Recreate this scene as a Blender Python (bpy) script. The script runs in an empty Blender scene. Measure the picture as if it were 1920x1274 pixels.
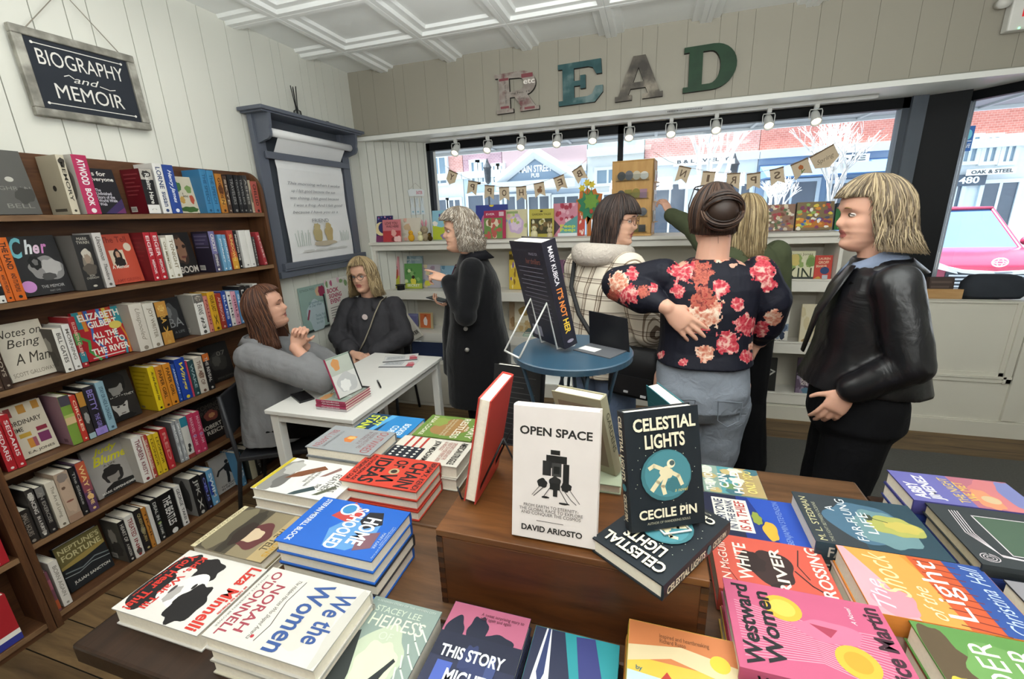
import bpy, math, random
import numpy as np
from mathutils import Matrix, Vector

SC = bpy.context.scene
COL = SC.collection
PI = math.pi
sin, cos = math.sin, math.cos

# ---------------------------------------------------------------- camera
FPX = 817.2                                   # focal length in pixels of the 1920 x 1274 frame
YAW, PITCH, ROLL = [math.radians(a) for a in (-17.646, 15.954, -2.314)]
EYE = np.array([0.0, 0.0, 1.62])


def _cam_axes():
    cy, sy = cos(YAW), sin(YAW)
    f = np.array([sy * cos(PITCH), cy * cos(PITCH), -sin(PITCH)])
    r = np.array([cy, -sy, 0.0])
    u = np.cross(r, f)
    return r * cos(ROLL) + u * sin(ROLL), -r * sin(ROLL) + u * cos(ROLL), f


_R, _U, _F = _cam_axes()
cam_data = bpy.data.cameras.new('camera')
cam_data.sensor_width = 36.0
cam_data.lens = FPX / 1920.0 * 36.0
cam_data.clip_start = 0.02
cam_data.clip_end = 200
cam = bpy.data.objects.new('camera', cam_data)
cam.matrix_world = Matrix(((_R[0], _U[0], -_F[0], EYE[0]), (_R[1], _U[1], -_F[1], EYE[1]),
                           (_R[2], _U[2], -_F[2], EYE[2]), (0, 0, 0, 1)))
COL.objects.link(cam)
SC.camera = cam

# ---------------------------------------------------------------- world, lamps, exposure
SC.view_settings.view_transform = 'Standard'
SC.view_settings.look = 'None'
SC.view_settings.gamma = 1.0
SC.view_settings.use_curve_mapping = False
SC.view_settings.exposure = -0.06

w = bpy.data.worlds.new('overcast_sky')
SC.world = w
w.use_nodes = True
_bg = w.node_tree.nodes['Background']
_bg.inputs['Color'].default_value = (0.80, 0.90, 1.0, 1)
_bg.inputs['Strength'].default_value = 2.6


def area_light(name, loc, size, power, color, rot=(0, 0, 0), size_y=None):
    d = bpy.data.lights.new(name, 'AREA')
    d.energy = power
    d.color = color
    d.size = size
    if size_y:
        d.shape = 'RECTANGLE'
        d.size_y = size_y
    o = bpy.data.objects.new(name, d)
    o.location = loc
    o.rotation_euler = rot
    COL.objects.link(o)
    return o


# midday sun along the street: it lights the pavement and road, which throw light up through the window
_sun = bpy.data.lights.new('sun', 'SUN')
_sun.energy = 22.0
_sun.color = (1.0, 0.97, 0.92)
_sun.angle = 0.02
_so = bpy.data.objects.new('sun', _sun)
_so.rotation_euler = Vector((0.42, 0.015, -0.9)).to_track_quat('-Z', 'Y').to_euler()
COL.objects.link(_so)

# unseen upward fill lights added to brighten the ceiling, and the shop's small downlights
WARM = (1.0, 0.95, 0.88)
for lx, ly, p, tilt in ((-0.2, -0.45, 54, 0.5), (1.0, -0.5, 48, 0.5), (-0.4, 1.15, 38, 0.0), (0.9, 1.1, 32, 0.0)):
    area_light('ceiling_fill_light', (lx, ly, 2.06), 1.1, p, (0.97, 1.0, 0.98), (PI - tilt, 0, 0), 0.5)
for lx, ly, p in ((-1.6, 1.5, 6), (-0.4, -0.9, 12), (1.3, -1.2, 10)):
    area_light('ceiling_lamp', (lx, ly, 2.74), 0.7, p, WARM)


# ---------------------------------------------------------------- picture measurements to world points
def ray(x, y):
    return _R * ((x - 960) / FPX) + _U * ((637 - y) / FPX) + _F


def at_z(x, y, z):
    d = ray(x, y)
    return EYE + d * ((z - EYE[2]) / d[2])


def at_y(x, y, Y):
    d = ray(x, y)
    return EYE + d * (Y / d[1])


def at_x(x, y, X):
    d = ray(x, y)
    return EYE + d * (X / d[0])


def y_on(px, X, z):
    """Y of the point of plane X at height z that shows in picture column px."""
    d0, d1 = ray(px, 0), ray(px, 1) - ray(px, 0)
    k = z - EYE[2]
    y = (k * d0[0] - X * d0[2]) / (X * d1[2] - k * d1[0])
    return float(at_x(px, y, X)[1])


# ---------------------------------------------------------------- materials
_MATS = {}
TONE = 1.0            # reflectance of the printed card being drawn


def lin(h):
    h = h.lstrip('#')
    return tuple((c / 12.92 if c <= 0.04045 else ((c + 0.055) / 1.055) ** 2.4) for c in (int(h[i:i + 2], 16) / 255 for i in (0, 2, 4)))


def mat(hexa, rough=0.55, spec=0.35, var=0.06, scale=18.0, metal=0.0, bump=0.0, sheen=0.0, emit=0.0):
    key = (TONE, hexa, rough, spec, var, scale, metal, bump, sheen, emit)
    if key in _MATS:
        return _MATS[key]
    m = bpy.data.materials.new('surface_' + hexa.lstrip('#'))
    m.use_nodes = True
    nt = m.node_tree
    b = nt.nodes['Principled BSDF']
    b.inputs['Roughness'].default_value = rough
    b.inputs['Specular IOR Level'].default_value = spec
    b.inputs['Metallic'].default_value = metal
    c = tuple(x * TONE for x in lin(hexa))
    tc = nt.nodes.new('ShaderNodeTexCoord')
    nz = nt.nodes.new('ShaderNodeTexNoise')
    nz.inputs['Scale'].default_value = scale
    nz.inputs['Detail'].default_value = 3
    nt.links.new(tc.outputs['Object'], nz.inputs['Vector'])
    mx = nt.nodes.new('ShaderNodeMix')
    mx.data_type = 'RGBA'
    mx.inputs['A'].default_value = (*[x * (1 - var) for x in c], 1)
    mx.inputs['B'].default_value = (*[min(1, x * (1 + var)) for x in c], 1)
    nt.links.new(nz.outputs['Fac'], mx.inputs['Factor'])
    nt.links.new(mx.outputs['Result'], b.inputs['Base Color'])
    if bump:
        bp = nt.nodes.new('ShaderNodeBump')
        bp.inputs['Strength'].default_value = bump
        bp.inputs['Distance'].default_value = 0.004
        nt.links.new(nz.outputs['Fac'], bp.inputs['Height'])
        nt.links.new(bp.outputs['Normal'], b.inputs['Normal'])
    if sheen:
        b.inputs['Sheen Weight'].default_value = sheen
    if emit:
        b.inputs['Emission Color'].default_value = (*c, 1)
        b.inputs['Emission Strength'].default_value = emit
    _MATS[key] = m
    return m


def node_mat(name, rough=0.5, spec=0.35):
    m = bpy.data.materials.new(name)
    m.use_nodes = True
    nt = m.node_tree
    b = nt.nodes['Principled BSDF']
    b.inputs['Roughness'].default_value = rough
    b.inputs['Specular IOR Level'].default_value = spec
    return m, nt, b


def ramp(nt, stops, interp='LINEAR'):
    r = nt.nodes.new('ShaderNodeValToRGB')
    r.color_ramp.interpolation = interp
    el = r.color_ramp.elements
    while len(el) < len(stops):
        el.new(0.5)
    for e, (p, h) in zip(el, stops):
        e.position = p
        e.color = (*lin(h), 1)
    return r


def wood(name, dark, light, scale=(2.0, 30.0, 30.0), rough=0.45, plank=None):
    """Grain runs along the axis with the small scale; plank = (axis index, width) adds board joints."""
    m, nt, b = node_mat(name, rough)
    tc = nt.nodes.new('ShaderNodeTexCoord')
    mp = nt.nodes.new('ShaderNodeMapping')
    mp.inputs['Scale'].default_value = scale
    nt.links.new(tc.outputs['Object'], mp.inputs['Vector'])
    nz = nt.nodes.new('ShaderNodeTexNoise')
    nz.inputs['Scale'].default_value = 1.0
    nz.inputs['Detail'].default_value = 6
    nz.inputs['Roughness'].default_value = 0.65
    nz.inputs['Distortion'].default_value = 0.6
    nt.links.new(mp.outputs['Vector'], nz.inputs['Vector'])
    r = ramp(nt, [(0.3, dark), (0.7, light)])
    nt.links.new(nz.outputs['Fac'], r.inputs['Fac'])
    out = r.outputs['Color']
    if plank:
        ax, wd = plank
        sp = nt.nodes.new('ShaderNodeSeparateXYZ')
        nt.links.new(tc.outputs['Object'], sp.inputs['Vector'])
        dv = nt.nodes.new('ShaderNodeMath')
        dv.operation = 'DIVIDE'
        dv.inputs[1].default_value = wd
        nt.links.new(sp.outputs[ax], dv.inputs[0])
        fl = nt.nodes.new('ShaderNodeMath')
        fl.operation = 'FLOOR'
        nt.links.new(dv.outputs[0], fl.inputs[0])
        wn = nt.nodes.new('ShaderNodeTexWhiteNoise')
        wn.noise_dimensions = '1D'
        nt.links.new(fl.outputs[0], wn.inputs['W'])
        fr = nt.nodes.new('ShaderNodeMath')
        fr.operation = 'FRACT'
        nt.links.new(dv.outputs[0], fr.inputs[0])
        gap = nt.nodes.new('ShaderNodeMath')
        gap.operation = 'GREATER_THAN'
        gap.inputs[1].default_value = 0.03
        nt.links.new(fr.outputs[0], gap.inputs[0])
        br = nt.nodes.new('ShaderNodeMath')
        br.operation = 'MULTIPLY_ADD'
        br.inputs[1].default_value = 0.5
        br.inputs[2].default_value = 0.7
        nt.links.new(wn.outputs['Value'], br.inputs[0])
        mu = nt.nodes.new('ShaderNodeMath')
        mu.operation = 'MULTIPLY'
        nt.links.new(br.outputs[0], mu.inputs[0])
        nt.links.new(gap.outputs[0], mu.inputs[1])
        hs = nt.nodes.new('ShaderNodeHueSaturation')
        nt.links.new(mu.outputs[0], hs.inputs['Value'])
        nt.links.new(out, hs.inputs['Color'])
        out = hs.outputs['Color']
    nt.links.new(out, b.inputs['Base Color'])
    bp = nt.nodes.new('ShaderNodeBump')
    bp.inputs['Strength'].default_value = 0.25
    bp.inputs['Distance'].default_value = 0.002
    nt.links.new(nz.outputs['Fac'], bp.inputs['Height'])
    nt.links.new(bp.outputs['Normal'], b.inputs['Normal'])
    return m


# ---------------------------------------------------------------- text outlines
_TXT = {}


def text_shape(s, flags='b'):
    """Triangles of a line of text, scaled to the unit box, and its natural aspect (w / h)."""
    k = (s, flags)
    if k in _TXT:
        return _TXT[k]
    c = bpy.data.curves.new('letters', 'FONT')
    c.body = s
    c.resolution_u = 3
    c.offset = 0.018 if 'b' in flags else (0.028 if 'h' in flags else 0.0)
    c.shear = 0.35 if 'i' in flags else 0.0
    c.space_line = 0.85
    c.align_x = 'CENTER' if 'c' in flags else 'LEFT'
    o = bpy.data.objects.new('letters', c)
    me = o.to_mesh()
    v = np.array([x.co[:2] for x in me.vertices]) if len(me.vertices) else np.zeros((1, 2))
    f = [tuple(p.vertices) for p in me.polygons]
    o.to_mesh_clear()
    bpy.data.objects.remove(o)
    bpy.data.curves.remove(c)
    lo, hi = v.min(0), v.max(0)
    d = np.maximum(hi - lo, 1e-6)
    _TXT[k] = ((v - lo) / d, f, d[0] / d[1])
    return _TXT[k]


# ---------------------------------------------------------------- mesh builder
class G:
    def __init__(self, M=None):
        self.v, self.f, self.mi, self.mats = [], [], [], []
        self.M = M if M is not None else Matrix()

    def m(self, mt):
        if isinstance(mt, str):
            mt = mat(mt)
        if mt not in self.mats:
            self.mats.append(mt)
        return self.mats.index(mt)

    def add(self, vs, fs, mt):
        k = len(self.v)
        i = self.m(mt)
        M = self.M
        self.v += [tuple(M @ Vector(p)) for p in vs]
        self.f += [tuple(k + a for a in f) for f in fs]
        self.mi += [i] * len(fs)

    def poly(self, pts, mt):
        self.add(pts, [tuple(range(len(pts)))], mt)

    def box(self, a, b, mt):
        x0, y0, z0 = [min(p, q) for p, q in zip(a, b)]
        x1, y1, z1 = [max(p, q) for p, q in zip(a, b)]
        self.add([(x0, y0, z0), (x1, y0, z0), (x1, y1, z0), (x0, y1, z0), (x0, y0, z1), (x1, y0, z1), (x1, y1, z1), (x0, y1, z1)],
                 [(0, 3, 2, 1), (4, 5, 6, 7), (0, 1, 5, 4), (1, 2, 6, 5), (2, 3, 7, 6), (3, 0, 4, 7)], mt)

    def prism(self, pts, d, mt, axis=2, off=0.0):
        """2-D outline pts extruded from off to off + d along an axis."""
        def put(p, h):
            return {2: (p[0], p[1], h), 1: (p[0], h, p[1]), 0: (h, p[0], p[1])}[axis]
        n = len(pts)
        vs = [put(p, off) for p in pts] + [put(p, off + d) for p in pts]
        fs = [tuple(range(n))[::-1], tuple(range(n, 2 * n))] + [(i, (i + 1) % n, n + (i + 1) % n, n + i) for i in range(n)]
        self.add(vs, fs, mt)

    def rings(self, rs, mt, cap=True, close=False):
        n = len(rs[0])
        vs = [p for r in rs for p in r]
        fs = []
        k = len(rs)
        for j in range(k if close else k - 1):
            a, b = j * n, ((j + 1) % k) * n
            fs += [(a + i, a + (i + 1) % n, b + (i + 1) % n, b + i) for i in range(n)]
        if cap and not close:
            fs += [tuple(range(n))[::-1], tuple(range((k - 1) * n, k * n))]
        self.add(vs, fs, mt)

    def tube(self, pts, rad, mt, n=8, cap=True, flat=1.0, up=None):
        """Tube along pts; rad is one radius or one per point, flat squeezes it across the second direction."""
        P = [Vector(p) for p in pts]
        R = rad if hasattr(rad, '__len__') else [rad] * len(P)
        rs = []
        ref = Vector(up) if up else None
        prev = None
        for i, p in enumerate(P):
            t = (P[min(i + 1, len(P) - 1)] - P[max(i - 1, 0)])
            if t.length < 1e-9:
                t = Vector((0, 0, 1))
            t.normalize()
            if prev is None:
                a = ref if ref else (Vector((0, 0, 1)) if abs(t.z) < 0.9 else Vector((1, 0, 0)))
            else:
                a = prev
            a = a - t * a.dot(t)
            if a.length < 1e-6:
                a = t.orthogonal()
            a.normalize()
            prev = a
            b = t.cross(a)
            r = R[i]
            ra, rb = (r if hasattr(r, '__len__') else (r, r * flat))
            rs.append([tuple(p + a * (ra * cos(2 * PI * k / n)) + b * (rb * sin(2 * PI * k / n))) for k in range(n)])
        self.rings(rs, mt, cap)

    def lathe(self, prof, mt, n=24, c=(0, 0, 0)):
        self.rings([[(c[0] + r * cos(2 * PI * k / n), c[1] + r * sin(2 * PI * k / n), c[2] + z) for k in range(n)] for r, z in prof], mt)

    def ball(self, c, r, mt, nu=16, nv=10):
        r = r if hasattr(r, '__len__') else (r, r, r)
        rs = []
        for j in range(nv + 1):
            t = -PI / 2 + PI * min(max(j / nv, 0.012), 0.988)
            rs.append([(c[0] + r[0] * cos(t) * cos(2 * PI * k / nu), c[1] + r[1] * cos(t) * sin(2 * PI * k / nu), c[2] + r[2] * sin(t)) for k in range(nu)])
        self.rings(rs, mt)

    # flat drawing on the local z = h plane, in a w x hgt rectangle with origin x0, y0
    def draw(self, art, w, hgt, z, x0=0.0, y0=0.0, step=0.00006, lo=0.003):
        last = None
        for a in art:
            k = a[0]
            z += step if k != 'l' or last != 'l' else 0.000004
            last = k
            X = lambda u: x0 + min(max(u, lo), 1 - lo) * w
            Y = lambda v: y0 + min(max(v, lo), 1 - lo) * hgt
            if k == 'r':
                _, u0, v0, u1, v1, c = a
                self.poly([(X(u0), Y(v0), z), (X(u1), Y(v0), z), (X(u1), Y(v1), z), (X(u0), Y(v1), z)], c)
            elif k == 'c':
                _, cu, cv, ru, rv, c = a
                self.poly([(X(cu + ru * cos(2 * PI * i / 22)), Y(cv + rv * sin(2 * PI * i / 22)), z) for i in range(22)], c)
            elif k == 'b':
                _, cu, cv, ru, rv, c, seed = a
                rg = random.Random(seed)
                ph = [(rg.uniform(0.02, 0.09), rg.uniform(0, 6.28), q) for q in (2, 3, 5, 7)]
                pts = []
                for i in range(40):
                    t = 2 * PI * i / 40
                    s = 1 + sum(am * sin(q * t + p) for am, p, q in ph)
                    pts.append((X(cu + ru * s * cos(t)), Y(cv + rv * s * sin(t)), z))
                self.poly(pts, c)
            elif k == 'p':
                self.poly([(X(u), Y(v), z) for u, v in a[1]], a[2])
            elif k == 'l':
                _, pts, wd, c = a
                q = [Vector((X(u), Y(v), 0)) for u, v in pts]
                for i in range(len(q) - 1):
                    d = (q[i + 1] - q[i])
                    if d.length < 1e-7:
                        continue
                    d.normalize()
                    nn = Vector((-d.y, d.x, 0)) * (wd * w / 2)
                    e = d * (wd * w * 0.3)
                    self.poly([(*(q[i] - nn - e)[:2], z), (*(q[i + 1] - nn + e)[:2], z), (*(q[i + 1] + nn + e)[:2], z), (*(q[i] + nn - e)[:2], z)], c)
            elif k == 't':
                s, u0, v0, u1, v1, c = a[1:7]
                vs, fs, _ = text_shape(s, a[7] if len(a) > 7 else 'b')
                self.add([(X(u0 + p[0] * (u1 - u0)), Y(v0 + p[1] * (v1 - v0)), z) for p in vs], fs, c)
            elif k == 'T':                      # a line of text that runs down the page (spine lettering)
                s, u0, v0, u1, v1, c = a[1:7]   # starts at v1 (top) and ends at v0
                vs, fs, _ = text_shape(s, a[7] if len(a) > 7 else 'b')
                self.add([(X(u0 + p[1] * (u1 - u0)), Y(v1 - p[0] * (v1 - v0)), z) for p in vs], fs, c)

    def mesh(self, name):
        me = bpy.data.meshes.new(name)
        me.from_pydata(self.v, [], self.f)
        for mt in self.mats:
            me.materials.append(mt)
        me.polygons.foreach_set('material_index', self.mi)
        me.update()
        return me

    def build(self, name, parent=None, smooth=False, bevel=0.0, M=None, fix=False):
        me = self.mesh(name)
        if fix:
            import bmesh
            bm = bmesh.new()
            bm.from_mesh(me)
            bmesh.ops.recalc_face_normals(bm, faces=bm.faces)
            bm.to_mesh(me)
            bm.free()
        if smooth:
            me.polygons.foreach_set('use_smooth', [True] * len(me.polygons))
        o = bpy.data.objects.new(name, me)
        COL.objects.link(o)
        if M is not None:
            o.matrix_world = M
        if parent is not None:
            o.parent = parent
        if bevel:
            b = o.modifiers.new('bevel', 'BEVEL')
            b.width = bevel
            b.segments = 2
            b.limit_method = 'ANGLE'
        return o


def empty(name, loc=(0, 0, 0), M=None):
    o = bpy.data.objects.new(name, None)
    o.empty_display_size = 0.05
    COL.objects.link(o)
    if M is not None:
        o.matrix_world = M
    else:
        o.location = loc
    return o


def tag(o, label, cat, group=None, kind=None):
    o['label'] = label
    o['category'] = cat
    if group:
        o['group'] = group
    if kind:
        o['kind'] = kind
    return o


def struct(o):
    o['kind'] = 'structure'
    return o


def thing(name, label, cat, loc=(0, 0, 0), group=None, M=None):
    return tag(empty(name, loc, M), label, cat, group)


def frame(o, x, y, z=None):
    """Matrix whose local x, y (and z) axes point along the given directions, at origin o."""
    x, y = Vector(x).normalized(), Vector(y).normalized()
    z = x.cross(y) if z is None else Vector(z)
    return Matrix(((x.x, y.x, z.x, o[0]), (x.y, y.y, z.y, o[1]), (x.z, y.z, z.z, o[2]), (0, 0, 0, 1)))


# ---------------------------------------------------------------- books
PAGES = mat('#e9e0cf', 0.85, 0.1, 0.09, 160)


def book(label, W, H, T, cover, M, front=(), spine=(), back=(), group=None, spine_col=None, name='book', pages=None, cat='book', gloss=0.4, gap=0.0):
    """Closed book. Local frame: x across the front cover from the spine, y up, z from back cover to front cover."""
    root = thing(name, label, cat, M=M, group=group)
    g = G()
    t = min(0.0028, T * 0.16)
    cm = mat(cover, gloss)
    sm = mat(spine_col, gloss) if spine_col else cm
    b = min(0.0022, T * 0.12)
    arc = [(-b * (1 - (2 * s - 1) ** 2), s * T) for s in (0.15, 0.35, 0.5, 0.65, 0.85)]
    g.box((0, 0, T - t), (W, H, T), cm)
    g.box((0, 0, 0), (W, H, t), mat(back[0], gloss) if back and isinstance(back[0], str) else cm)
    pr = [(0, 0)] + arc + [(0, T), (t, T - t * 0.5), (t, t * 0.5)]
    n = len(pr)
    vs = [(x, 0, z) for x, z in pr] + [(x, H, z) for x, z in pr]
    g.add(vs, [tuple(range(n)), tuple(range(n, 2 * n))[::-1]] + [(i, i + n, (i + 1) % n + n, (i + 1) % n) for i in range(n)], sm)
    g.draw(front, W, H, T)
    if spine:
        S = G(frame((-b - 0.0001, 0, 0), (0, 0, 1), (0, 1, 0)))
        S.mats = g.mats
        S.draw(spine, T, H, 0.0)
        k = len(g.v)
        g.v += S.v
        g.f += [tuple(a + k for a in f) for f in S.f]
        g.mi += S.mi
    bk = [a for a in back if not isinstance(a, str)]
    if bk:
        S = G(frame((W, 0, 0), (-1, 0, 0), (0, 1, 0)))
        S.mats = g.mats
        S.draw(bk, W, H, 0.0)
        k = len(g.v)
        g.v += S.v
        g.f += [tuple(a + k for a in f) for f in S.f]
        g.mi += S.mi
    g.build('cover', root)
    p = G()
    p.box((t * 0.8, 0.003, t), (W - 0.004, H - 0.003, T - t), pages or PAGES)
    p.build('page_block', root)
    return root
# ================================================================ the room
XL, CEIL, YW = -2.5, 2.79, 3.59           # left wall, ceiling, window-wall front
HB = 2.315                                # underside of the header
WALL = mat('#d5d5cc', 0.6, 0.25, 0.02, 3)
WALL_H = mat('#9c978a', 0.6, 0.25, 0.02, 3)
TRIMW = mat('#e9e9e4', 0.45, 0.35, 0.02, 5)
GROOVE = mat('#8d8b80', 0.8)
BLACK = mat('#0f1114', 0.55, 0.2, 0.1)


def planked(g, o, along, up, width, height, joints, m, depth=0.012, gap=0.004):
    """Board wall: boards between joints, a dark backing shows in the joints."""
    a, u = Vector(along), Vector(up)
    n = a.cross(u)
    M = frame(o, a, u)
    s = G(M)
    s.mats = g.mats
    s.box((0, 0, -0.02), (width, height, -0.001), GROOVE)
    js = [0.0] + [j for j in joints if 0 < j < width] + [width]
    for j0, j1 in zip(js[:-1], js[1:]):
        lo, hi = j0 + (gap / 2 if j0 > 0 else 0), j1 - (gap / 2 if j1 < width else 0)
        s.box((lo, 0, 0), (hi, height, depth), m)
    k = len(g.v)
    g.v += s.v
    g.f += [tuple(x + k for x in f) for f in s.f]
    g.mi += s.mi


def joints(total, seed, lo=0.085, hi=0.17):
    r = random.Random(seed)
    out, p = [], 0.0
    while p < total:
        p += r.choice((lo, (lo + hi) / 2, hi)) + r.uniform(-0.01, 0.01)
        out.append(p)
    return out


g = G()
planked(g, (XL - 0.012, -2.5, 0), (0, 1, 0), (0, 0, 1), 6.1, CEIL + .05, joints(6.1, 3), WALL)
M0 = struct(g.build('wall_left'))
g = G()
g.box((-2.9, -2.5, -0.06), (4.2, 3.72, 0), wood('floor_planks', '#4c3b28', '#7d6444', (2.2, 22, 22), 0.5, plank=(1, 0.14)))
struct(g.build('floor'))
g = G()
g.box((-2.6, -2.6, 0), (4.2, -2.5, CEIL), WALL)
struct(g.build('wall_back'))
g = G()
g.box((3.9, -2.5, 0), (4.0, 3.6, CEIL), WALL)
struct(g.build('wall_right'))

# grey floor mat in front of the window wall
g = G()
g.box((-1.2, 1.55, 0), (3.4, 3.235, 0.012), mat('#54534f', 0.95, 0.1, 0.2, 90, bump=0.4))
tag(g.build('floor_mat', bevel=0.004), 'grey carpet mat on the wood floor under the standing visitors', 'mat')

# coffered ceiling of pressed square panels
g = G()
CT = mat('#f4f6f4', 0.5, 0.3, 0.03, 6)
CT2 = mat('#eceeec', 0.5, 0.3, 0.03, 6)
g.box((-2.6, -2.6, CEIL + 0.05), (4.2, 3.7, CEIL + 0.09), CT)
px0, py0, P = -0.93 - 0.61 * 3, 3.07 - 0.61 * 9, 0.61
for i in range(12):
    for j in range(11):
        x, y = px0 + i * P, py0 + j * P
        cl = lambda q: [(min(max(a, XL - 0.05), 4.1), min(max(b, -2.55), 3.64)) for a, b in q]

        def ring(i0, z0, i1, z1, m):
            a = cl([(x + i0, y + i0), (x + P - i0, y + i0), (x + P - i0, y + P - i0), (x + i0, y + P - i0)])
            b = cl([(x + i1, y + i1), (x + P - i1, y + i1), (x + P - i1, y + P - i1), (x + i1, y + P - i1)])
            for k in range(4):
                k2 = (k + 1) % 4
                g.poly([(*a[k], z0), (*b[k], z1), (*b[k2], z1), (*a[k2], z0)], m)
        c = CEIL
        ring(0, c, 0.004, c - 0.004, CT2)
        ring(0.004, c - 0.004, 0.035, c - 0.004, CT)
        ring(0.035, c - 0.004, 0.043, c + 0.016, CT2)
        ring(0.043, c + 0.016, 0.085, c + 0.016, CT)
        ring(0.085, c + 0.016, 0.093, c + 0.034, CT2)
        q = cl([(x + 0.093, y + 0.093), (x + P - 0.093, y + 0.093), (x + P - 0.093, y + P - 0.093), (x + 0.093, y + P - 0.093)])
        g.poly([(*p, c + 0.034) for p in q][::-1], CT)
struct(g.build('ceiling'))

# header over the shop window
g = G()
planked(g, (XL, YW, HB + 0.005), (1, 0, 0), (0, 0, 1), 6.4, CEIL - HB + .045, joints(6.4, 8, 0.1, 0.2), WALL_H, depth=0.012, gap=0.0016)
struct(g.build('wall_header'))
g = G()
YG = 4.16                                  # the window glass
g.box((XL - 0.1, YW - 0.015, HB - 0.025), (3.9, YW + 0.03, HB + 0.008), TRIMW)
g.box((XL - 0.1, YW + 0.03, HB), (3.9, YG + 0.1, HB + 0.02), TRIMW)
g.box((XL - 0.1, YW - 0.02, HB + 0.008), (3.9, YW - 0.012, HB + 0.014), GROOVE)
struct(g.build('trim_1'))
# slotted air grille in the soffit
g = G()
a = at_z(1252, 209, HB)
for i in range(22):
    g.box((a[0] + i * 0.011, a[1] - 0.03, HB - 0.002), (a[0] + i * 0.011 + 0.005, a[1] + 0.03, HB - 0.0005), mat('#4a4d50', 0.6))
tag(g.build('air_grille'), 'slotted air grille in the white soffit above the window', 'vent')

# angled white board wall at the left end of the display
JL = at_z(797, 268, HB)
JL = (float(JL[0]), float(JL[1]))
g = G()
v = Vector((JL[0] - XL, JL[1] - YW, 0))
planked(g, (XL, YW, 0), v.normalized(), (0, 0, 1), v.length, HB + 0.01, joints(v.length, 5, 0.055, 0.08), WALL, depth=0.008)
struct(g.build('wall_display_side'))

# shop window: black frame, mullion, two panes
def glass_mat(name, tint=(0.97, 0.99, 1.0), refl=1.0):
    m = bpy.data.materials.new(name)
    m.use_nodes = True
    nt = m.node_tree
    nt.nodes.remove(nt.nodes['Principled BSDF'])
    tr = nt.nodes.new('ShaderNodeBsdfTransparent')
    tr.inputs['Color'].default_value = (*tint, 1)
    gl = nt.nodes.new('ShaderNodeBsdfGlossy')
    gl.inputs['Roughness'].default_value = 0.02
    fr = nt.nodes.new('ShaderNodeFresnel')
    fr.inputs['IOR'].default_value = 1.45
    mu = nt.nodes.new('ShaderNodeMath')
    mu.operation = 'MULTIPLY'
    mu.inputs[1].default_value = refl
    nt.links.new(fr.outputs[0], mu.inputs[0])
    mx = nt.nodes.new('ShaderNodeMixShader')
    nt.links.new(mu.outputs[0], mx.inputs[0])
    nt.links.new(tr.outputs[0], mx.inputs[1])
    nt.links.new(gl.outputs[0], mx.inputs[2])
    nt.links.new(mx.outputs[0], nt.nodes['Material Output'].inputs['Surface'])
    return m


GLASS = glass_mat('window_glass', refl=0.8)
WX0, WX1 = JL[0] + 0.01, 1.70
MULL = float(at_y(1164, 260, YG)[0])
WB = 1.38
win = empty('window_1', ((WX0 + WX1) / 2, YG, WB))
struct(win)
iM = Matrix.Translation((-(WX0 + WX1) / 2, -YG, -WB))
g = G(iM)
g.box((WX0 - 0.04, YG - 0.03, HB - 0.07), (WX1 + 0.04, YG + 0.04, HB + 0.0), BLACK)
g.box((WX0 - 0.03, YG - 0.03, WB), (WX0 + 0.012, YG + 0.04, HB), BLACK)
g.box((MULL - 0.022, YG - 0.03, WB), (MULL + 0.022, YG + 0.04, HB), BLACK)
g.box((WX0 - 0.03, YG - 0.03, WB - 0.04), (WX1 + 0.03, YG + 0.04, WB), BLACK)
g.box((WX1 - 0.012, YG - 0.03, WB), (WX1 + 0.03, YG + 0.04, HB), mat('#4b525c', 0.3, 0.5))
g.build('window_frame', win)
for x0, x1 in ((WX0, MULL), (MULL, WX1)):
    g = G(iM)
    g.box((x0 + 0.012, YG, WB), (x1 - 0.012, YG + 0.005, HB - 0.06), GLASS)
    g.build('glass_pane', win)
# black corner column and the canted pane on the right
g = G()
cx0, cx1 = WX1 + 0.03, 2.04
g.box((cx0, YG - 0.06, 0.9), (cx0 + 0.09, YG + 0.16, HB), mat('#5b626c', 0.3, 0.5))
g.prism([(cx0 + 0.09, YG - 0.02), (cx1, YG - 0.10), (cx1 + 0.05, YG + 0.10), (cx0 + 0.09, YG + 0.18)], HB - 0.9, BLACK, off=0.9)
struct(g.build('wall_column'))
win2 = empty('window_2', (2.1, 4.0, 0.95))
struct(win2)
M2 = Matrix.Translation((-2.1, -4.0, -0.95))
pa = Vector((cx1 + 0.045, YG + 0.02, 0))
pd = Vector((0.6, -0.8, 0)).normalized()
nn = Vector((-pd.y, pd.x, 0))
Mw = M2 @ frame(pa, pd, (0, 0, 1))
g = G(Mw)
g.box((-0.01, 0.9, -0.03), (0.03, HB, 0.03), mat('#333a42', 0.3, 0.5))
g.box((0, HB - 0.06, -0.03), (0.66, HB, 0.03), BLACK)
g.box((0, 0.88, -0.03), (0.66, 0.93, 0.03), mat('#333a42', 0.3, 0.5))
g.box((0.63, 0.88, -0.03), (0.66, HB, 0.03), BLACK)
g.build('window_frame', win2)
g = G(Mw)
g.box((0.03, 0.93, -0.0025), (0.63, HB - 0.06, 0.0025), GLASS)
g.build('glass_pane', win2)

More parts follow.
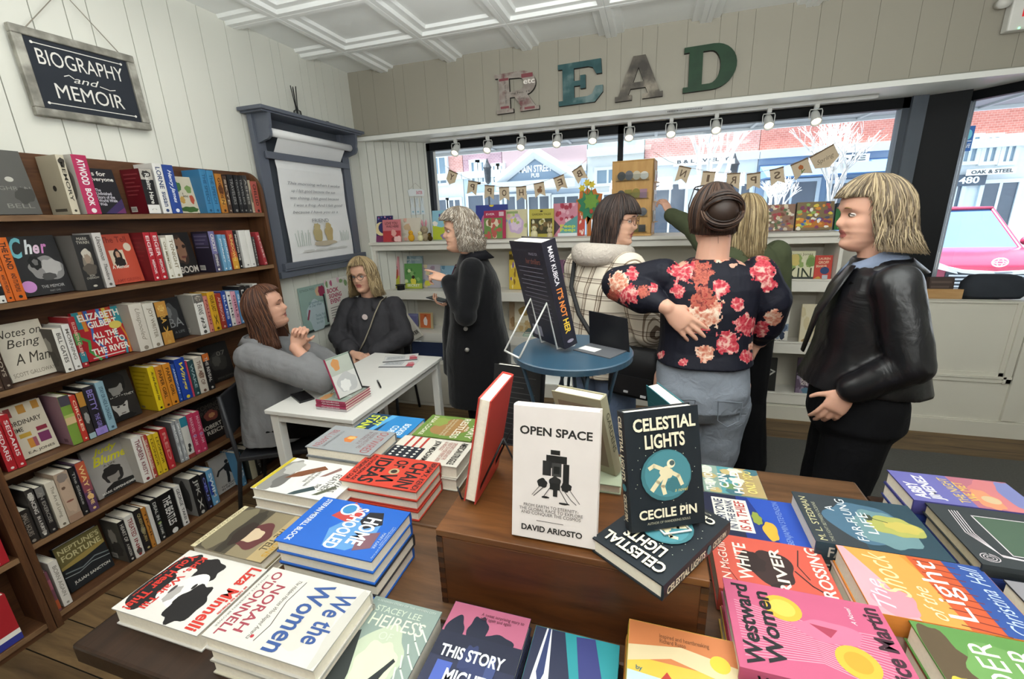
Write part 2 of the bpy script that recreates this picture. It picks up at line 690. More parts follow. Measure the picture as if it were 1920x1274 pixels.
# low panelled wall under the display, right of the shelves
PX0, PX1 = 1.29, 2.34
g = G()
PAN = mat('#d3cfc2', 0.5, 0.3, 0.02, 4)
zt = 0.945
g.box((PX0, YW, 0.0), (PX1 + 1.4, YW + 0.05, zt), PAN)
g.box((PX1 + 0.02, YW - 0.02, 0.13), (PX1 + 0.1, YW, zt), PAN)
for z0, z1, d in ((0.40, 0.43, 0.012), (0.43, 0.445, 0.02), (0.445, 0.47, 0.008)):
    g.box((PX0, YW - d, z0), (PX1 + 0.015, YW, z1), PAN)
for x0, x1, d in ((PX1 - 0.015, PX1 + 0.015, 0.012), (PX1 - 0.03, PX1 - 0.015, 0.02), (PX1 - 0.055, PX1 - 0.03, 0.008)):
    g.box((x0, YW - d, 0.40), (x1, YW, zt), PAN)
g.box((PX0, YW - 0.01, zt), (PX1 + 1.4, YW + 0.06, zt + 0.012), PAN)
g.box((PX0, YW + 0.05, 0.86), (PX1 + 1.4, YG + 0.3, 0.9), TRIMW)
struct(g.build('wall_window_panel'))
g = G()
g.box((PX0 - 0.6, YW - 0.018, 0), (3.9, YW, 0.11), PAN)
g.box((PX0 - 0.6, YW - 0.012, 0.11), (3.9, YW, 0.12), PAN)
struct(g.build('baseboard_front'))
# ================================================================ wooden bookcase on the left wall
OAK = wood('bookcase_oak', '#40281a', '#65432a', (26, 3, 26), 0.45)
OAKV = wood('bookcase_oak_upright', '#40281a', '#65432a', (26, 26, 3), 0.45)
OAKE = wood('bookcase_edge', '#5f4630', '#86674a', (26, 3, 26), 0.5)
XF, XBK = -2.34, -2.485
ROWS = [1.693, 1.37, 1.045, 0.728, 0.405, 0.06]


def bookcase(label, y0, y1, near, far, rows):
    root = thing('bookcase', label, 'bookcase', (XBK, (y0 + y1) / 2, 0))
    iM = Matrix.Translation((-XBK, -(y0 + y1) / 2, 0))
    g = G(iM)
    g.box((XBK - 0.012, y0, 0), (XBK, y1, 1.945), OAK)
    g.build('back_panel', root)
    for z in rows:
        g = G(iM)
        g.box((XBK, y0 + 0.02, z - 0.022), (XF - 0.006, y1 - 0.02, z), OAK)
        g.box((XF - 0.006, y0 + 0.02, z - 0.022), (XF, y1 - 0.02, z), OAKE)
        g.build('shelf', root)
    for yy, rounded in ((y0, near), (y1 - 0.022, far)):
        g = G(iM)
        r = 0.13
        zt = 1.945 if rounded else 1.965
        pts = [(XBK - 0.012, 0), (XF + 0.004, 0), (XF + 0.004, zt - r)]
        pts += [(XF + 0.004 - r + r * cos(a), zt - r + r * sin(a)) for a in np.linspace(0, PI / 2, 8)[1:]] if rounded else [(XF + 0.004, zt)]
        pts += [(XBK - 0.012, zt)]
        g.prism(pts, 0.022, OAKV, axis=1, off=yy)
        g.build('side_panel', root, fix=True)
    g = G(iM)
    g.box((XF - 0.03, y0 + 0.02, 0.0), (XF - 0.012, y1 - 0.02, 0.04), OAK)
    g.build('plinth', root)
    return root


bookcase('oak bookcase with six shelves and a rounded end under the chalkboard', 0.80, 2.31, False, True, ROWS)
ROWS2 = [1.693, 1.37, 1.045, 0.70, 0.385, 0.05]
bookcase('second oak bookcase cut off at the lower left beside the larger one', -0.15, 0.797, False, False, ROWS2)

SHELFNAME = ['bookcase top shelf', 'bookcase second shelf', 'bookcase third shelf',
             'bookcase fourth shelf', 'bookcase fifth shelf', 'bookcase bottom shelf']
SHELFGROUP = ['books on the top shelf', 'books on the second shelf', 'books on the third shelf', 'books on the fourth shelf',
              'books on the fifth shelf', 'books on the bottom shelf']
rs = random.Random(11)


def shelf_spine(row, b, rows=ROWS, name=SHELFNAME, grp=SHELFGROUP, yrange=None):
    _, p0, p1, h, col, txt, tcol, lab = b[:8]
    ex = b[8] if len(b) > 8 else {}
    z = rows[row]
    X = XF - 0.004 - rs.uniform(0, 0.008)
    ya, yb = (y_on(p0, X, z), y_on(p1, X, z)) if not yrange else (p0, p1)
    ya, yb = ya + 0.0006, yb - 0.0006
    T = max(yb - ya, 0.008)
    W = ex.get('w', 0.128)
    sp = list(ex.get('s', []))
    if txt:
        tt = txt if isinstance(txt, list) else [txt]
        fl = ex.get('f', 'b')
        if len(tt) == 1:
            sp.append(('T', tt[0], 0.27, 0.22, 0.73, 0.9, tcol, fl))
        else:
            sp.append(('T', tt[0], 0.25, 0.5, 0.75, 0.93, tcol, fl))
            sp.append(('T', tt[1], 0.3, 0.14, 0.7, 0.44, ex.get('tc2', tcol), fl))
        sp.append(('c', 0.5, 0.06, 0.18, 0.18 * T / h, tcol))
    tilt = ex.get('tilt', 0.0)
    R = Matrix.Rotation(tilt, 4, 'X')
    M = Matrix.Translation((X, ya, z + 0.0026)) @ R @ frame((0, 0, 0), (-1, 0, 0), (0, 0, 1))
    book(f'{lab} on the {name[row]}', W, h, T, col, M, spine=sp, back=ex.get('b', ()), front=ex.get('fr', ()), group=grp[row], spine_col=ex.get('sc'))


def shelf_face(row, b, rows=ROWS, name=SHELFNAME, grp=SHELFGROUP):
    _, p0, p1, h, col, art, lab = b[:7]
    ex = b[7] if len(b) > 7 else {}
    z = rows[row]
    X = ex.get('x', -2.405)
    ya, yb = y_on(p0, X, z), y_on(p1, X, z)
    W, T = yb - ya, ex.get('T', 0.022)
    a = ex.get('lean', 0.12)
    up = (-sin(a), 0, cos(a))
    M = frame((X - T * cos(a), ya, z + 0.0026), (0, 1, 0), up)
    book(f'{lab} on the {name[row]}', W, h, T, col, M, front=art, spine=ex.get('s', ()), group=grp[row], spine_col=ex.get('sc'))


Z1 = lambda x: x / 3.64
Z3 = lambda x: x / 3.233
K, WH = '#1b1a1b', '#ece9e2'
CREAM = '#d9d0bb'
PHOTO_B = [('b', .5, .5, .4, .42, '#77726b', 3), ('b', .48, .6, .2, .2, '#a39d94', 4), ('b', .55, .3, .3, .18, '#4b4742', 8)]
TXTB = lambda c, n=5: [('r', .12, .9 - i * .09 - .03, .88 - (i % 3) * .12, .9 - i * .09, c) for i in range(n)]
BAR = [('r', .1, .05, .42, .17, '#e8e4da')] + [('r', .12 + i * .035, .07, .135 + i * .035, .15, '#333333') for i in range(8)]

top = [
    ('F', Z1(-75), Z1(296), .245, '#5b5a56', [('t', 'ANGHRAN', .12, .38, .95, .44, '#8b8a83', ''), ('t', 'BELL', .4, .1, .9, .17, '#8b8a83', ''), ('c', .62, .55, .08, .04, '#c3c0b6'), ('b', .8, .3, .2, .12, '#44433f', 2)], 'large dark grey face-out book at the cut left end'),
    ('S', Z1(497), Z1(552), .236, '#cfc6b0', 'MEMORY', '#3b372f', 'cream hardcover with a round stamp on its back cover', {'b': ['#bdb39c', ('c', .5, .45, .09, .05, '#35312b'), ('r', .2, .05, .8, .1, '#5b554a')], 's': [('b', .5, .88, .4, .07, '#3b372f', 5)]}),
    ('S', Z1(598), Z1(699), .243, '#b8305c', ['ATWOOD', 'BOOK'], '#f4eef0', 'crimson hardcover with huge white spine letters', {'f': 'h', 's': [], 'b': ['#cfcac2', ('b', .5, .55, .36, .3, '#8c8780', 3), ('b', .5, .6, .2, .2, '#4a4643', 6)]}),
    ('F', Z1(690), Z1(868), .20, '#1d1b22', [('p', [(.2, 0), (1, 0), (1, .34)], '#3b2a5a'), ('p', [(.6, 0), (1, 0), (1, .14)], '#6a2f63'), ('t', 'is for', .12, .84, .7, .94, WH), ('t', 'Everyone', .06, .70, .92, .81, WH), ('t', 'The\nUnfinished\nStory of the\nWorld Wide\nWeb', .1, .18, .8, .56, '#d7d3dd')], 'black face-out paperback with white lettering and a violet corner'),
    ('S', Z1(1020), Z1(1102), .208, '#1c1a1c', 'Raising Hare', WH, 'black spined hardcover with a dark red back cover', {'b': ['#6d1722', *TXTB('#8f3a40', 6), *BAR], 's': [('r', 0, .76, 1, 1, '#b9b3aa'), ('b', .5, .88, .35, .08, '#3a3735', 4), ('r', 0, 0, 1, .2, '#eceae6'), ('c', .5, .09, .2, .02, '#8a8a88')]}),
    ('S', Z1(1118), Z1(1180), .237, '#e9e7e3', ['LORNE', 'susan'], '#31456e', 'white hardcover with blue spine lettering', {'b': ['#d6d3cf']}),
    ('S', Z1(1183), Z1(1252), .235, '#2b4a98', 'Henry James', '#eaeef8', 'royal blue hardcover with white cursive spine', {'f': 'bi'}),
    ('F', Z1(1225), Z1(1385), .19, '#d5cdb6', [('b', .3, .72, .12, .12, '#4b7a4a', 2), ('b', .68, .66, .14, .1, '#7e9b58', 5), ('b', .72, .38, .09, .13, '#b9553f', 7), ('b', .32, .36, .1, .1, '#cfa65a', 8), ('b', .5, .1, .35, .08, '#41652f', 9), ('t', 'a\nlegacy', .38, .42, .6, .56, '#33302a')], 'pale face-out paperback printed with small birds and leaves'),
    ('S', Z1(1420), Z1(1465), .228, '#3f83b0', 'THE SPEECH', '#215478', 'first of two sky blue hardcovers', {'b': ['#3a7ba8']}),
    ('S', Z1(1467), Z1(1512), .226, '#3f83b0', 'THE SPEECH', '#215478', 'second of two sky blue hardcovers'),
    ('S', Z1(1518), Z1(1562), .212, '#b8782c', 'GOLDEN', '#4c2a10', 'ochre paperback with dark mottled spine', {'s': [('b', .5, .6, .4, .12, '#6b3c18', 3), ('b', .5, .3, .4, .1, '#d29d4a', 4)]}),
    ('S', Z1(1565), Z1(1592), .205, '#4a3325', 'SKYE', '#c4b29c', 'thin dark brown paperback', {'b': ['#3c2a20']}),
    ('S', Z1(1598), Z1(1642), .213, '#19181a', 'TRAVELERS', '#8c8a88', 'first of three black hardcovers', {'b': ['#232124']}),
    ('S', Z1(1643), Z1(1667), .213, '#19181a', 'TRAVELERS', '#8c8a88', 'second of three black hardcovers'),
    ('S', Z1(1668), Z1(1697), .213, '#19181a', 'TRAVELERS', '#8c8a88', 'third of three black hardcovers'),
    ('S', Z1(1698), Z1(1728), .215, '#3a3836', 'ASHES', '#a8a39a', 'charcoal grey hardcover with pale lettering'),
    ('S', Z1(1729), Z1(1745), .19, '#b3a58e', None, K, 'thin tan paperback beside the coral spine', {'s': [('b', .5, .5, .4, .2, '#6e6250', 3)]}),
    ('S', Z1(1746), Z1(1788), .185, '#b0564a', 'CHILLED', '#2d1512', 'coral red paperback at the rounded end'),
]
second = [
    ('S', Z1(2), Z1(52), .14, '#e4e1da', 'LOVE MEMOIR', K, 'short white paperback at the cut left edge', {'s': [('r', 0, .2, 1, .45, K)]}),
    ('S', Z1(54), Z1(107), .235, '#d86a26', ['THE LAND', 'AND ITS PEOPLE'], K, 'first of two bright orange hardcovers'),
    ('S', Z1(110), Z1(190), .24, '#d86a26', ['THE LAND', 'AND ITS PEOPLE'], K, 'second and wider of two bright orange hardcovers', {'b': ['#c9601f']}),
    ('F', Z1(188), Z1(510), .24, '#2a292b', [('b', .62, .44, .36, .2, '#8d8b8a', 3), ('b', .72, .46, .2, .14, '#b7b4b2', 4), ('b', .42, .55, .12, .12, '#161516', 9), ('b', .43, .56, .06, .05, '#6f6d6c', 5), ('b', .6, .3, .16, .06, '#4a4949', 6), ('t', 'C', .04, .64, .3, .98, '#7fd0dc', 'hi'), ('t', 'h', .3, .7, .48, .94, '#eef2f5', 'hi'), ('t', 'e', .48, .7, .62, .85, '#f0cfe6', 'hi'), ('t', 'r', .63, .7, .78, .86, '#e08fce', 'hi'), ('c', .12, .16, .15, .1, '#cf8fd0'), ('t', 'THE MEMOIR', .36, .11, .84, .16, '#bdbcbc', ''), ('t', 'PART ONE', .5, .04, .72, .07, '#9a9999', '')], 'black face-out book with big cursive pastel lettering'),
    ('S', Z1(598), Z1(718), .236, '#2c2b2b', None, WH, 'thick charcoal hardcover with a portrait on its spine', {'b': ['#7d7a76'], 's': [('t', 'MARK\nTWAIN', .15, .84, .85, .96, '#c7c1b5', 'c'), ('b', .5, .52, .3, .2, '#877d70', 2), ('b', .5, .66, .26, .09, '#c8c0b2', 3), ('b', .5, .57, .17, .09, '#a08e7c', 4), ('b', .5, .38, .4, .1, '#5c554d', 5), ('t', 'RON\nCHERNOW', .15, .2, .85, .28, '#c7c1b5', 'c'), ('c', .5, .07, .12, .02, '#c7c1b5')]}),
    ('S', Z1(733), Z1(792), .243, '#cfcac6', ['Uncommon', 'Theodore'], '#5a5550', 'light grey hardcover with cursive spine title', {'f': 'bi'}),
    ('F', Z1(786), Z1(992), .232, '#c4513c', [('t', 'The Tell', .06, .83, .84, .95, '#8d2f25'), ('c', .80, .73, .12, .085, '#e0d3bd'), ('r', .18, .38, .62, .68, '#dccbb3'), ('b', .42, .56, .13, .14, '#2e211c', 3), ('b', .42, .58, .06, .08, '#c79d83', 4), ('b', .42, .43, .18, .1, '#251c1b', 6), ('t', 'A Memoir', .12, .31, .66, .38, '#f0e6da'), ('t', 'AMY GRIFFIN', .12, .03, .88, .1, '#a23a2c')], 'red orange face-out book with a framed portrait photo'),
    ('S', Z1(1058), Z1(1102), .235, '#b52733', ['EIGER', 'MEMOIR'], '#f1dcdc', 'first of two scarlet hardcovers', {'b': ['#7c1c24', *TXTB('#8d3037', 6)]}),
    ('S', Z1(1104), Z1(1152), .234, '#b52733', ['EIGER', 'MEMOIR'], '#f1dcdc', 'second of two scarlet hardcovers'),
    ('S', Z1(1163), Z1(1198), .205, '#e3dfd2', 'ON MEMOIR', '#8a7e63', 'thin cream paperback after the scarlet pair'),
    ('S', Z1(1200), Z1(1250), .216, '#e8e4d9', 'TONIGHT', '#8a7e63', 'wider cream paperback after the scarlet pair'),
    ('F', Z1(1195), Z1(1368), .225, '#1e1b1c', [('b', .52, .58, .26, .34, '#3a2b24', 3), ('b', .55, .6, .18, .28, '#8c6650', 4), ('b', .4, .66, .07, .04, '#2b1a14', 5), ('b', .68, .67, .07, .04, '#2b1a14', 6), ('b', .58, .42, .1, .03, '#6b3d34', 7), ('t', 'BOOM', .3, .04, .98, .2, '#cfc6bd')], 'dark face-out book with a close-up face'),
    ('S', Z1(1478), Z1(1518), .225, '#7a76a5', ['CRICKET', 'LISTENING'], WH, 'violet hardcover with a dark purple back cover', {'b': ['#2f2938', ('r', .1, .66, .9, .95, '#4e4566'), *TXTB('#756d88', 4), *BAR], 's': [('r', 0, 0, 1, .45, '#4d4a66')]}),
    ('S', Z1(1534), Z1(1561), .205, '#6fa3c6', 'JOURNEY', '#e7f0f6', 'first of two pale blue paperbacks'),
    ('S', Z1(1563), Z1(1588), .203, '#6fa3c6', 'JOURNEY', '#e7f0f6', 'second of two pale blue paperbacks'),
    ('S', Z1(1598), Z1(1638), .225, '#b3443a', 'SUNDOWN', '#f2cf7a', 'sunset red and yellow hardcover', {'s': [('r', 0, 0, 1, .3, '#d9a23c'), ('r', 0, .3, 1, .45, '#cc6a3a')]}),
    ('S', Z1(1640), Z1(1662), .222, '#201f21', 'INVENTING THE', WH, 'black hardcover with bold white spine capitals'),
    ('S', Z1(1676), Z1(1717), .222, '#e9e7e2', None, K, 'first of two plain white hardcovers', {'s': [('c', .5, .07, .14, .02, '#777777')]}),
    ('S', Z1(1719), Z1(1752), .221, '#e9e7e2', None, K, 'second of two plain white hardcovers', {'s': [('c', .5, .07, .14, .02, '#777777')]}),
    ('S', Z1(1755), Z1(1772), .18, '#4a4846', 'NIGHT', '#bdb9b2', 'thin slate paperback after the plain white pair'),
    ('S', Z1(1808), Z1(1830), .205, '#b04046', 'ROSE', '#e9c9c4', 'single rose red paperback leaning left at the end', {'tilt': 0.13}),
]
third = [
    ('S', Z1(-8), Z1(36), .225, '#4a372d', 'MANHOOD', '#8f7c6d', 'brown hardcover at the cut left edge'),
    ('S', Z1(38), Z1(96), .225, '#3d2d26', 'THE BOYS', '#b5a797', 'dark brown hardcover beside the cream face-out book'),
    ('F', Z1(96), Z1(412), .232, '#d9d0bf', [('t', 'Notes on', .02, .76, .96, .9, '#3b352c', 'i'), ('t', 'Being', .16, .53, .86, .72, '#3b352c', 'i'), ('t', 'A Man', .2, .27, .94, .46, '#3b352c', 'i'), ('t', 'SCOTT GALLOWAY', .06, .07, .94, .14, '#7d7466', '')], 'cream face-out book with handwritten brown lettering'),
    ('S', Z1(452), Z1(512), .19, '#e6e2da', 'BILL GATES', '#4d4a44', 'first of two short white hardcovers', {'b': ['#4c4540', *PHOTO_B[1:]]}),
    ('S', Z1(517), Z1(567), .2, '#e6e3df', 'MORNING', '#77726a', 'second of two short white hardcovers'),
    ('S', Z1(570), Z1(615), .225, '#a0262e', 'ELIZABETH GILBERT', '#e8b6a8', 'red and green spined hardcover', {'s': [('r', 0, .45, 1, .68, '#4e8e4a'), ('r', 0, .1, 1, .3, '#2f7f8d')]}),
    ('F', Z1(615), Z1(918), .228, '#b3222c', [('r', 0, .66, .14, 1, '#2d8f9b'), ('r', .14, .6, .22, 1, '#d9892f'), ('r', .24, .7, .32, 1, '#2a5fa8'), ('r', .5, .68, .58, 1, '#3d7ec0'), ('r', .62, .7, .7, 1, '#e0c04a'), ('r', .82, .62, 1, 1, '#2d8f9b'), ('r', .7, .66, .78, 1, '#c4572c'), ('l', [(.0, .5), (.15, .4), (.1, .2), (.25, 0)], .06, '#4a9a4f'), ('l', [(.3, .66), (.25, .4), (.42, .2), (.36, 0)], .05, '#3568b0'), ('l', [(.78, .6), (.74, .4), (.9, .25), (.84, 0)], .05, '#2b8aa0'), ('l', [(.9, .6), (.97, .3), (.92, 0)], .04, '#d9892f'), ('t', 'ELIZABETH', .1, .8, .96, .94, '#f5efe4', 'h'), ('t', 'GILBERT', .24, .64, .86, .77, '#f5efe4', 'h'), ('c', .8, .62, .14, .08, '#dcc65e'), ('t', 'ALL THE', .24, .42, .8, .54, '#f5efe4', 'h'), ('t', 'WAY TO', .26, .26, .9, .39, '#f5efe4', 'h'), ('t', 'THE RIVER', .12, .1, .94, .23, '#f5efe4', 'h'), ('r', .1, .04, .8, .06, '#e8ddd0')], 'red face-out book with many coloured streams and white capitals'),
    ('S', Z1(962), Z1(1047), .232, '#d8d0c4', 'Unspooled', '#8f8577', 'thick ivory hardcover with plain back cover', {'b': ['#b9b0a5'], 'f': 'i'}),
    ('S', Z1(1050), Z1(1120), .222, '#dad4c8', 'JOY WRITER', '#8d8272', 'ivory hardcover beside the gold and black one'),
    ('S', Z1(1124), Z1(1196), .222, '#1d1a18', ['BOBA', 'X'], '#c79a4b', 'gold and black spined hardcover', {'s': [('r', 0, .66, 1, 1, '#c08a3e'), ('r', 0, 0, 1, .3, '#c08a3e'), ('b', .5, .84, .3, .07, '#e3b768', 3)]}),
    ('F', Z1(1150), Z1(1298), .218, '#222224', [('b', .5, .6, .3, .26, '#4f5052', 3), ('b', .42, .66, .12, .14, '#77787a', 4), ('t', 'BA', .3, .28, .9, .5, '#8b8c8d', ''), ('t', 'A LIFE', .4, .12, .85, .18, '#6d6e70')], 'black face-out book with a grey stone figure'),
    ('S', Z1(1374), Z1(1437), .222, '#e9e6e0', ['PHIL EVANS', '#3'], '#4c4944', 'white hardcover with a small photo on its spine', {'b': ['#a7a29a', *BAR], 's': [('r', 0, .8, 1, 1, '#6d6a66'), ('b', .5, .9, .3, .07, '#b1a89c', 5)]}),
    ('S', Z1(1440), Z1(1467), .205, '#cf8478', 'FALLEN', '#7d1f1f', 'salmon hardcover with red lettering'),
    ('S', Z1(1469), Z1(1517), .222, '#d9a52c', ['YOUR LAST', 'X'], '#5a4312', 'golden yellow hardcover'),
    ('S', Z1(1519), Z1(1556), .205, '#a0382c', 'AMERICAN', '#e0b0a0', 'brick red hardcover after the golden yellow one'),
    ('S', Z1(1558), Z1(1588), .212, '#2b4b9b', 'BLUES', '#d6dff2', 'bright blue hardcover after the brick red one'),
    ('S', Z1(1590), Z1(1618), .205, '#e4e2df', 'HERE', '#31333a', 'white hardcover after the bright blue one'),
    ('S', Z1(1620), Z1(1650), .2, '#d79db0', 'GIRLS', '#7b3950', 'pink paperback half hidden behind brown hair'),
    ('S', Z1(1652), Z1(1676), .2, '#5c92c4', 'SEA', '#e3eef7', 'light blue paperback half hidden behind brown hair'),
    ('S', Z1(1678), Z1(1716), .222, '#232225', 'LAW', '#c9c7c4', 'black hardcover with white photo top'),
    ('S', Z1(1720), Z1(1752), .218, '#2d2b2c', 'ARROW', '#b3837a', 'black hardcover with a pink blotch', {'s': [('b', .5, .88, .35, .05, '#d4aaa4', 4)]}),
    ('S', Z1(1770), Z1(1800), .222, '#d8d5d0', 'SNOW', '#45423e', 'last pale hardcover near the end panel'),
]
fourth = [
    ('S', Z1(58), Z1(126), .19, '#b3272f', 'SEDARIS', '#ecd9d6', 'first of two red hardcovers at the left upright', {'b': ['#8a1d24']}),
    ('S', Z1(129), Z1(188), .225, '#b3272f', 'SEDARIS', '#ecd9d6', 'second and taller of two red hardcovers'),
    ('F', Z1(160), Z1(412), .225, '#d9cfba', [('r', .04, .8, .2, .97, '#8d3b3a'), ('r', .36, .82, .56, .98, '#c28d3c'), ('r', .74, .84, .92, .99, '#c28d3c'), ('t', 'ORDINARY', .02, .62, .86, .71, '#4c443b'), ('t', 'TIME', .02, .5, .32, .58, '#4c443b'), ('r', .16, .38, .46, .46, '#c7a13f'), ('r', .62, .42, .9, .5, '#8d2b40'), ('r', .3, .16, .44, .34, '#cd8b39'), ('r', .44, .16, .54, .34, '#a05a6a'), ('r', .6, .2, .9, .38, '#7a3561'), ('t', 'E.A. JONES', .2, .05, .9, .11, '#4c443b')], 'cream face-out book with quilt patch squares'),
    ('S', Z1(503), Z1(572), .225, '#7d9c42', None, K, 'green and cream patched hardcover with mauve back cover', {'b': ['#9a7482', ('r', .6, .05, .8, .12, '#6d4b58')], 's': [('r', 0, .8, 1, 1, '#4a4550'), ('r', 0, .42, 1, .56, '#d7b98b'), ('r', 0, .56, 1, .62, '#b4c06a')]}),
    ('S', Z1(574), Z1(614), .215, '#c03c30', 'CIRCLES', '#f0d9b8', 'vermilion hardcover with a target on its spine', {'s': [('c', .5, .55, .4, .045, '#7d1f1d')]}),
    ('S', Z1(617), Z1(662), .22, '#35312f', None, K, 'collage spined hardcover in amber black and grey', {'s': [('r', 0, .7, 1, 1, '#b98435'), ('b', .5, .45, .35, .12, '#9c9a96', 4), ('r', 0, 0, 1, .12, '#9fb7bd')]}),
    ('S', Z1(664), Z1(741), .232, '#28252d', ['BETTY', 'THE GIRL'], '#8d7fc4', 'black and violet hardcover with lilac foot', {'b': ['#1b191d'], 's': [('r', 0, 0, 1, .15, '#9a86cf')]}),
    ('S', Z1(748), Z1(803), .236, '#8fb0bf', 'STAY OR HIDE A DRAGON', '#3c5a68', 'dusty light blue hardcover'),
    ('F', Z1(762), Z1(975), .232, '#2b2826', [('b', .5, .82, .34, .24, '#161414', 3), ('b', .5, .68, .2, .16, '#8e8a85', 4), ('b', .5, .86, .3, .14, '#1a1817', 6), ('r', .0, .46, 1, .54, '#1b1918'), ('t', 'McCARTNEY', .25, .475, .98, .525, '#d9d4cb', ''), ('b', .46, .28, .24, .22, '#b5b0aa', 5), ('b', .46, .42, .27, .1, '#221f1e', 7), ('c', .38, .3, .045, .02, '#1d1b1a'), ('c', .56, .3, .045, .02, '#1d1b1a'), ('r', .4, .14, .54, .16, '#5d5551'), ('b', .47, .05, .34, .07, '#141313', 8)], 'black and white face-out book with two young faces'),
    ('S', Z1(1084), Z1(1128), .232, '#e0c31e', 'At the Running Hat', K, 'bright yellow hardcover with yellow printed back', {'b': ['#c8a91c', *TXTB('#a38812', 7), ('r', .1, .04, .3, .09, '#8a7a55')], 'f': 'bi'}),
    ('S', Z1(1130), Z1(1178), .225, '#d68a2c', 'PAPER GIRL', '#3b220b', 'first of two orange hardcovers with brown capitals'),
    ('S', Z1(1180), Z1(1228), .224, '#d68a2c', 'PAPER GIRL', '#3b220b', 'second of two orange hardcovers with brown capitals'),
    ('S', Z1(1230), Z1(1254), .208, '#2c4fa0', 'AMERICAN', '#c7d4ee', 'thin blue hardcover after the orange pair', {'b': ['#28468e']}),
    ('S', Z1(1256), Z1(1322), .228, '#2444a0', 'Wings', '#e8d23c', 'deep blue hardcover with yellow cursive word', {'b': ['#203c8c'], 'f': 'bi'}),
    ('S', Z1(1324), Z1(1334), .205, '#c2455a', None, K, 'very thin pink red paperback', {}),
    ('S', Z1(1336), Z1(1374), .2, '#2d4a4e', 'WAKE', '#9db4b5', 'dark teal hardcover beside a cream collage spine'),
    ('S', Z1(1376), Z1(1430), .205, '#d2c8ba', 'THE ART OF', '#6d4d42', 'cream collage spined hardcover', {'s': [('b', .5, .5, .35, .1, '#a58d7c', 3)]}),
    ('S', Z1(1432), Z1(1474), .212, '#232122', 'THE REVEAL', '#c9c3bd', 'black hardcover with an orange square spine top', {'s': [('r', 0, .8, 1, 1, '#c96a2a')]}),
    ('F', Z1(1445), Z1(1612), .225, '#1b1a1a', [('b', .5, .52, .34, .24, '#33312f', 3), ('b', .45, .55, .16, .14, '#4c4945', 4), ('t', '07', .52, .66, .86, .78, '#6d6963'), ('t', 'BREAK DOWN', .3, .06, .92, .11, '#4d4a47')], 'nearly black face-out book with faint grey emblem'),
]
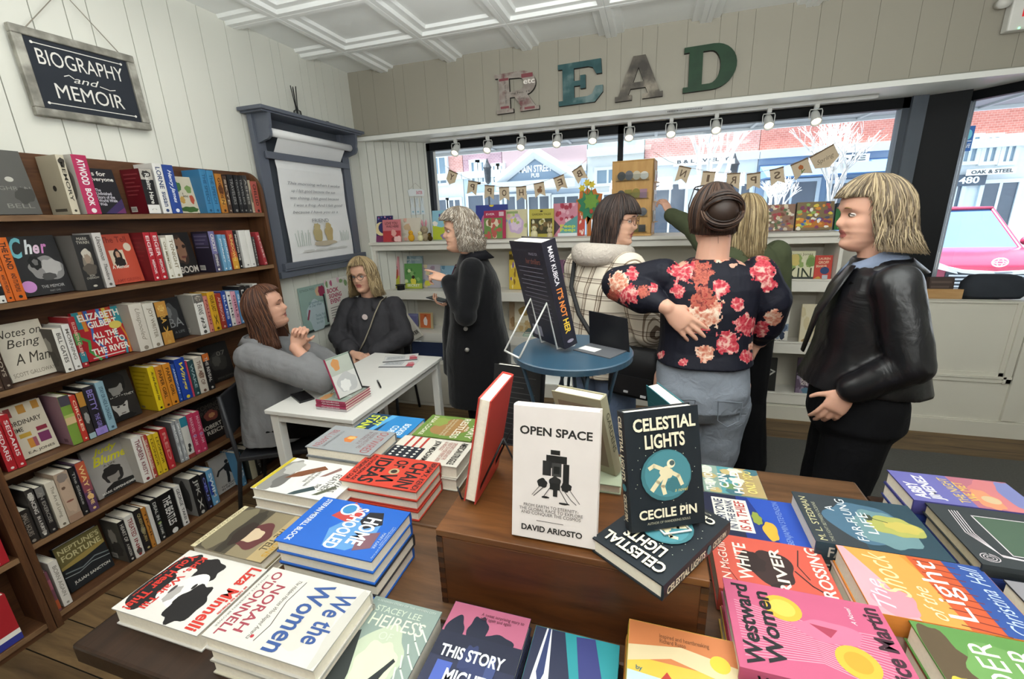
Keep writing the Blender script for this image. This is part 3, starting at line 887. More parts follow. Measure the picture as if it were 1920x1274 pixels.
fifth = [
    ('S', Z3(176), Z3(247), .15, '#2b2725', 'SMALL HOURS', '#8d8378', 'short black paperback at the left upright'),
    ('S', Z3(256), Z3(306), .225, '#3a3735', ['DANCING', 'IN A FURY'], '#d8d3cb', 'dark grey hardcover with white smudged spine', {'s': [('b', .5, .85, .35, .08, '#b8b3ab', 3), ('b', .5, .1, .3, .04, '#a9a49c', 5)]}),
    ('S', Z3(310), Z3(356), .215, '#262324', 'AN EXERCISE', '#9a958e', 'black hardcover with grey spine title', {'b': ['#2f2c2c'], 's': [('r', 0, .8, 1, 1, '#7d7a76')]}),
    ('S', Z3(368), Z3(425), .215, '#d9d0bf', 'The Art of Living', '#6b6254', 'pale cream hardcover with thin lettering', {'f': ''}),
    ('S', Z3(428), Z3(508), .235, '#b39c88', None, K, 'hardcover with a smiling face across its beige spine', {'s': [('b', .5, .55, .42, .38, '#c3a892', 3), ('b', .35, .7, .14, .03, '#6b5344', 4), ('c', .5, .42, .28, .02, '#8c5a4c'), ('b', .5, .9, .4, .08, '#8d8078', 6), ('r', 0, 0, 1, .14, '#a48570')]}),
    ('S', Z3(512), Z3(548), .235, '#222122', 'The Silence', '#a8a4a0', 'slim black hardcover after the beige face'),
    ('S', Z3(552), Z3(606), .245, '#5d3f62', ['WAY', 'HOME'], '#f0c98a', 'orange to purple dusk coloured hardcover', {'s': [('r', 0, .62, 1, 1, '#b9573a'), ('r', 0, .4, 1, .62, '#8d4a55'), ('b', .5, .3, .35, .06, '#e6b878', 3)]}),
    ('F', Z3(606), Z3(852), .245, '#a6a09b', [('t', 'Judy', .2, .8, .8, .95, '#d8cf2b', 'hi'), ('t', 'Blume', .14, .62, .94, .79, '#d8cf2b', 'hi'), ('t', 'A LIFE', .34, .555, .62, .595, '#5b564f'), ('b', .48, .36, .24, .17, '#292524', 3), ('b', .47, .32, .14, .13, '#8d8680', 4), ('b', .48, .44, .23, .09, '#252120', 6), ('p', [(.1, 0), (.24, .14), (.42, .2), (.62, .18), (.86, .16), (1, .08), (1, 0)], '#1e1c1c'), ('t', 'MARK OPPENHEIMER', .1, .04, .92, .085, '#d8d4ce')], 'grey face-out book with yellow lettering and a curly portrait'),
    ('S', Z1(983), Z1(1047), .245, '#e6e1da', ['THOREN', 'KRISTY'], '#7d2f3a', 'white hardcover with wine red serif title', {'b': ['#cfc9c2']}),
    ('S', Z1(1049), Z1(1082), .235, '#b4443a', 'THE UNDERGROUND', '#edd9c8', 'brick red and cream hardcover', {'s': [('r', 0, 0, .3, 1, '#ded2bd')]}),
    ('S', Z1(1084), Z1(1116), .225, '#dcb92a', 'LEONOR', '#6d5a12', 'first of two lemon yellow hardcovers', {'b': ['#c2a122']}),
    ('S', Z1(1118), Z1(1152), .222, '#dcb92a', 'LEONOR', '#6d5a12', 'second of two lemon yellow hardcovers'),
    ('S', Z1(1160), Z1(1205), .228, '#b92f36', 'RED', '#d98f86', 'poppy red hardcover with plain spine', {'b': ['#a32a31']}),
    ('S', Z1(1238), Z1(1264), .235, '#9a9c9f', ['SIMULATED', 'X'], '#f0f0f0', 'first of two silver grey hardcovers', {'b': ['#6f6d6e']}),
    ('S', Z1(1266), Z1(1290), .235, '#9a9c9f', ['SIMULATED', 'X'], '#f0f0f0', 'second of two silver grey hardcovers'),
    ('S', Z1(1292), Z1(1338), .24, '#cfccc6', None, K, 'white collage hardcover with teal head and black prints', {'s': [('r', 0, .78, 1, 1, '#2e7f95'), ('b', .5, .3, .2, .06, '#2b2a2a', 4), ('b', .4, .2, .2, .05, '#2b2a2a', 7), ('r', 0, 0, 1, .1, '#8d3a35')]}),
    ('S', Z1(1340), Z1(1382), .24, '#c03a5f', 'MARVEL GLAM', '#e6a9b8', 'first of two raspberry pink hardcovers', {'s': [('c', .5, .45, .35, .03, '#7f6aa8')]}),
    ('S', Z1(1384), Z1(1422), .238, '#c03a5f', 'MARVEL GLAM', '#e6a9b8', 'second of two raspberry pink hardcovers', {'s': [('c', .5, .45, .35, .03, '#7f6aa8')]}),
    ('F', Z1(1390), Z1(1592), .235, '#221f1e', [('t', 'COMING\nUP SHORT', .08, .66, .9, .92, '#57504a', 'c'), ('b', .5, .62, .22, .13, '#7d4038', 3), ('b', .52, .62, .1, .06, '#c08a5c', 4), ('t', 'ROBERT B.', .1, .3, .92, .4, '#cfc8bd'), ('t', 'REICH', .22, .16, .8, .26, '#cfc8bd')], 'black face-out book with a small red fist emblem'),
    ('F', Z1(1600), Z1(1765), .23, '#1a191b', [('b', .6, .66, .2, .2, '#4c2c33', 5), ('b', .3, .2, .14, .06, '#7b7a78', 3), ('t', 'TRUMP', .4, .16, .98, .26, '#8b8783', '')], 'black face-out book with a faint crimson shape at the end'),
]
bottom = [
    ('S', Z3(325), Z3(378), .2, '#7a4a58', None, K, 'plum and orange banded paperback at the left upright', {'s': [('r', 0, .55, 1, .8, '#a05a68'), ('r', 0, .05, 1, .28, '#b85a35')]}),
    ('S', Z3(392), Z3(444), .225, '#dfd9d0', 'BORN AGAIN', '#9a938a', 'white hardcover with torn jacket foot', {'b': ['#c9c3ba']}),
    ('F', Z3(440), Z3(698), .225, '#232629', [('p', [(0, .52), (.4, .6), (1, .66), (1, 1), (0, 1)], '#6f653a'), ('p', [(0, .5), (.5, .52), (1, .6), (1, .68), (.4, .62), (0, .56)], '#a08a4a'), ('l', [(.05, .42), (.4, .36), (.7, .44), (1, .38)], .03, '#7d8688'), ('l', [(.0, .34), (.3, .3), (.6, .36), (1, .3)], .02, '#98a0a0'), ('t', "NEPTUNE'S", .06, .82, .96, .93, '#cfc493'), ('t', 'FORTUNE', .08, .66, .94, .78, '#cfc493'), ('t', 'JULIAN SANCTON', .12, .1, .94, .18, '#d9d6cd')], 'dark sea storm face-out book with olive sky'),
    ('S', Z3(788), Z3(828), .225, '#201f20', ['HEART OF', 'A NATION'], '#c9c5be', 'black hardcover with a grey photo on its back', {'b': ['#56544f', *PHOTO_B[1:], *BAR]}),
    ('S', Z3(830), Z3(882), .235, '#ddd9d2', ['TREATED', 'INK'], '#8d2f30', 'white hardcover with dark red capitals and photo', {'s': [('b', .5, .14, .3, .08, '#4a4744', 3)]}),
    ('S', Z3(884), Z3(926), .235, '#242021', 'QUEENS MOURN', '#b5a46f', 'black hardcover with figures on its spine', {'s': [('b', .5, .5, .3, .08, '#8f8a72', 4)]}),
    ('S', Z3(928), Z3(952), .23, '#bb7d35', 'TRAIL', '#5c3510', 'thin orange brown hardcover', {}),
    ('S', Z3(954), Z3(978), .226, '#d9d6d0', None, K, 'thin white hardcover after the orange brown one'),
    ('S', Z3(982), Z3(1016), .24, '#1e2021', ['DEAL IN', 'THE GAME'], '#d4d4d0', 'black hardcover with a small green dot', {'s': [('c', .5, .42, .3, .03, '#8fae3f')]}),
    ('S', Z3(1018), Z3(1114), .24, '#151516', 'THE BEATLES', '#e4e2de', 'very thick black hardcover with large white spine letters', {'b': ['#1b1b1c']}),
    ('S', Z3(1118), Z3(1152), .24, '#dcd9d5', ['GEORGE', 'TAKEI'], '#333235', 'white hardcover with bold grey name', {}),
    ('S', Z3(1206), Z3(1262), .235, '#1f1e20', ['JFK', 'X'], '#b9b6b0', 'black hardcover with a black and white photo back', {'b': ['#8f8d8b', ('b', .5, .5, .3, .4, '#3f3d3c', 3)]}),
    ('S', Z3(1266), Z3(1296), .225, '#1f1f2c', 'OPUS', '#7d86c8', 'black hardcover with blue speckled spine', {'s': [('b', .5, .6, .3, .15, '#3a3d9a', 3)]}),
    ('S', Z3(1298), Z3(1336), .225, '#6ba3cc', 'SWIM', '#e5eff6', 'azure hardcover before the dancing man', {'s': [('r', 0, .3, .4, .7, '#2a3f9a')]}),
    ('F', Z3(1330), Z3(1500), .225, '#b4afaa', [('b', .5, .6, .12, .1, '#1c1b1c', 3), ('c', .52, .76, .06, .05, '#1c1b1c'), ('l', [(.5, .66), (.22, .6), (.14, .5)], .06, '#1c1b1c'), ('l', [(.5, .66), (.76, .7), (.9, .6)], .06, '#1c1b1c'), ('l', [(.5, .54), (.66, .36), (.9, .24)], .09, '#1c1b1c'), ('l', [(.48, .54), (.46, .34), (.42, .2)], .09, '#1c1b1c'), ('t', 'THE DANCER', .14, .12, .84, .17, '#5c5853'), ('t', 'IN NEW YORK', .14, .05, .86, .1, '#3d3a37')], 'grey face-out book with a black dancing silhouette', {'sc': '#a07f60'}),
    ('S', Z1(1662), Z1(1688), .225, '#5f96bd', 'AIR', '#e5eff6', 'light blue hardcover after the dancing silhouette', {'b': ['#5b93bd']}),
    ('S', Z1(1724), Z1(1762), .21, '#d5d0b4', None, K, 'cream hardcover near the right end', {'b': ['#3f4540']}),
    ('S', Z1(1766), Z1(1800), .215, '#2c2b2a', 'KEEP', '#8d8a84', 'black hardcover near the right end', {}),
    ('F', Z1(1815), Z1(1960), .21, '#201e1f', [('b', .5, .55, .3, .3, '#3f3a38', 3), ('b', .45, .6, .16, .16, '#6d635c', 5), ('t', 'ROCK', .2, .1, .85, .2, '#6d6963')], 'last black face-out book behind the grey blazer'),
]
for row, data in enumerate((top, second, third, fourth, fifth, bottom)):
    for b in data:
        TONE = .8
        (shelf_spine if b[0] == 'S' else shelf_face)(row, b)
        TONE = 1.0

# the bookcase cut off at the lower left
N2 = ['top', 'second', 'third', 'upper shelf of the left bookcase', 'lower shelf of the left bookcase', 'lowest shelf of the left bookcase']
G2 = ['a', 'b', 'c', 'books in the left bookcase', 'books in the left bookcase', 'books in the left bookcase']
left = [
    (3, ('S', .50, .58, .22, '#20262a', 'VOICE', '#9aa5a8', 'black hardcover at the cut edge')),
    (4, ('S', .60, .645, .235, '#23292c', 'RIVERS', '#9aa5a8', 'dark slate hardcover left of the red one')),
    (4, ('S', .648, .672, .225, '#d9d4cc', None, K, 'thin white hardcover left of the red one')),
    (4, ('S', .675, .755, .235, '#a4222b', 'KAWASAKI', '#f0e4e2', 'thick red hardcover with large white capitals', {'b': ['#d8d3cb']})),
    (3, ('S', .70, .775, .22, '#b8383a', 'HEART', '#f0e0dc', 'crimson hardcover high at the picture edge')),
    (5, ('S', .40, .455, .225, '#1c2326', 'NIGHTFALL', '#9aa5a8', 'first of two black green hardcovers')),
    (5, ('S', .46, .55, .235, '#232d30', 'NIGHTFALL', '#aab3b5', 'second and thicker of two black green hardcovers')),
    (5, ('S', .555, .625, .225, '#a5bf9c', 'HOUSEPLANT', '#6f8f6c', 'pale green hardcover fading to yellow', {'s': [('r', 0, 0, 1, .3, '#bdb95e')]})),
    (5, ('S', .63, .71, .22, '#a3242c', None, K, 'red hardcover with white and blue foot', {'s': [('r', 0, .14, 1, .24, '#e3dfd8'), ('r', 0, 0, 1, .14, '#2f3585')], 'b': ['#7f1c22']})),
]
for row, b in left:
    shelf_spine(row, b, ROWS2, N2, G2, yrange=True)
# ================================================================ white shelf unit under the window
WUN = mat('#dedad0', 0.5, 0.3, 0.02, 5)
WUB = mat('#cfcabd', 0.6, 0.2, 0.02, 5)
UT = 1.42
unit = thing('display_shelf_unit', 'long cream painted display shelf unit under the shop window', 'shelf unit', (-0.6, 3.85, 0))
uM = Matrix.Translation((0.6, -3.85, 0))
XM = -0.575


def upart(name, boxes, m=WUN, bev=0.003):
    g = G(uM)
    for a, b in boxes:
        g.box(a, b, m)
    return g.build(name, unit, bevel=bev)


upart('top_board', [((XL, 3.575, UT - 0.025), (1.295, YG - 0.035, UT)), ((XL, 3.595, UT - 0.075), (1.285, 3.615, UT - 0.025))])
upart('back_panel', [((XL, 3.9, 0.0), (1.285, 3.92, UT - 0.025))], WUB)
for x0, x1 in ((XL, XL + 0.045), (XM - 0.03, XM + 0.03), (1.262, 1.285)):
    upart('upright', [((x0, 3.6, 0.0), (x1, 3.9, UT - 0.025))])
for z in (0.965, 0.565):
    upart('shelf', [((XL + 0.045, 3.60, z - 0.02), (XM - 0.03, 3.9, z)), ((XL + 0.045, 3.585, z - 0.075), (XM - 0.03, 3.60, z + 0.006))])
for z in (1.05, 0.58, 0.17):
    upart('shelf', [((XM + 0.03, 3.62, z - 0.02), (1.262, 3.9, z)), ((XM + 0.03, 3.585, z - 0.045), (1.27, 3.61, z + 0.035)), ((XM + 0.03, 3.58, z + 0.035), (1.27, 3.615, z + 0.045))])
upart('plinth', [((XL, 3.60, 0.0), (1.285, 3.62, 0.13))])

def ell_(c, a, b, n=20):
    return [(c[0] + a * math.copysign(abs(cos(2 * PI * k / n)) ** .6, cos(2 * PI * k / n)), c[1] + b * math.copysign(abs(sin(2 * PI * k / n)) ** .6, sin(2 * PI * k / n)), c[2]) for k in range(n)]



def unit_face(p0, p1, ytop, z, Y, col, art, label, lean=0.12, T=0.012, group='picture books on the window shelf unit', name='picture_book', cat='book', sc=None):
    """Book standing face out on the shelf unit: base columns p0, p1, top row ytop in the photo."""
    x0, x1 = [float(at_y(p, 0.5 * (637 + ytop), Y)[0]) for p in (p0, p1)]
    # base columns are read at the base row
    d = lambda px: y_row(px, Y, z)
    x0, x1 = d(p0), d(p1)
    h = float(at_y((p0 + p1) / 2, ytop, Y)[2]) - z
    h = max(h, 0.05) / cos(lean)
    x1 = min(x1, 1.257) if x0 < 1.25 and z < 1.3 else x1
    M = frame((x0, Y + T * cos(lean), z + 0.003), (1, 0, 0), (0, sin(lean), cos(lean)))
    return book(label, x1 - x0, h, T, col, M, front=art, group=group, name=name, cat=cat, spine_col=sc)


def y_row(px, Y, z):
    """X of the point of plane Y at height z that shows in picture column px."""
    d0, d1 = ray(px, 0), ray(px, 1) - ray(px, 0)
    k = z - EYE[2]
    y = (k * d0[1] - Y * d0[2]) / (Y * d1[2] - k * d1[1])
    return float(at_y(px, y, Y)[0])


def blobs(n, cols, seed, lo=0.05, hi=0.12, u=(0.05, 0.95), v=(0.05, 0.95)):
    r = random.Random(seed)
    return [('b', r.uniform(*u), r.uniform(*v), r.uniform(lo, hi), r.uniform(lo, hi), r.choice(cols), r.randrange(999)) for _ in range(n)]


T0 = UT
unit_face(697, 738, 406, T0, 3.632, '#2f2f63', [('r', 0, 0, 1, .25, '#7b3561'), *blobs(9, ['#c94f79', '#6a76c0', '#d7a2c0'], 2, .02, .04, v=(.5, .95)), ('c', .48, .5, .3, .26, '#ecd9a6'), ('c', .6, .54, .25, .22, '#34346b')], 'navy and plum picture book with a crescent moon at the left end')
unit_face(719, 752, 413, T0, 3.602, '#d27d84', [('r', 0, 0, 1, .5, '#b93d43'), *blobs(6, ['#f0c7c2', '#7d2f30', '#e5a7a0'], 5, .08, .16, v=(.1, .5)), ('t', 'LOVE YOU', .14, .78, .84, .9, '#5c2a2f'), ('t', 'WAS HERE', .2, .64, .9, .75, '#5c2a2f')], 'coral picture book with red figures in front of the moon book', sc='#3a2a2d')
unit_face(751, 790, 410, T0, 3.72, '#d9d2c2', [*blobs(6, ['#b9a894', '#e0b0a0', '#c9c3b0'], 8, .06, .14), ('b', .35, .6, .16, .14, '#cdb38e', 3)], 'pale cream picture book behind the yellow toy chicks')
unit_face(812, 868, 395, T0, 3.76, '#8dbfd2', [('p', [(0, 0), (1, 0), (1, .45), (.7, .55), (.3, .42), (0, .5)], '#b5c238'), ('t', 'Easter', .22, .76, .98, .88, '#5b4b93'), *blobs(8, ['#6a5b78', '#e6e0d2', '#d9c04a', '#efe7dd'], 6, .05, .09, v=(.15, .6)), ('b', .4, .12, .14, .1, '#8e7ba6', 5)], 'light blue picture book with a purple word and spring green hill')
unit_face(893, 952, 385, T0, 3.86, '#35418f', [('c', .5, .45, .34, .38, '#c9749f'), ('c', .5, .4, .28, .3, '#d8a0c0'), ('c', .5, .98, .07, .04, '#e9d23a')], 'tall navy picture book with a pink arch behind grey curls')
unit_face(908, 948, 396, T0, 3.74, '#a82d52', [('r', .0, 0, .86, .74, '#6a8a4a'), *blobs(14, ['#b5584f', '#dcc8b0', '#8fae5d', '#7d5a34'], 9, .06, .14, u=(.05, .8), v=(.05, .7)), ('t', 'EVER', .1, .84, .5, .91, '#e9cdd6'), ('r', .7, .8, .92, .95, '#d7b9c2')], 'crimson framed picture book with a leafy garden scene')
unit_face(946, 988, 394, T0, 3.78, '#cfc7a2', [('b', .52, .48, .34, .34, '#c4a9cb', 3), ('b', .52, .5, .24, .24, '#d8c2d8', 4), *blobs(9, ['#dcc66e', '#a9b873', '#98a7cc', '#d9a0a8'], 12, .05, .09), ('r', .1, .86, .6, .94, '#8da06a')], 'pastel picture book with a large lilac egg')
unit_face(992, 1038, 393, T0, 3.78, '#b8ab45', [('r', .06, .12, .94, .66, '#3f3a1c'), *blobs(16, ['#8a7d3a', '#c9c08a', '#5d5426', '#d9d3b5', '#77603a'], 3, .05, .11, u=(.12, .88), v=(.16, .6)), ('t', 'GARDEN TALES', .12, .78, .88, .85, '#5a5218'), ('c', .5, .92, .06, .03, '#3f3a1c')], 'olive yellow picture book with a crowd of small animals')
unit_face(1037, 1082, 382, T0, 3.82, '#c98093', [*blobs(20, ['#b23550', '#dba5b4', '#a02f45', '#e2c0c6'], 7, .05, .1, v=(.45, .98)), ('p', [(0, 0), (0, .55), (.3, .3)], '#4b3a44'), ('p', [(.2, 0), (1, 0), (1, .62), (.5, .4)], '#5c9a98'), ('t', 'Peep\nPeep', .3, .12, .92, .36, '#c8d433'), ('r', .2, 0, 1, .1, '#dfe5e6')], 'pink blossom picture book with teal corner and yellow words')
unit_face(1083, 1096, 398, T0, 3.86, '#c2402f', [*blobs(14, ['#f0d9cc'], 7, .06, .08)], 'narrow red dotted book beside the wooden flower')
unit_face(1428, 1487, 386, T0, 3.78, '#8c6a58', blobs(60, ['#c9b9a4', '#a8434a', '#d8cfc3', '#5d6b4a', '#7d4a3a', '#b98d4a', '#6d6479', '#e3d5b9'], 21, .035, .075), 'busy jigsaw puzzle box with red and cream figures', T=0.045, name='puzzle_box', cat='puzzle box', group='jigsaw puzzle boxes on the shelf unit', sc='#26201f')
unit_face(1490, 1559, 381, T0, 3.76, '#7d6a4a', [('r', 0, .1, 1, .4, '#b5702f'), *blobs(60, ['#3f62a8', '#d9c04a', '#b0433f', '#e9e3d6', '#d98f3a', '#7d3f5d', '#4a4f6a', '#8fae5d'], 33, .035, .075)], 'busy jigsaw puzzle box with orange blue and yellow figures', T=0.045, name='puzzle_box', cat='puzzle box', group='jigsaw puzzle boxes on the shelf unit', sc='#1f2220')
unit_face(1563, 1600, 383, T0, 3.76, '#2f6a3a', [('r', 0, .8, 1, 1, '#2a3446'), *[('l', [(.2 + .2 * i, .05), (.3 + .15 * i, .75)], .05, '#5fae52') for i in range(4)], ('b', .6, .15, .25, .1, '#23353f', 3)], 'green jigsaw puzzle box with grassy stripes at the right end', T=0.045, name='puzzle_box', cat='puzzle box', group='jigsaw puzzle boxes on the shelf unit', sc='#16201a')
# second shelf
S2 = 0.965
unit_face(731, 750, 483, S2, 3.74, '#c98d92', [('r', 0, 0, 1, .4, '#b4b23f'), ('b', .6, .5, .3, .2, '#a0402f', 3), ('c', .7, .66, .12, .06, '#2d2220')], 'pink and yellow picture book with a small running figure')
unit_face(747, 794, 482, S2, 3.82, '#8da3ad', [*blobs(8, ['#a9bcc2', '#76909a', '#b7c4bb'], 4, .1, .2), ('t', 'Fairy Stories', .35, .84, .9, .92, '#d6dcd8')], 'grey blue picture book behind the green fairy book')
unit_face(760, 792, 496, S2, 3.73, '#5f9150', [('r', 0, 0, 1, .22, '#a8b544'), *blobs(9, ['#86ad6b', '#4a7a40', '#c9d4a0'], 14, .05, .12), ('b', .5, .3, .16, .14, '#d8cf4a', 3), ('c', .5, .46, .09, .07, '#3a2a20'), ('t', 'SECRET', .14, .08, .86, .18, '#e3e7d5')], 'green picture book with a fairy in a yellow dress')
unit_face(789, 826, 498, S2, 3.80, '#b5b0b8', [*blobs(8, ['#a08a9a', '#d9c9a0', '#8b9ab0'], 8, .08, .14), ('b', .4, .2, .2, .12, '#d8d04a', 4)], 'lilac grey picture book with a bridge behind the pointing hand')
unit_face(824, 855, 500, S2, 3.82, '#86a9bd', [*blobs(6, ['#a9c3cf', '#5f879f'], 8, .08, .16)], 'pale blue picture book next to the black coat sleeve')
unit_face(955, 979, 473, S2, 3.76, '#d2b33c', [('r', 0, .78, 1, .92, '#5a4a1c'), *blobs(16, ['#8a6a2a', '#e6d58a', '#7a5a9a'], 8, .04, .08)], 'yellow patterned picture book right of the black coat')
unit_face(980, 1014, 486, S2, 3.78, '#d0703a', [*blobs(8, ['#e9d9c2', '#5f7a4a', '#b0432f'], 2, .08, .14)], 'orange picture book with white flowers on the unit')
unit_face(1048, 1074, 489, S2, 3.80, '#8a5d7c', [*blobs(14, ['#c9a0b4', '#5a3550', '#b5c06a'], 2, .06, .12)], 'purple flowered picture book near the middle upright')
# third shelf
S3 = 0.565
unit_face(766, 784, 590, S3, 3.80, '#7f7fa8', [('r', .1, .2, .9, .8, '#6a6a98')], 'small lavender book on the low left shelf')
unit_face(786, 812, 588, S3, 3.74, '#b9a882', [('r', .1, .05, .86, .93, '#c4673a'), ('b', .48, .45, .14, .26, '#e3d5cf', 3), ('c', .48, .8, .1, .06, '#a04a2a')], 'small framed orange book with a pale figure')
unit_face(955, 985, 569, S3, 3.82, '#c2a888', [*blobs(6, ['#a0805a', '#d8c7a8'], 5, .1, .2)], 'kraft brown picture book on the low middle shelf')
unit_face(965, 1014, 566, S3, 3.76, '#d8cfb8', [('b', .35, .66, .2, .14, '#a88a50', 3), ('b', .62, .6, .16, .1, '#6d5b48', 5), ('r', 0, 0, 1, .3, '#c7b795'), *blobs(6, ['#b89a6a', '#9a7d55'], 5, .05, .1, v=(.05, .3))], 'cream picture book with brown rabbits in grass')
unit_face(1012, 1052, 574, S3, 3.80, '#b09a7d', [*blobs(8, ['#8a7358', '#cbb79a'], 6, .08, .16)], 'tan picture book right of the rabbit book')
g = G()
a = at_z(962, 628, S3)
for i, c in enumerate(('#5fa096', '#86c0b2', '#4a6a6f')):
    book(('lowest teal', 'middle mint', 'top slate')[i] + ' slim book lying in a small pile by the rabbit book', 0.17, 0.13, 0.014, c,
         frame((-1.05 + i * 0.008, 3.63, S3 + 0.001 + i * 0.0145), (1, 0, 0), (0, 1, 0)), group='slim books lying on the low middle shelf', name='picture_book')
# right section ledges
R1, R2, R3 = 1.05, 0.58, 0.17
unit_face(1470, 1523, 473, R1, 3.66, '#d3cfae', [('t', 'Tayari Jones', .1, .84, .92, .94, '#5d5a3c', ''), *blobs(8, ['#8da05d', '#c9b56a', '#6f8a4a'], 4, .08, .16, v=(.5, .78)), ('t', 'KIN', .08, .12, .92, .48, '#2b3524', ''), ('r', .24, .02, 1, .2, '#3b3f3c')], 'cream novel with big thin capitals and green leaves', group='novels on the right shelf unit ledges', name='novel', T=0.02)
unit_face(1524, 1578, 481, R1, 3.66, '#c0453a', [('t', 'LAUREN', .2, .84, .86, .92, '#e8c9a8'), ('t', 'GROFF', .2, .7, .8, .8, '#e8c9a8'), ('t', 'BRAWLER', .08, .57, .7, .66, '#e8c9a8'), ('c', .6, .46, .26, .13, '#2f4670'), ('b', .25, .12, .24, .12, '#d0a04a', 3), ('r', .48, 0, .8, .3, '#b9c2c8')], 'red novel with an indigo award disc', group='novels on the right shelf unit ledges', name='novel', T=0.02)
unit_face(1433, 1475, 578, R2, 3.66, '#dcd8cf', [('t', 'THE BUTTE', .05, .84, .95, .94, '#3a3a3a'), *blobs(10, ['#52617a', '#2f3a4f', '#8a97a8'], 3, .07, .14, u=(.3, .95), v=(.2, .75)), ('t', 'JULIET IZON', .05, .03, .95, .11, '#3a3a3a')], 'white novel with blue grey leaves behind the navy sleeve', group='novels on the right shelf unit ledges', name='novel', T=0.02)
unit_face(1497, 1545, 574, R2, 3.66, '#d9cfb2', [*blobs(4, ['#cdbf98'], 3, .1, .2), ('t', 'CAN', .45, .34, .95, .44, '#b5a67c', ''), ('b', .24, .09, .14, .07, '#a8875a', 5), ('b', .26, .08, .08, .05, '#ded0b8', 6)], 'sand coloured novel with a tiny brown animal', group='novels on the right shelf unit ledges', name='novel', T=0.02)
unit_face(1405, 1452, 674, R3, 3.66, '#262624', [('l', [(.06, .6), (.4, .78), (.92, .62), (.5, .4), (.06, .6)], .06, '#b9b7b0'), ('l', [(.26, .6), (.42, .68), (.74, .61), (.5, .52), (.26, .6)], .04, '#b9b7b0'), ('t', 'LAUGHT', .12, .32, .6, .39, '#8d8b85', '')], 'black novel with a white diamond outline', group='novels on the right shelf unit ledges', name='novel', T=0.02)
unit_face(1490, 1536, 676, R3, 3.66, '#5d4d5f', [*blobs(8, ['#7d6d80', '#473a4a', '#8f8295'], 3, .12, .22), ('t', 'THE\nWEST\nOCEAN\nHOTEL', .26, .28, .72, .66, '#eadfd8', 'bc'), ('b', .6, .14, .26, .08, '#5a7d92', 5)], 'mauve novel with white capitals and a swimmer', group='novels on the right shelf unit ledges', name='novel', T=0.02)
unit_face(1196, 1222, 572, R2, 3.67, '#c9a8ab', [*blobs(6, ['#a8455f', '#d8c9c0'], 3, .12, .2)], 'pink spotted novel left of the floral blouse', group='novels on the right shelf unit ledges', name='novel', T=0.02)
unit_face(1223, 1262, 570, R2, 3.66, '#b4b58d', [*blobs(12, ['#8d4a3a', '#7d8a4a', '#d1cba6'], 4, .06, .12), ('l', [(0, .5), (1, .5)], .03, '#e0dcc4')], 'sage green novel with small red flowers', group='novels on the right shelf unit ledges', name='novel', T=0.02)
unit_face(1215, 1262, 668, R3, 3.66, '#4c5a2f', [*blobs(12, ['#6d7d3a', '#7d4a3a', '#8f9a4a'], 4, .08, .16)], 'mossy green novel low behind the black handbag', group='novels on the right shelf unit ledges', name='novel', T=0.02)
unit_face(1160, 1205, 672, R3, 3.66, '#7d5a52', [*blobs(12, ['#a88a78', '#5a3a35', '#c0a890'], 4, .08, .16)], 'rust brown novel low on the middle ledge', group='novels on the right shelf unit ledges', name='novel', T=0.02)

# ---------------------------------------------------------------- toys on the top board
def toy_chick(px, py, s, col, label, beak='#d98a2a'):
    c = y_row(px, 3.66, T0)
    t = thing('toy_chick', label, 'toy', (c, 3.66, T0), 'plush chicks on the window shelf')
    m = mat(col, 0.95, 0.1, 0.12, 150, bump=0.6)
    g = G()
    g.ball((0, 0, 0.034 * s), (0.03 * s, 0.028 * s, 0.034 * s), m)
    g.ball((0, -0.004 * s, 0.078 * s), (0.022 * s, 0.021 * s, 0.022 * s), m)
    g.build('body', t, True)
    g = G()
    g.tube([(0, -0.022 * s, 0.077 * s), (0, -0.034 * s, 0.074 * s)], [0.006 * s, 0.001], beak, 6)
    g.build('beak', t)
    g = G()
    for sx in (-1, 1):
        g.ball((sx * 0.009 * s, -0.021 * s, 0.084 * s), 0.0028 * s, '#111111', 8, 6)
    g.build('eyes', t)
    return t


toy_chick(772, 448, 1.0, '#dba634', 'golden yellow toy chick left of the plush rabbit')
toy_chick(789, 447, 0.9, '#e3dcae', 'pale cream toy chick in front of the plush rabbit')
toy_chick(807, 448, 0.75, '#4a3a1c', 'small brown and black toy chick right of the plush rabbit', '#c9a63a')
toy_chick(1002, 447, 1.05, '#ddd5ac', 'pale plush chick in front of the olive book', '#cfae5a')


def rabbit(px, Y, s, col, ear, label):
    c = y_row(px, Y, T0)
    t = thing('plush_rabbit', label, 'toy', (c, Y, T0), 'plush rabbits on the window shelf')
    m = mat(col, 0.95, 0.1, 0.12, 150, bump=0.6)
    g = G()
    g.ball((0, 0, 0.04 * s), (0.04 * s, 0.034 * s, 0.042 * s), m)
    g.ball((0, -0.008 * s, 0.105 * s), (0.038 * s, 0.034 * s, 0.037 * s), m)
    g.build('body', t, True)
    for sx in (-1, 1):
        g = G()
        g.tube([(sx * 0.014 * s, 0, 0.135 * s), (sx * 0.02 * s, 0, 0.17 * s), (sx * 0.024 * s, 0.004, 0.2 * s)], [0.008 * s, 0.014 * s, 0.003 * s], ear, 10, flat=0.5)
        g.build('ear', t, True)
    g = G()
    for sx in (-1, 1):
        g.ball((sx * 0.015 * s, -0.038 * s, 0.112 * s), 0.0036 * s, '#14110f', 8, 6)
    g.ball((0, -0.042 * s, 0.1 * s), (0.005 * s, 0.003 * s, 0.003 * s), '#a0646a', 8, 6)
    g.build('face', t)


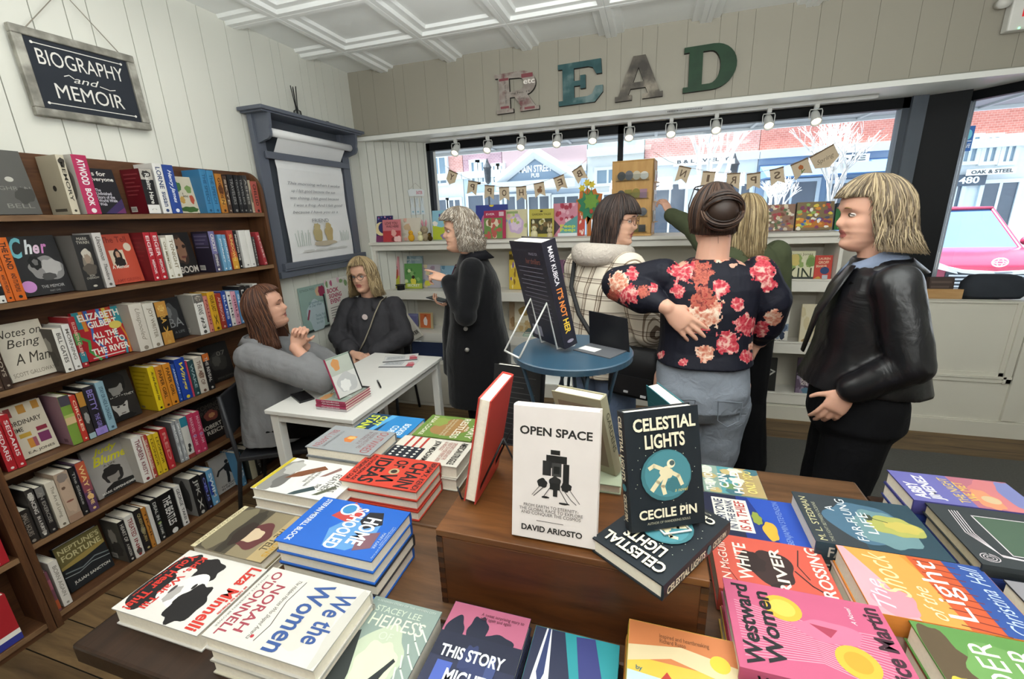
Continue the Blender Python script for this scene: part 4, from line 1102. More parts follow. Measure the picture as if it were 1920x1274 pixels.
rabbit(798, 3.70, 0.95, '#a5957c', '#cf8f9b', 'brown plush rabbit with tall pink ears beside the toy chicks')
rabbit(1031, 3.64, 0.62, '#cdbf9a', '#cdbf9a', 'small beige plush rabbit in front of the pink blossom book')
rabbit(1133, 3.98, 1.15, '#b0916a', '#d9c6a8', 'tall tan rabbit with upright ears left of the card rack')

# black toy top hat on the second shelf
c = y_row(752, 3.68, S2)
t = thing('top_hat', 'small black toy top hat in front of the green fairy book', 'toy hat', (c, 3.68, S2))
g = G()
g.lathe([(0.001, 0), (0.036, 0), (0.036, 0.045), (0.001, 0.045)], mat('#121214', 0.7), 20)
g.build('crown', t)
g = G()
g.lathe([(0.001, 0.045), (0.05, 0.045), (0.05, 0.05), (0.001, 0.05)], mat('#17171a', 0.7), 20)
g.build('brim', t)

# painted wooden flower cut-out with yellow blooms
c = at_y(1105, 385, 3.88)
t = thing('flower_cutout', 'large painted wooden flower cut-out in green and orange', 'decoration', (float(c[0]), 3.88, UT))
zc = float(c[2]) - UT
def petal(r0, r1, n, seed):
    q = random.Random(seed)
    return [((r0 if i % 2 else r1) * (1 + q.uniform(-.1, .1)) * cos(2 * PI * i / (2 * n)), zc + (r0 if i % 2 else r1) * 1.25 * (1 + q.uniform(-.1, .1)) * sin(2 * PI * i / (2 * n))) for i in range(2 * n)]
g = G()
g.prism(petal(0.095, 0.13, 11, 1), 0.008, '#c9752f', axis=1, off=0.0)
g.prism([(-0.018, 0), (0.018, 0), (0.018, zc), (-0.018, zc)], 0.008, '#b5662a', axis=1, off=0.0)
g.build('petal_board', t, fix=True)
g = G()
g.prism(petal(0.07, 0.1, 9, 2), 0.008, '#2f7d58', axis=1, off=-0.009)
g.build('leaf_board', t, fix=True)
g = G()
g.prism([(p[0] * .75 + .015, (p[1] - zc) * .7 + zc + .03) for p in petal(0.06, 0.09, 8, 6)], 0.006, '#6d9a3a', axis=1, off=-0.016)
g.prism([(p[0] * .2 + .02, (p[1] - zc) * .2 + zc - .05) for p in petal(0.06, 0.09, 7, 6)], 0.006, '#a8402f', axis=1, off=-0.022)
g.build('centre', t, fix=True)
for i, (dx, dz) in enumerate(((-0.06, 0.16), (0.02, 0.185), (-0.02, 0.2))):
    g = G()
    g.prism([((0.018 if k % 2 else 0.034) * cos(2 * PI * k / 12) + dx, (0.018 if k % 2 else 0.034) * sin(2 * PI * k / 12) + zc + dz - 0.02) for k in range(12)], 0.01, '#ddc63a', axis=1, off=-0.01)
    g.tube([(dx, -0.005, zc + dz - 0.03), (dx * .6, -0.005, zc + 0.06)], 0.003, '#5d8a3a', 6)
    g.build('yellow_bloom', t, fix=True)

# wooden spinner rack with cards
RW = wood('rack_wood', '#b98a4c', '#d1a565', (20, 20, 3), 0.5)
rx0, rx1 = y_row(1148, 3.74, UT), y_row(1224, 3.70, UT)
ang = 0.12
t = thing('card_rack', 'tall honey wood card rack with pockets of stickers on the shelf', 'card rack', ((rx0 + rx1) / 2, 3.84, UT))
t.rotation_euler = (0, 0, -0.10)
wv = (rx1 - rx0) / 2
zr = 0.56
g = G()
g.box((-wv, -0.13, 0.0), (wv, 0.13, 0.018), RW)
g.box((-wv, -0.125, 0.018), (wv, -0.113, zr), RW)
g.box((wv - 0.012, -0.125, 0.018), (wv, 0.125, zr), RW)
g.box((-wv, -0.113, 0.018), (-wv + 0.012, 0.125, zr), RW)
g.box((-wv, 0.113, 0.018), (wv, 0.125, zr), RW)
g.box((-wv, -0.125, zr), (wv, 0.125, zr + 0.01), RW)
g.build('rack_body', t, bevel=0.003)
PL = glass_mat('clear_plastic', (0.93, 0.95, 0.96), 1.0)
STK = ['#4a4a4a', '#c9bda6', '#8a7d3a', '#6d6d72', '#b0a08a', '#50607a', '#d9d3c8', '#a07a8a']
q = random.Random(5)
for i, z in enumerate((0.42, 0.285, 0.15, 0.03)):
    g = G()
    g.box((-wv * .8, -0.15, z), (wv * .8, -0.148, z + 0.045), PL)
    g.box((-wv * .8, -0.15, z), (wv * .8, -0.126, z + 0.002), PL)
    g.build('card_pocket', t)
    for k in range(4):
        x = -wv * .7 + k * wv * .36
        hh = q.uniform(0.05, 0.075)
        g = G()
        if q.random() < .5:
            g.box((x, -0.145 + k * 0.002, z + 0.003), (x + wv * .34, -0.143 + k * 0.002, z + hh), q.choice(STK))
        else:
            g.prism([(x + wv * .18 + wv * .2 * cos(2 * PI * j / 14), z + 0.003 + hh / 2 * (1 + sin(2 * PI * j / 14))) for j in range(14)], 0.002, q.choice(STK), axis=1, off=-0.145 + k * 0.002)
        g.build('sticker_card', t, fix=True)
for i, z in enumerate((0.40, 0.255, 0.1)):       # right-hand side pockets hold white cards
    g = G()
    g.box((wv + 0.001, -0.1, z), (wv + 0.03, 0.1, z + 0.004), RW)
    g.box((wv + 0.004, -0.09, z + 0.004), (wv + 0.007, 0.09, z + 0.09), ['#ded9d6', '#d7d5d8', '#b5b0a5'][i])
    g.box((wv + 0.0075, -0.07, z + 0.02), (wv + 0.0078, 0.07, z + 0.06), ['#cdb7bf', '#aab4c9', '#8d8a80'][i])
    g.build('side_pocket', t)

# bench at the left end with navy cushion and a pennant pillow
t = thing('window_bench', 'low white box bench with a navy seat pad by the wall', 'bench', (-1.75, 3.38, 0))
g = G()
g.box((-0.42, -0.17, 0), (0.42, 0.16, 0.44), WUN)
g.box((-0.40, -0.178, 0.03), (0.40, -0.17, 0.41), WUB)
g.build('bench_box', t, bevel=0.004)
g = G()
g.box((-0.42, -0.18, 0.44), (0.42, 0.16, 0.5), mat('#26304a', 0.9, 0.1, 0.1, 60))
g.build('seat_pad', t, bevel=0.02)
g = G()
pm = mat('#c9c4b8', 0.9, 0.1, 0.04, 40)
pA = [at_y(753, 577, 3.50), at_y(794, 630, 3.46), at_y(771, 643, 3.44), at_y(742, 600, 3.48)]
M = frame(pA[2], Vector(pA[1]) - Vector(pA[2]), Vector(pA[0]) - Vector(pA[2]))
cx = sum((Vector(p) for p in pA), Vector()) / 4
tt = thing('pennant_pillow', 'pale canvas pennant pillow with dark capitals behind the seated blonde visitor', 'pillow', tuple(cx))
g = G()
fr_ = [Vector(p) - cx for p in pA]
g.rings([[tuple(v * .97 + Vector((0, -0.012, 0))) for v in fr_], [tuple(v + Vector((0, 0.0, 0))) for v in fr_], [tuple(v * .97 + Vector((0, 0.02, 0))) for v in fr_]], pm)
g.build('pillow_body', tt, fix=True)
e1, e2 = (fr_[1] - fr_[2]).normalized(), None
nrm = Vector((0, -1, 0))
e2 = nrm.cross(e1)
S = G(frame(fr_[2] * .9 + e2 * 0.03 + Vector((0, -0.0135, 0)), e1, e2, nrm))
S.draw([('t', 'CHAPTER', -.3, 0, 1, 1, '#3a3833')], (fr_[1] - fr_[2]).length * .9, 0.035, 0)
S.build('lettering', tt)

# ---------------------------------------------------------------- wooden record bin and sleeves on the ledge at the right
BW = wood('bin_oak', '#a9804f', '#cda574', (3, 22, 22), 0.5)
b0, b1 = float(at_y(1712, 550, 3.72)[0]), float(at_y(1797, 550, 3.72)[0])
t = thing('wooden_bin', 'light oak bin of dark sleeves on the window ledge', 'bin', ((b0 + b1) / 2, 3.8, 0.9))
bw = (b1 - b0) / 2
g = G()
g.box((-bw - .1, -0.10, 0.0), (bw, -0.085, 0.115), BW)
g.box((-bw - .1, 0.14, 0.0), (bw, 0.155, 0.115), BW)
g.box((-bw - .1, -0.085, 0.0), (bw, 0.14, 0.012), BW)
g.prism([(-0.10, 0), (0.155, 0), (0.155, 0.06), (-0.10, 0.115)], 0.015, BW, axis=0, off=bw)
g.prism([(-0.10, 0), (0.155, 0), (0.155, 0.115), (-0.10, 0.115)], 0.015, BW, axis=0, off=-bw - .115)
g.build('bin_body', t, fix=True)
for i in range(4):
    g = G()
    g.box((-0.07, -0.002, 0), (0.07, 0.002, 0.17), mat('#4a3d38' if i < 3 else '#2f2a29', 0.5))
    for k in range(4):
        g.box((-0.06, -0.0028, 0.03 + k * 0.034), (0.02 + 0.012 * k, -0.002, 0.045 + k * 0.034), '#63544d')
    o = g.build('record_sleeve')
    o.location = ((b0 + b1) / 2 + 0.05, 3.76 + i * 0.014, 0.914)
    o.rotation_euler = (-0.12, 0, 0)
    tag(o, ('front dark brown sleeve with diagonal stripes in the oak bin', 'second brown striped sleeve in the oak bin',
            'third brown striped sleeve in the oak bin', 'rearmost black striped sleeve in the oak bin')[i], 'record sleeve', 'sleeves in the oak bin')
for i, (dx, c, lab) in enumerate(((-0.11, '#6d6f70', 'grey sleeve at the left of the oak bin'), (-0.085, '#a9b83a', 'lime green sleeve in the oak bin'), (-0.065, '#c7cfd9', 'pale blue sleeve in the oak bin'))):
    g = G()
    g.box((-0.03, -0.002, 0), (0.03, 0.002, 0.18 - i * 0.02), c)
    o = g.build('record_sleeve')
    o.location = ((b0 + b1) / 2 + dx + 0.0, 3.75 + i * 0.02, 0.914)
    o.rotation_euler = (-0.12, 0, 0)
    tag(o, lab, 'record sleeve', 'sleeves in the oak bin')

g = G()
g.rings([ell_((0, 0, z), a, b) for z, a, b in ((0, .15, .07), (.02, .165, .08), (.10, .16, .075), (.145, .13, .055), (.155, .09, .03))], mat('#34383f', .8, .2, .15, 14))
o = g.build('cloth_bag', None, True)
p = at_y(1858, 560, 3.72)
o.location = (float(p[0]), 3.74, .957)
tag(o, 'soft dark grey cloth bag on the ledge right of the oak bin', 'bag')

# ---------------------------------------------------------------- READ letters
def worn(name, base, patch, speck, scale):
    m, nt, b = node_mat(name, 0.6)
    tc = nt.nodes.new('ShaderNodeTexCoord')
    nz = nt.nodes.new('ShaderNodeTexNoise')
    nz.inputs['Scale'].default_value = scale
    nz.inputs['Detail'].default_value = 5
    nt.links.new(tc.outputs['Object'], nz.inputs['Vector'])
    r = ramp(nt, [(0.38, base), (0.52, patch), (0.66, speck)])
    nt.links.new(nz.outputs['Fac'], r.inputs['Fac'])
    nt.links.new(r.outputs['Color'], b.inputs['Base Color'])
    return m


def arc(cx, cy, rx, ry, a0, a1, n=12):
    return [(cx + rx * cos(a), cy + ry * sin(a)) for a in np.linspace(a0, a1, n)]


LET = {
    'R': ([[(0, 0), (.40, 0), (.40, .1), (.33, .1), (.33, .38), (.44, .38), (.60, .1), (.56, .1), (.56, 0), (1, 0), (1, .1), (.92, .1), (.74, .41)] + arc(.62, .69, .32, .31, -.95, PI / 2) + [(0, 1), (0, .9), (.08, .9), (.08, .1), (0, .1)]], [[(.33, .52)] + arc(.56, .69, .12, .15, -PI / 2, PI / 2, 8) + [(.33, .86)]]),
    'E': ([[(0, 0), (.82, 0), (1, .22), (1, .38), (.84, .38), (.76, .2), (.66, .16), (.36, .16), (.36, .44), (.5, .44), (.5, .36), (.62, .36), (.62, .68), (.5, .68), (.5, .56), (.36, .56), (.36, .86), (.68, .86), (.78, .82), (.86, .66), (.98, .66), (.96, 1), (0, 1), (0, .88), (.1, .88), (.1, .12), (0, .12)]], []),
    'A': ([[(0, 0), (.36, 0), (.36, .12), (.28, .12), (.33, .26), (.64, .26), (.69, .12), (.58, .12), (.58, 0), (1, 0), (1, .12), (.94, .12), (.63, 1), (.38, 1), (.07, .12), (0, .12)]], [[(.38, .4), (.6, .4), (.49, .74)]]),
    'D': ([[(0, 0), (.55, 0)] + arc(.55, .5, .45, .5, -PI / 2, PI / 2, 16) + [(0, 1), (0, .88), (.1, .88), (.1, .12), (0, .12)]], [[(.36, .14), (.5, .14)] + arc(.5, .5, .2, .36, -PI / 2, PI / 2, 12) + [(.36, .86)]]),
}


def outline_solid(g, outer, holes, w, h, d, m, ms):
    """Extruded outline with holes, facing -y, front face filled by triangulation."""
    from mathutils.geometry import tessellate_polygon
    loops = [[Vector((x * w, y * h, 0)) for x, y in lp] for lp in outer + holes]
    flat = [p for lp in loops for p in lp]
    tri = tessellate_polygon(loops)
    g.add([(p.x, 0, p.y) for p in flat], [tuple(t) for t in tri], m)
    g.add([(p.x, d, p.y) for p in flat], [tuple(t) for t in tri], m)
    k = 0
    for lp in loops:
        n = len(lp)
        g.add([(p.x, 0, p.y) for p in lp] + [(p.x, d, p.y) for p in lp], [(i, (i + 1) % n, n + (i + 1) % n, n + i) for i in range(n)], ms)
        k += n


WM = {'R': worn('letter_newsprint', '#857b74', '#9b928a', '#6d4546', 9), 'E': worn('letter_teal', '#24474a', '#335658', '#6a7f7f', 7),
      'A': worn('letter_rust', '#403b36', '#5d574e', '#938a7c', 8), 'D': worn('letter_green', '#18331f', '#1f3d27', '#19301f', 4)}
for ch, a, b, lab in (('R', (932, 215), (1010, 130), 'newsprint covered letter at the start of the wall word'), ('E', (1048, 200), (1132, 106), 'teal weathered letter with slab serifs on the header'),
                      ('A', (1153, 192), (1247, 95), 'grey peeling metal letter second from the right on the header'), ('D', (1280, 175), (1387, 72), 'dark green letter at the end of the wall word')):
    p, q2 = at_y(*a, 3.55), at_y(*b, 3.55)
    o, hl = LET[ch]
    g = G()
    outline_solid(g, o, hl, q2[0] - p[0], 0.272, 0.03, WM[ch], mat('#2c2826', 0.7))
    if ch == 'R':
        S = G(frame((0, -0.0004, 0), (1, 0, 0), (0, 0, 1)))
        S.mats = g.mats
        W_, H_ = q2[0] - p[0], 0.272
        S.draw([('r', .1, .82, .32, .88, '#7d4046'), ('r', .62, .82, .88, .92, '#7d4046'), ('r', .1, .12, .3, .18, '#7d4046'), ('r', .66, .03, .9, .09, '#7d4046'), ('t', 'etc', .66, .66, .92, .78, '#e9e2da'), ('t', 'ing No. 15', .36, .44, .8, .5, '#3a3532', ''), ('t', 'SHOP BELL\nfor more', .5, .24, .72, .34, '#4a4541', ''), ('T', 'the news of the town daily', .2, .24, .27, .8, '#5a544f', '')], W_, H_, 0)
        k = len(g.v)
        g.v += S.v
        g.f += [tuple(x + k for x in f) for f in S.f]
        g.mi += S.mi
    ob = g.build('wall_letter')
    ob.location = (p[0], 3.545, float(p[2]))
    ob.rotation_euler = (0, -0.02, 0)
    tag(ob, lab, 'letter', 'slab letters on the header')

# ---------------------------------------------------------------- chalkboard sign
t = thing('chalkboard_sign', 'chalkboard in a galvanised frame hung by a cord above the bookcase', 'sign', (-2.475, 1.57, 2.27))
sg = frame((0, 0, 0), (0, 1, 0), (0, 0, 1))
GALV = worn('galvanised_metal', '#77756d', '#8f8d84', '#b0aea4', 14)
GALV.node_tree.nodes['Principled BSDF'].inputs['Metallic'].default_value = 0.3
g = G(sg @ Matrix.Rotation(0.0, 4, 'Z'))
hw, hh = 0.23, 0.167
for a0, a1, b0_, b1_ in ((-hw, hw, hh - .032, hh), (-hw, hw, -hh, -hh + .032), (-hw, -hw + .036, -hh + .032, hh - .032), (hw - .036, hw, -hh + .032, hh - .032)):
    g.box((a0, b0_, -.012), (a1, b1_, .014), GALV)
g.build('frame', t, bevel=0.004)
g = G(sg)
g.box((-hw + .036, -hh + .032, -.01), (hw - .036, hh - .032, .004), mat('#2b2f36', 0.8, 0.2, 0.1, 12))
ww, h2 = 2 * (hw - .036), 2 * (hh - .032)
CH = '#d5d3cd'
g.draw([('l', [(.07, .93), (.93, .93)], .009, CH), ('c', .07, .93, .014, .02, CH), ('c', .93, .93, .014, .02, CH), ('t', 'BIOGRAPHY', .08, .64, .92, .86, CH, ''), ('t', 'and', .36, .46, .62, .56, CH, 'i'),
        ('l', [(.28, .53), (.33, .56), (.37, .52)], .009, CH), ('l', [(.62, .48), (.72, .45), (.78, .47)], .009, CH), ('t', 'MEMOIR', .16, .18, .84, .4, CH, ''), ('l', [(.06, .09), (.94, .09)], .009, CH), ('c', .06, .09, .014, .02, CH), ('c', .94, .09, .014, .02, CH)],
       ww, h2, .0045, -hw + .036, -hh + .032, step=.0002)
g.build('chalk_panel', t)
g = G(sg)
g.tube([(-.17, hh, .006), (0.0, hh + .19, .004), (.17, hh, .006)], .0022, '#8a8478', 6)
g.ball((0, hh + .19, .004), .005, '#8a8478', 8, 6)
g.build('cord', t)
t.rotation_euler = (0.02, 0, 0)

# ---------------------------------------------------------------- grey wall easel with a paper roll
EG = mat('#5a5f6a', 0.45, 0.35, 0.04, 8)
EG2 = mat('#4e535b', 0.5, 0.35, 0.04, 8)
ey0, ey1, ez0, ez1 = 2.42, 3.36, 1.255, 2.33
t = thing('wall_easel', 'slate grey wooden wall easel holding a roll of drawing paper', 'easel', (-2.487, (ey0 + ey1) / 2, ez0))
E_ = Matrix.Translation((0, -(ey0 + ey1) / 2, -ez0))
X0 = 0.0
def epart(name, boxes, m=EG, bev=0.003):
    g = G(E_)
    for a, b in boxes:
        g.box(a, b, m)
    return g.build(name, t, bevel=bev)
epart('back_board', [((X0, ey0 + .02, ez0 + .02), (X0 + .015, ey1 - .02, ez1 - .01))], EG2)
epart('stile', [((X0 + .015, ey0, ez0), (X0 + .05, ey0 + .085, ez1 - .02))])
epart('stile', [((X0 + .015, ey1 - .085, ez0), (X0 + .05, ey1, ez1 - .02))])
epart('top_shelf', [((X0, ey0 - .05, ez1 - .022), (X0 + .19, ey1 + .06, ez1)), ((X0, ey0 - .03, ez1 - .032), (X0 + .175, ey1 + .04, ez1 - .022))])
epart('tray', [((X0 + .015, ey0 - .005, ez0), (X0 + .07, ey1 + .005, ez0 + .045)), ((X0 + .05, ey0 + .03, ez0 + .06), (X0 + .085, ey1 + .02, ez0 + .10)), ((X0 + .015, ey0 + .03, ez0 + .045), (X0 + .08, ey1 + .02, ez0 + .06))])
epart('clamp_bar', [((X0 + .055, ey0 + .05, ez1 - .29), (X0 + .07, ey1 - .03, ez1 - .245))])
for yy in (ey0 + .03, ey1 - .03):
    g = G(E_)
    prof = [(X0 + .015, ez1 - .03), (X0 + .17, ez1 - .03), (X0 + .165, ez1 - .10)] + [(X0 + .115 + .045 * cos(a), ez1 - .14 + .045 * sin(a)) for a in np.linspace(.4, -PI / 2, 7)] + [(X0 + .06, ez1 - .20), (X0 + .015, ez1 - .21)]
    g.prism(prof, .022, EG, axis=1, off=yy - .011)
    g.build('bracket', t, fix=True)
PAPER = mat('#e2e2e2', 0.8, 0.2, 0.03, 12, bump=0.3)
g = G(E_)
g.tube([(X0 + .115, ey0 + .06, ez1 - .135), (X0 + .115, ey1 - .06, ez1 - .135)], .026, PAPER, 16)
g.build('paper_roll', t, True)
g = G(E_)
for yy in (ey0 + .035, ey1 - .035):
    g.tube([(X0 + .115, yy - .01, ez1 - .135), (X0 + .115, yy + .03, ez1 - .135)], .012, '#25262a', 10)
g.build('roll_pin', t)
g = G(E_)
n = 26
rows_ = []
for j in range(n + 1):
    s = j / n
    z = ez1 - .15 - s * (ez1 - .15 - ez0 - .09)
    dx = .115 * (1 - min(1, s / .12)) + .052 * min(1, s / .12) + .005 * sin(9 * s) * (s > .2)
    rows_.append([(X0 + dx + .004 * sin(5 * u + 3 * s), ey0 + .13 + u * (ey1 - ey0 - .25), z) for u in np.linspace(0, 1, 14)])
for j in range(n):
    for i in range(13):
        g.poly([rows_[j][i], rows_[j][i + 1], rows_[j + 1][i + 1], rows_[j + 1][i]], PAPER)
g.build('paper_sheet', t, True)
S = G(E_ @ frame((X0 + .0655, ey0 + .13, ez0 + .10), (0, 1, 0), (0, 0, 1)))
INK = '#84868a'
S.draw([('t', l, .1 + .03 * (i % 2), .80 - i * .075, .9 - .05 * ((i * 2) % 3), .84 - i * .075, INK, 'i') for i, l in enumerate(('This morning when I woke', 'up I felt good because the sun', 'was shining. I felt good because', 'I was a frog. And I felt good', 'because I have you as a'))]
       + [('t', 'FRIEND', .36, .41, .62, .45, INK, '')],
       ey1 - ey0 - .25, ez1 - ez0 - .42, 0, step=.00012)
S.build('lettering', t)
S = G(E_ @ frame((X0 + .0655, ey0 + .13, ez0 + .10), (0, 1, 0), (0, 0, 1)))
S.draw([('b', .42, .28, .07, .09, '#b3a479', 3), ('b', .42, .36, .05, .04, '#b8a97d', 4), ('b', .60, .28, .07, .09, '#b5a070', 5), ('b', .60, .36, .05, .04, '#bba877', 6), ('b', .52, .17, .18, .03, '#b9ad97', 7)]
       + [('l', [(.1 + .03 * i, .16), (.08 + .035 * i + .01 * (i % 3), .3 + .03 * (i % 2))], .006, '#8fa394') for i in range(7)] + [('l', [(.8 + .025 * i, .18), (.79 + .03 * i, .3 - .02 * (i % 2))], .006, '#93a79a') for i in range(6)] + [('b', .25 + .18 * i, .1, .1, .012, '#c9c9c6', i) for i in range(4)],
       ey1 - ey0 - .25, ez1 - ez0 - .42, 0, step=.00012)
S.build('drawing', t)
# reed diffuser and small knob on the easel shelf
p = at_x(560, 212, -2.40)
t = thing('reed_diffuser', 'black reeds in a small glass jar on the grey easel shelf', 'diffuser', (-2.41, float(p[1]), ez1))
g = G()
g.lathe([(.001, 0), (.026, 0), (.028, .01), (.026, .05), (.01, .06), (.01, .075), (.001, .075)], glass_mat('diffuser_glass', (.75, .77, .78), 1.0), 18)
g.build('jar', t, True)
for i in range(5):
    g = G()
    a = i * 1.3
    g.tube([(0, 0, .01), (.018 * cos(a), .018 * sin(a), .20 + .01 * (i % 2))], .0032, '#1a1a1c', 6)
    g.build('reed', t)
p = at_x(613, 228, -2.38)
g = G()
g.ball((0, 0, .014), (.02, .02, .014), mat('#1d1e22', 0.4), 14, 8)
o = g.build('black_stone', None, True)
o.location = (-2.38, float(p[1]), ez1)
tag(o, 'small round black ornament at the right of the easel shelf', 'ornament')

# posters leaning on the left wall, the small rabbit sign
def poster(y0, y1, z0, z1, x, col, art, label, cat='poster'):
    M = frame((x, y0, z0), (0, 1, 0), (0, 0, 1))
    g = G(M)
    g.box((0, 0, 0), (y1 - y0, z1 - z0, .004), col)
    g.draw(art, y1 - y0, z1 - z0, .004)
    return tag(g.build('poster'), label, cat)


poster(2.60, 2.88, .80, 1.155, -2.485, '#8fa8a0', [('t', 'ESTRADA PRESS', .06, .9, .6, .95, '#5d716c', ''), ('b', .74, .84, .12, .1, '#c9a888', 3), ('b', .88, .84, .14, .12, '#8d2f50', 4), ('r', 0, 0, 1, .05, '#2c3230'), ('b', .55, .34, .36, .34, '#aebfc4', 5), ('t', 'Grandmas and\nA Day Well', .3, .52, .92, .66, '#4f6a78', 'i'), ('l', [(.2, .3), (.3, .48)], .06, '#8d3a50'), ('t', 'Thursday, March 5\nHere at the shop\nsix o clock', .5, .14, .94, .36, '#5d7580', ''), ('p', [(.92, .1), (1, .1), (.96, .75), (.9, .75)], '#23272a')], 'sage green event poster propped on the wall behind the clasped hands')
poster(2.89, 3.17, .80, 1.175, -2.485, '#dcd9d2', [*blobs(8, ['#b5607f', '#c9c5bd', '#7d9a6a', '#d9b0c0'], 3, .04, .08, v=(.84, .96)), ('t', 'BOOK', .06, .7, .56, .8, '#a8305a', 'h'), ('t', 'SIGNING', .1, .58, .66, .68, '#a8305a', 'h'), ('t', 'EVENT', .14, .46, .6, .56, '#a8305a', 'h'), *[('r', .1, .36 - i * .055, .8 - .1 * (i % 2), .375 - i * .055, '#6d6a66') for i in range(5)], ('c', .35, .04, .22, .14, '#7a3f4a'), ('c', .35, .03, .16, .1, '#3f5a45')], 'white poster with crimson capitals left of the seated blonde visitor')
JA = Vector((JL[0] - XL, JL[1] - YW, 0)).normalized()
nrm = JA.cross(Vector((0, 0, 1)))
s0, s1 = .44, .62
t = thing('rabbit_sign', 'small white hanging sign with three rabbits on the display side wall', 'sign', tuple(Vector((XL, YW, 0)) + JA * .5 + nrm * .014 + Vector((0, 0, 1.66))))
Mh = frame((0, 0, 0), JA, (0, 0, 1))
g = G(Mh)
g.prism([(-.075, .17), (.075, .17), (.085, .22), (.06, .235), (-.06, .235), (-.085, .22)], .008, '#dfe3e4')
g.draw([('t', 'HAPPY EASTER', -.9, .0, .9, 1, '#c2526e')], .07, .03, .0085, 0, .187)
g.build('banner_board', t, fix=True)
for dx in (-.05, 0, .05):
    g = G(Mh)
    g.prism([(dx - .022, 0), (dx + .022, 0), (dx + .02, .06), (dx + .014, .075), (dx + .016, .15), (dx + .004, .155), (dx, .09), (dx - .004, .155), (dx - .016, .15), (dx - .014, .075), (dx - .02, .06)], .008, '#d5dcdf')
    g.draw([('c', .5, .5, .4, .4, '#8fb9c6')], .024, .02, .0085, dx - .012, .015)
    g.build('rabbit_board', t, fix=True)
g = G(Mh)
g.tube([(-.06, .235, .004), (0, .29, .004), (.06, .235, .004)], .0015, '#b5b0a5', 5)
g.build('cord', t)

# ---------------------------------------------------------------- track lights
LT = mat('#e6e6e2', 0.35, 0.4, 0.02)
YT = 3.93
trk = G()
trk.box((-1.95, YT - .018, HB - .02), (1.45, YT + .018, HB - .0005), LT)
tag(trk.build('light_track', bevel=.002), 'white lighting track fixed along the window soffit', 'light track')
LAMP = mat('#fff0cf', 0.4, 0.3, 0.0, emit=4.0)
pxs = [(855, 283), (915, 277), (978, 271), (1045, 266), (1112, 260), (1180, 254), (1258, 247), (1342, 242), (1440, 234), (1528, 226)]
ordn = ['leftmost', 'second', 'third', 'fourth', 'fifth', 'sixth', 'seventh', 'eighth', 'ninth', 'rightmost']
for i, (px, py) in enumerate(pxs):
    x = float(at_y(px, py, YT)[0])
    t = thing('track_light', f'white track spotlight with round lamp, {ordn[i]} along the window soffit', 'spotlight', (x, YT, HB - .02), 'track spotlights over the window')
    g = G()
    g.box((-.014, -.014, -.03), (.014, .014, 0), LT)
    g.build('mount', t, bevel=.002)
    g = G()
    g.tube([(-.038, 0, -.10), (-.04, 0, -.05), (-.036, 0, -.036), (.036, 0, -.036), (.04, 0, -.05), (.038, 0, -.10)], .0035, LT, 6)
    g.build('yoke', t, True)
    H_ = Matrix.Translation((0, 0, -.085)) @ Matrix.Rotation(-0.75, 4, 'X')
    g = G(H_)
    g.lathe([(.001, .045), (.022, .045), (.028, .02), (.034, -.05), (.036, -.055), (.031, -.055), (.029, -.04)], LT, 20)
    hd = g.build('lamp_head', t, True)
    g = G(H_)
    g.lathe([(.001, -.046), (.022, -.045), (.0295, -.041)], LAMP, 20)
    g.build('bulb', t, True)

# ---------------------------------------------------------------- burlap bunting on the glass (seen from inside, so mirrored)
BUR = mat('#e8dac3', 0.95, 0.1, 0.1, 120)
_n = BUR.node_tree
_tl = _n.nodes.new('ShaderNodeBsdfTranslucent')
_tl.inputs['Color'].default_value = (*lin('#efe2cc'), 1)
_ms = _n.nodes.new('ShaderNodeMixShader')
_ms.inputs[0].default_value = 0.6
_n.links.new(_n.nodes['Principled BSDF'].outputs[0], _ms.inputs[1])
_n.links.new(_tl.outputs[0], _ms.inputs[2])
_n.links.new(_ms.outputs[0], _n.nodes['Material Output'].inputs['Surface'])
BURB = mat('#7d6650', 0.9)
YB = YG - 0.035


def flag(cx, cz, ang, ch, label, w=.098, h=.125, swallow=True, art=None):
    p = Matrix.Translation((cx, YB, cz)) @ Matrix.Rotation(-ang, 4, 'Y') @ frame((0, 0, 0), (1, 0, 0), (0, 0, 1))
    t = thing('bunting_flag', label, 'bunting', group='burlap bunting flags on the window', M=p)
    g = G()
    pts = [(-w / 2, 0), (-w / 2, -h), (0, -h * .76), (w / 2, -h), (w / 2, 0)] if swallow else [(-w / 2, 0), (-w / 2, -h * .7), (0, -h), (w / 2, -h * .7), (w / 2, 0)]
    g.prism(pts, .0016, BUR, off=-.0008)
    g.box((-w / 2 - .001, -.008, -.0015), (w / 2 + .001, .002, .0015), BURB)
    if art:
        g.draw(art, w, h, .0009, -w / 2, -h)
    else:
        vs, fs, _ = text_shape(ch, 'b')
        g.add([((.5 - q[0]) * w * (.2 if ch == 'I' else .45), -h * .64 + q[1] * h * .44, .0011) for q in vs], fs, '#6d5844')
    g.build('cloth', t, fix=False)
    return t


def string(pts):
    return [tuple(at_y(x, y, YB)) for x, y in pts]


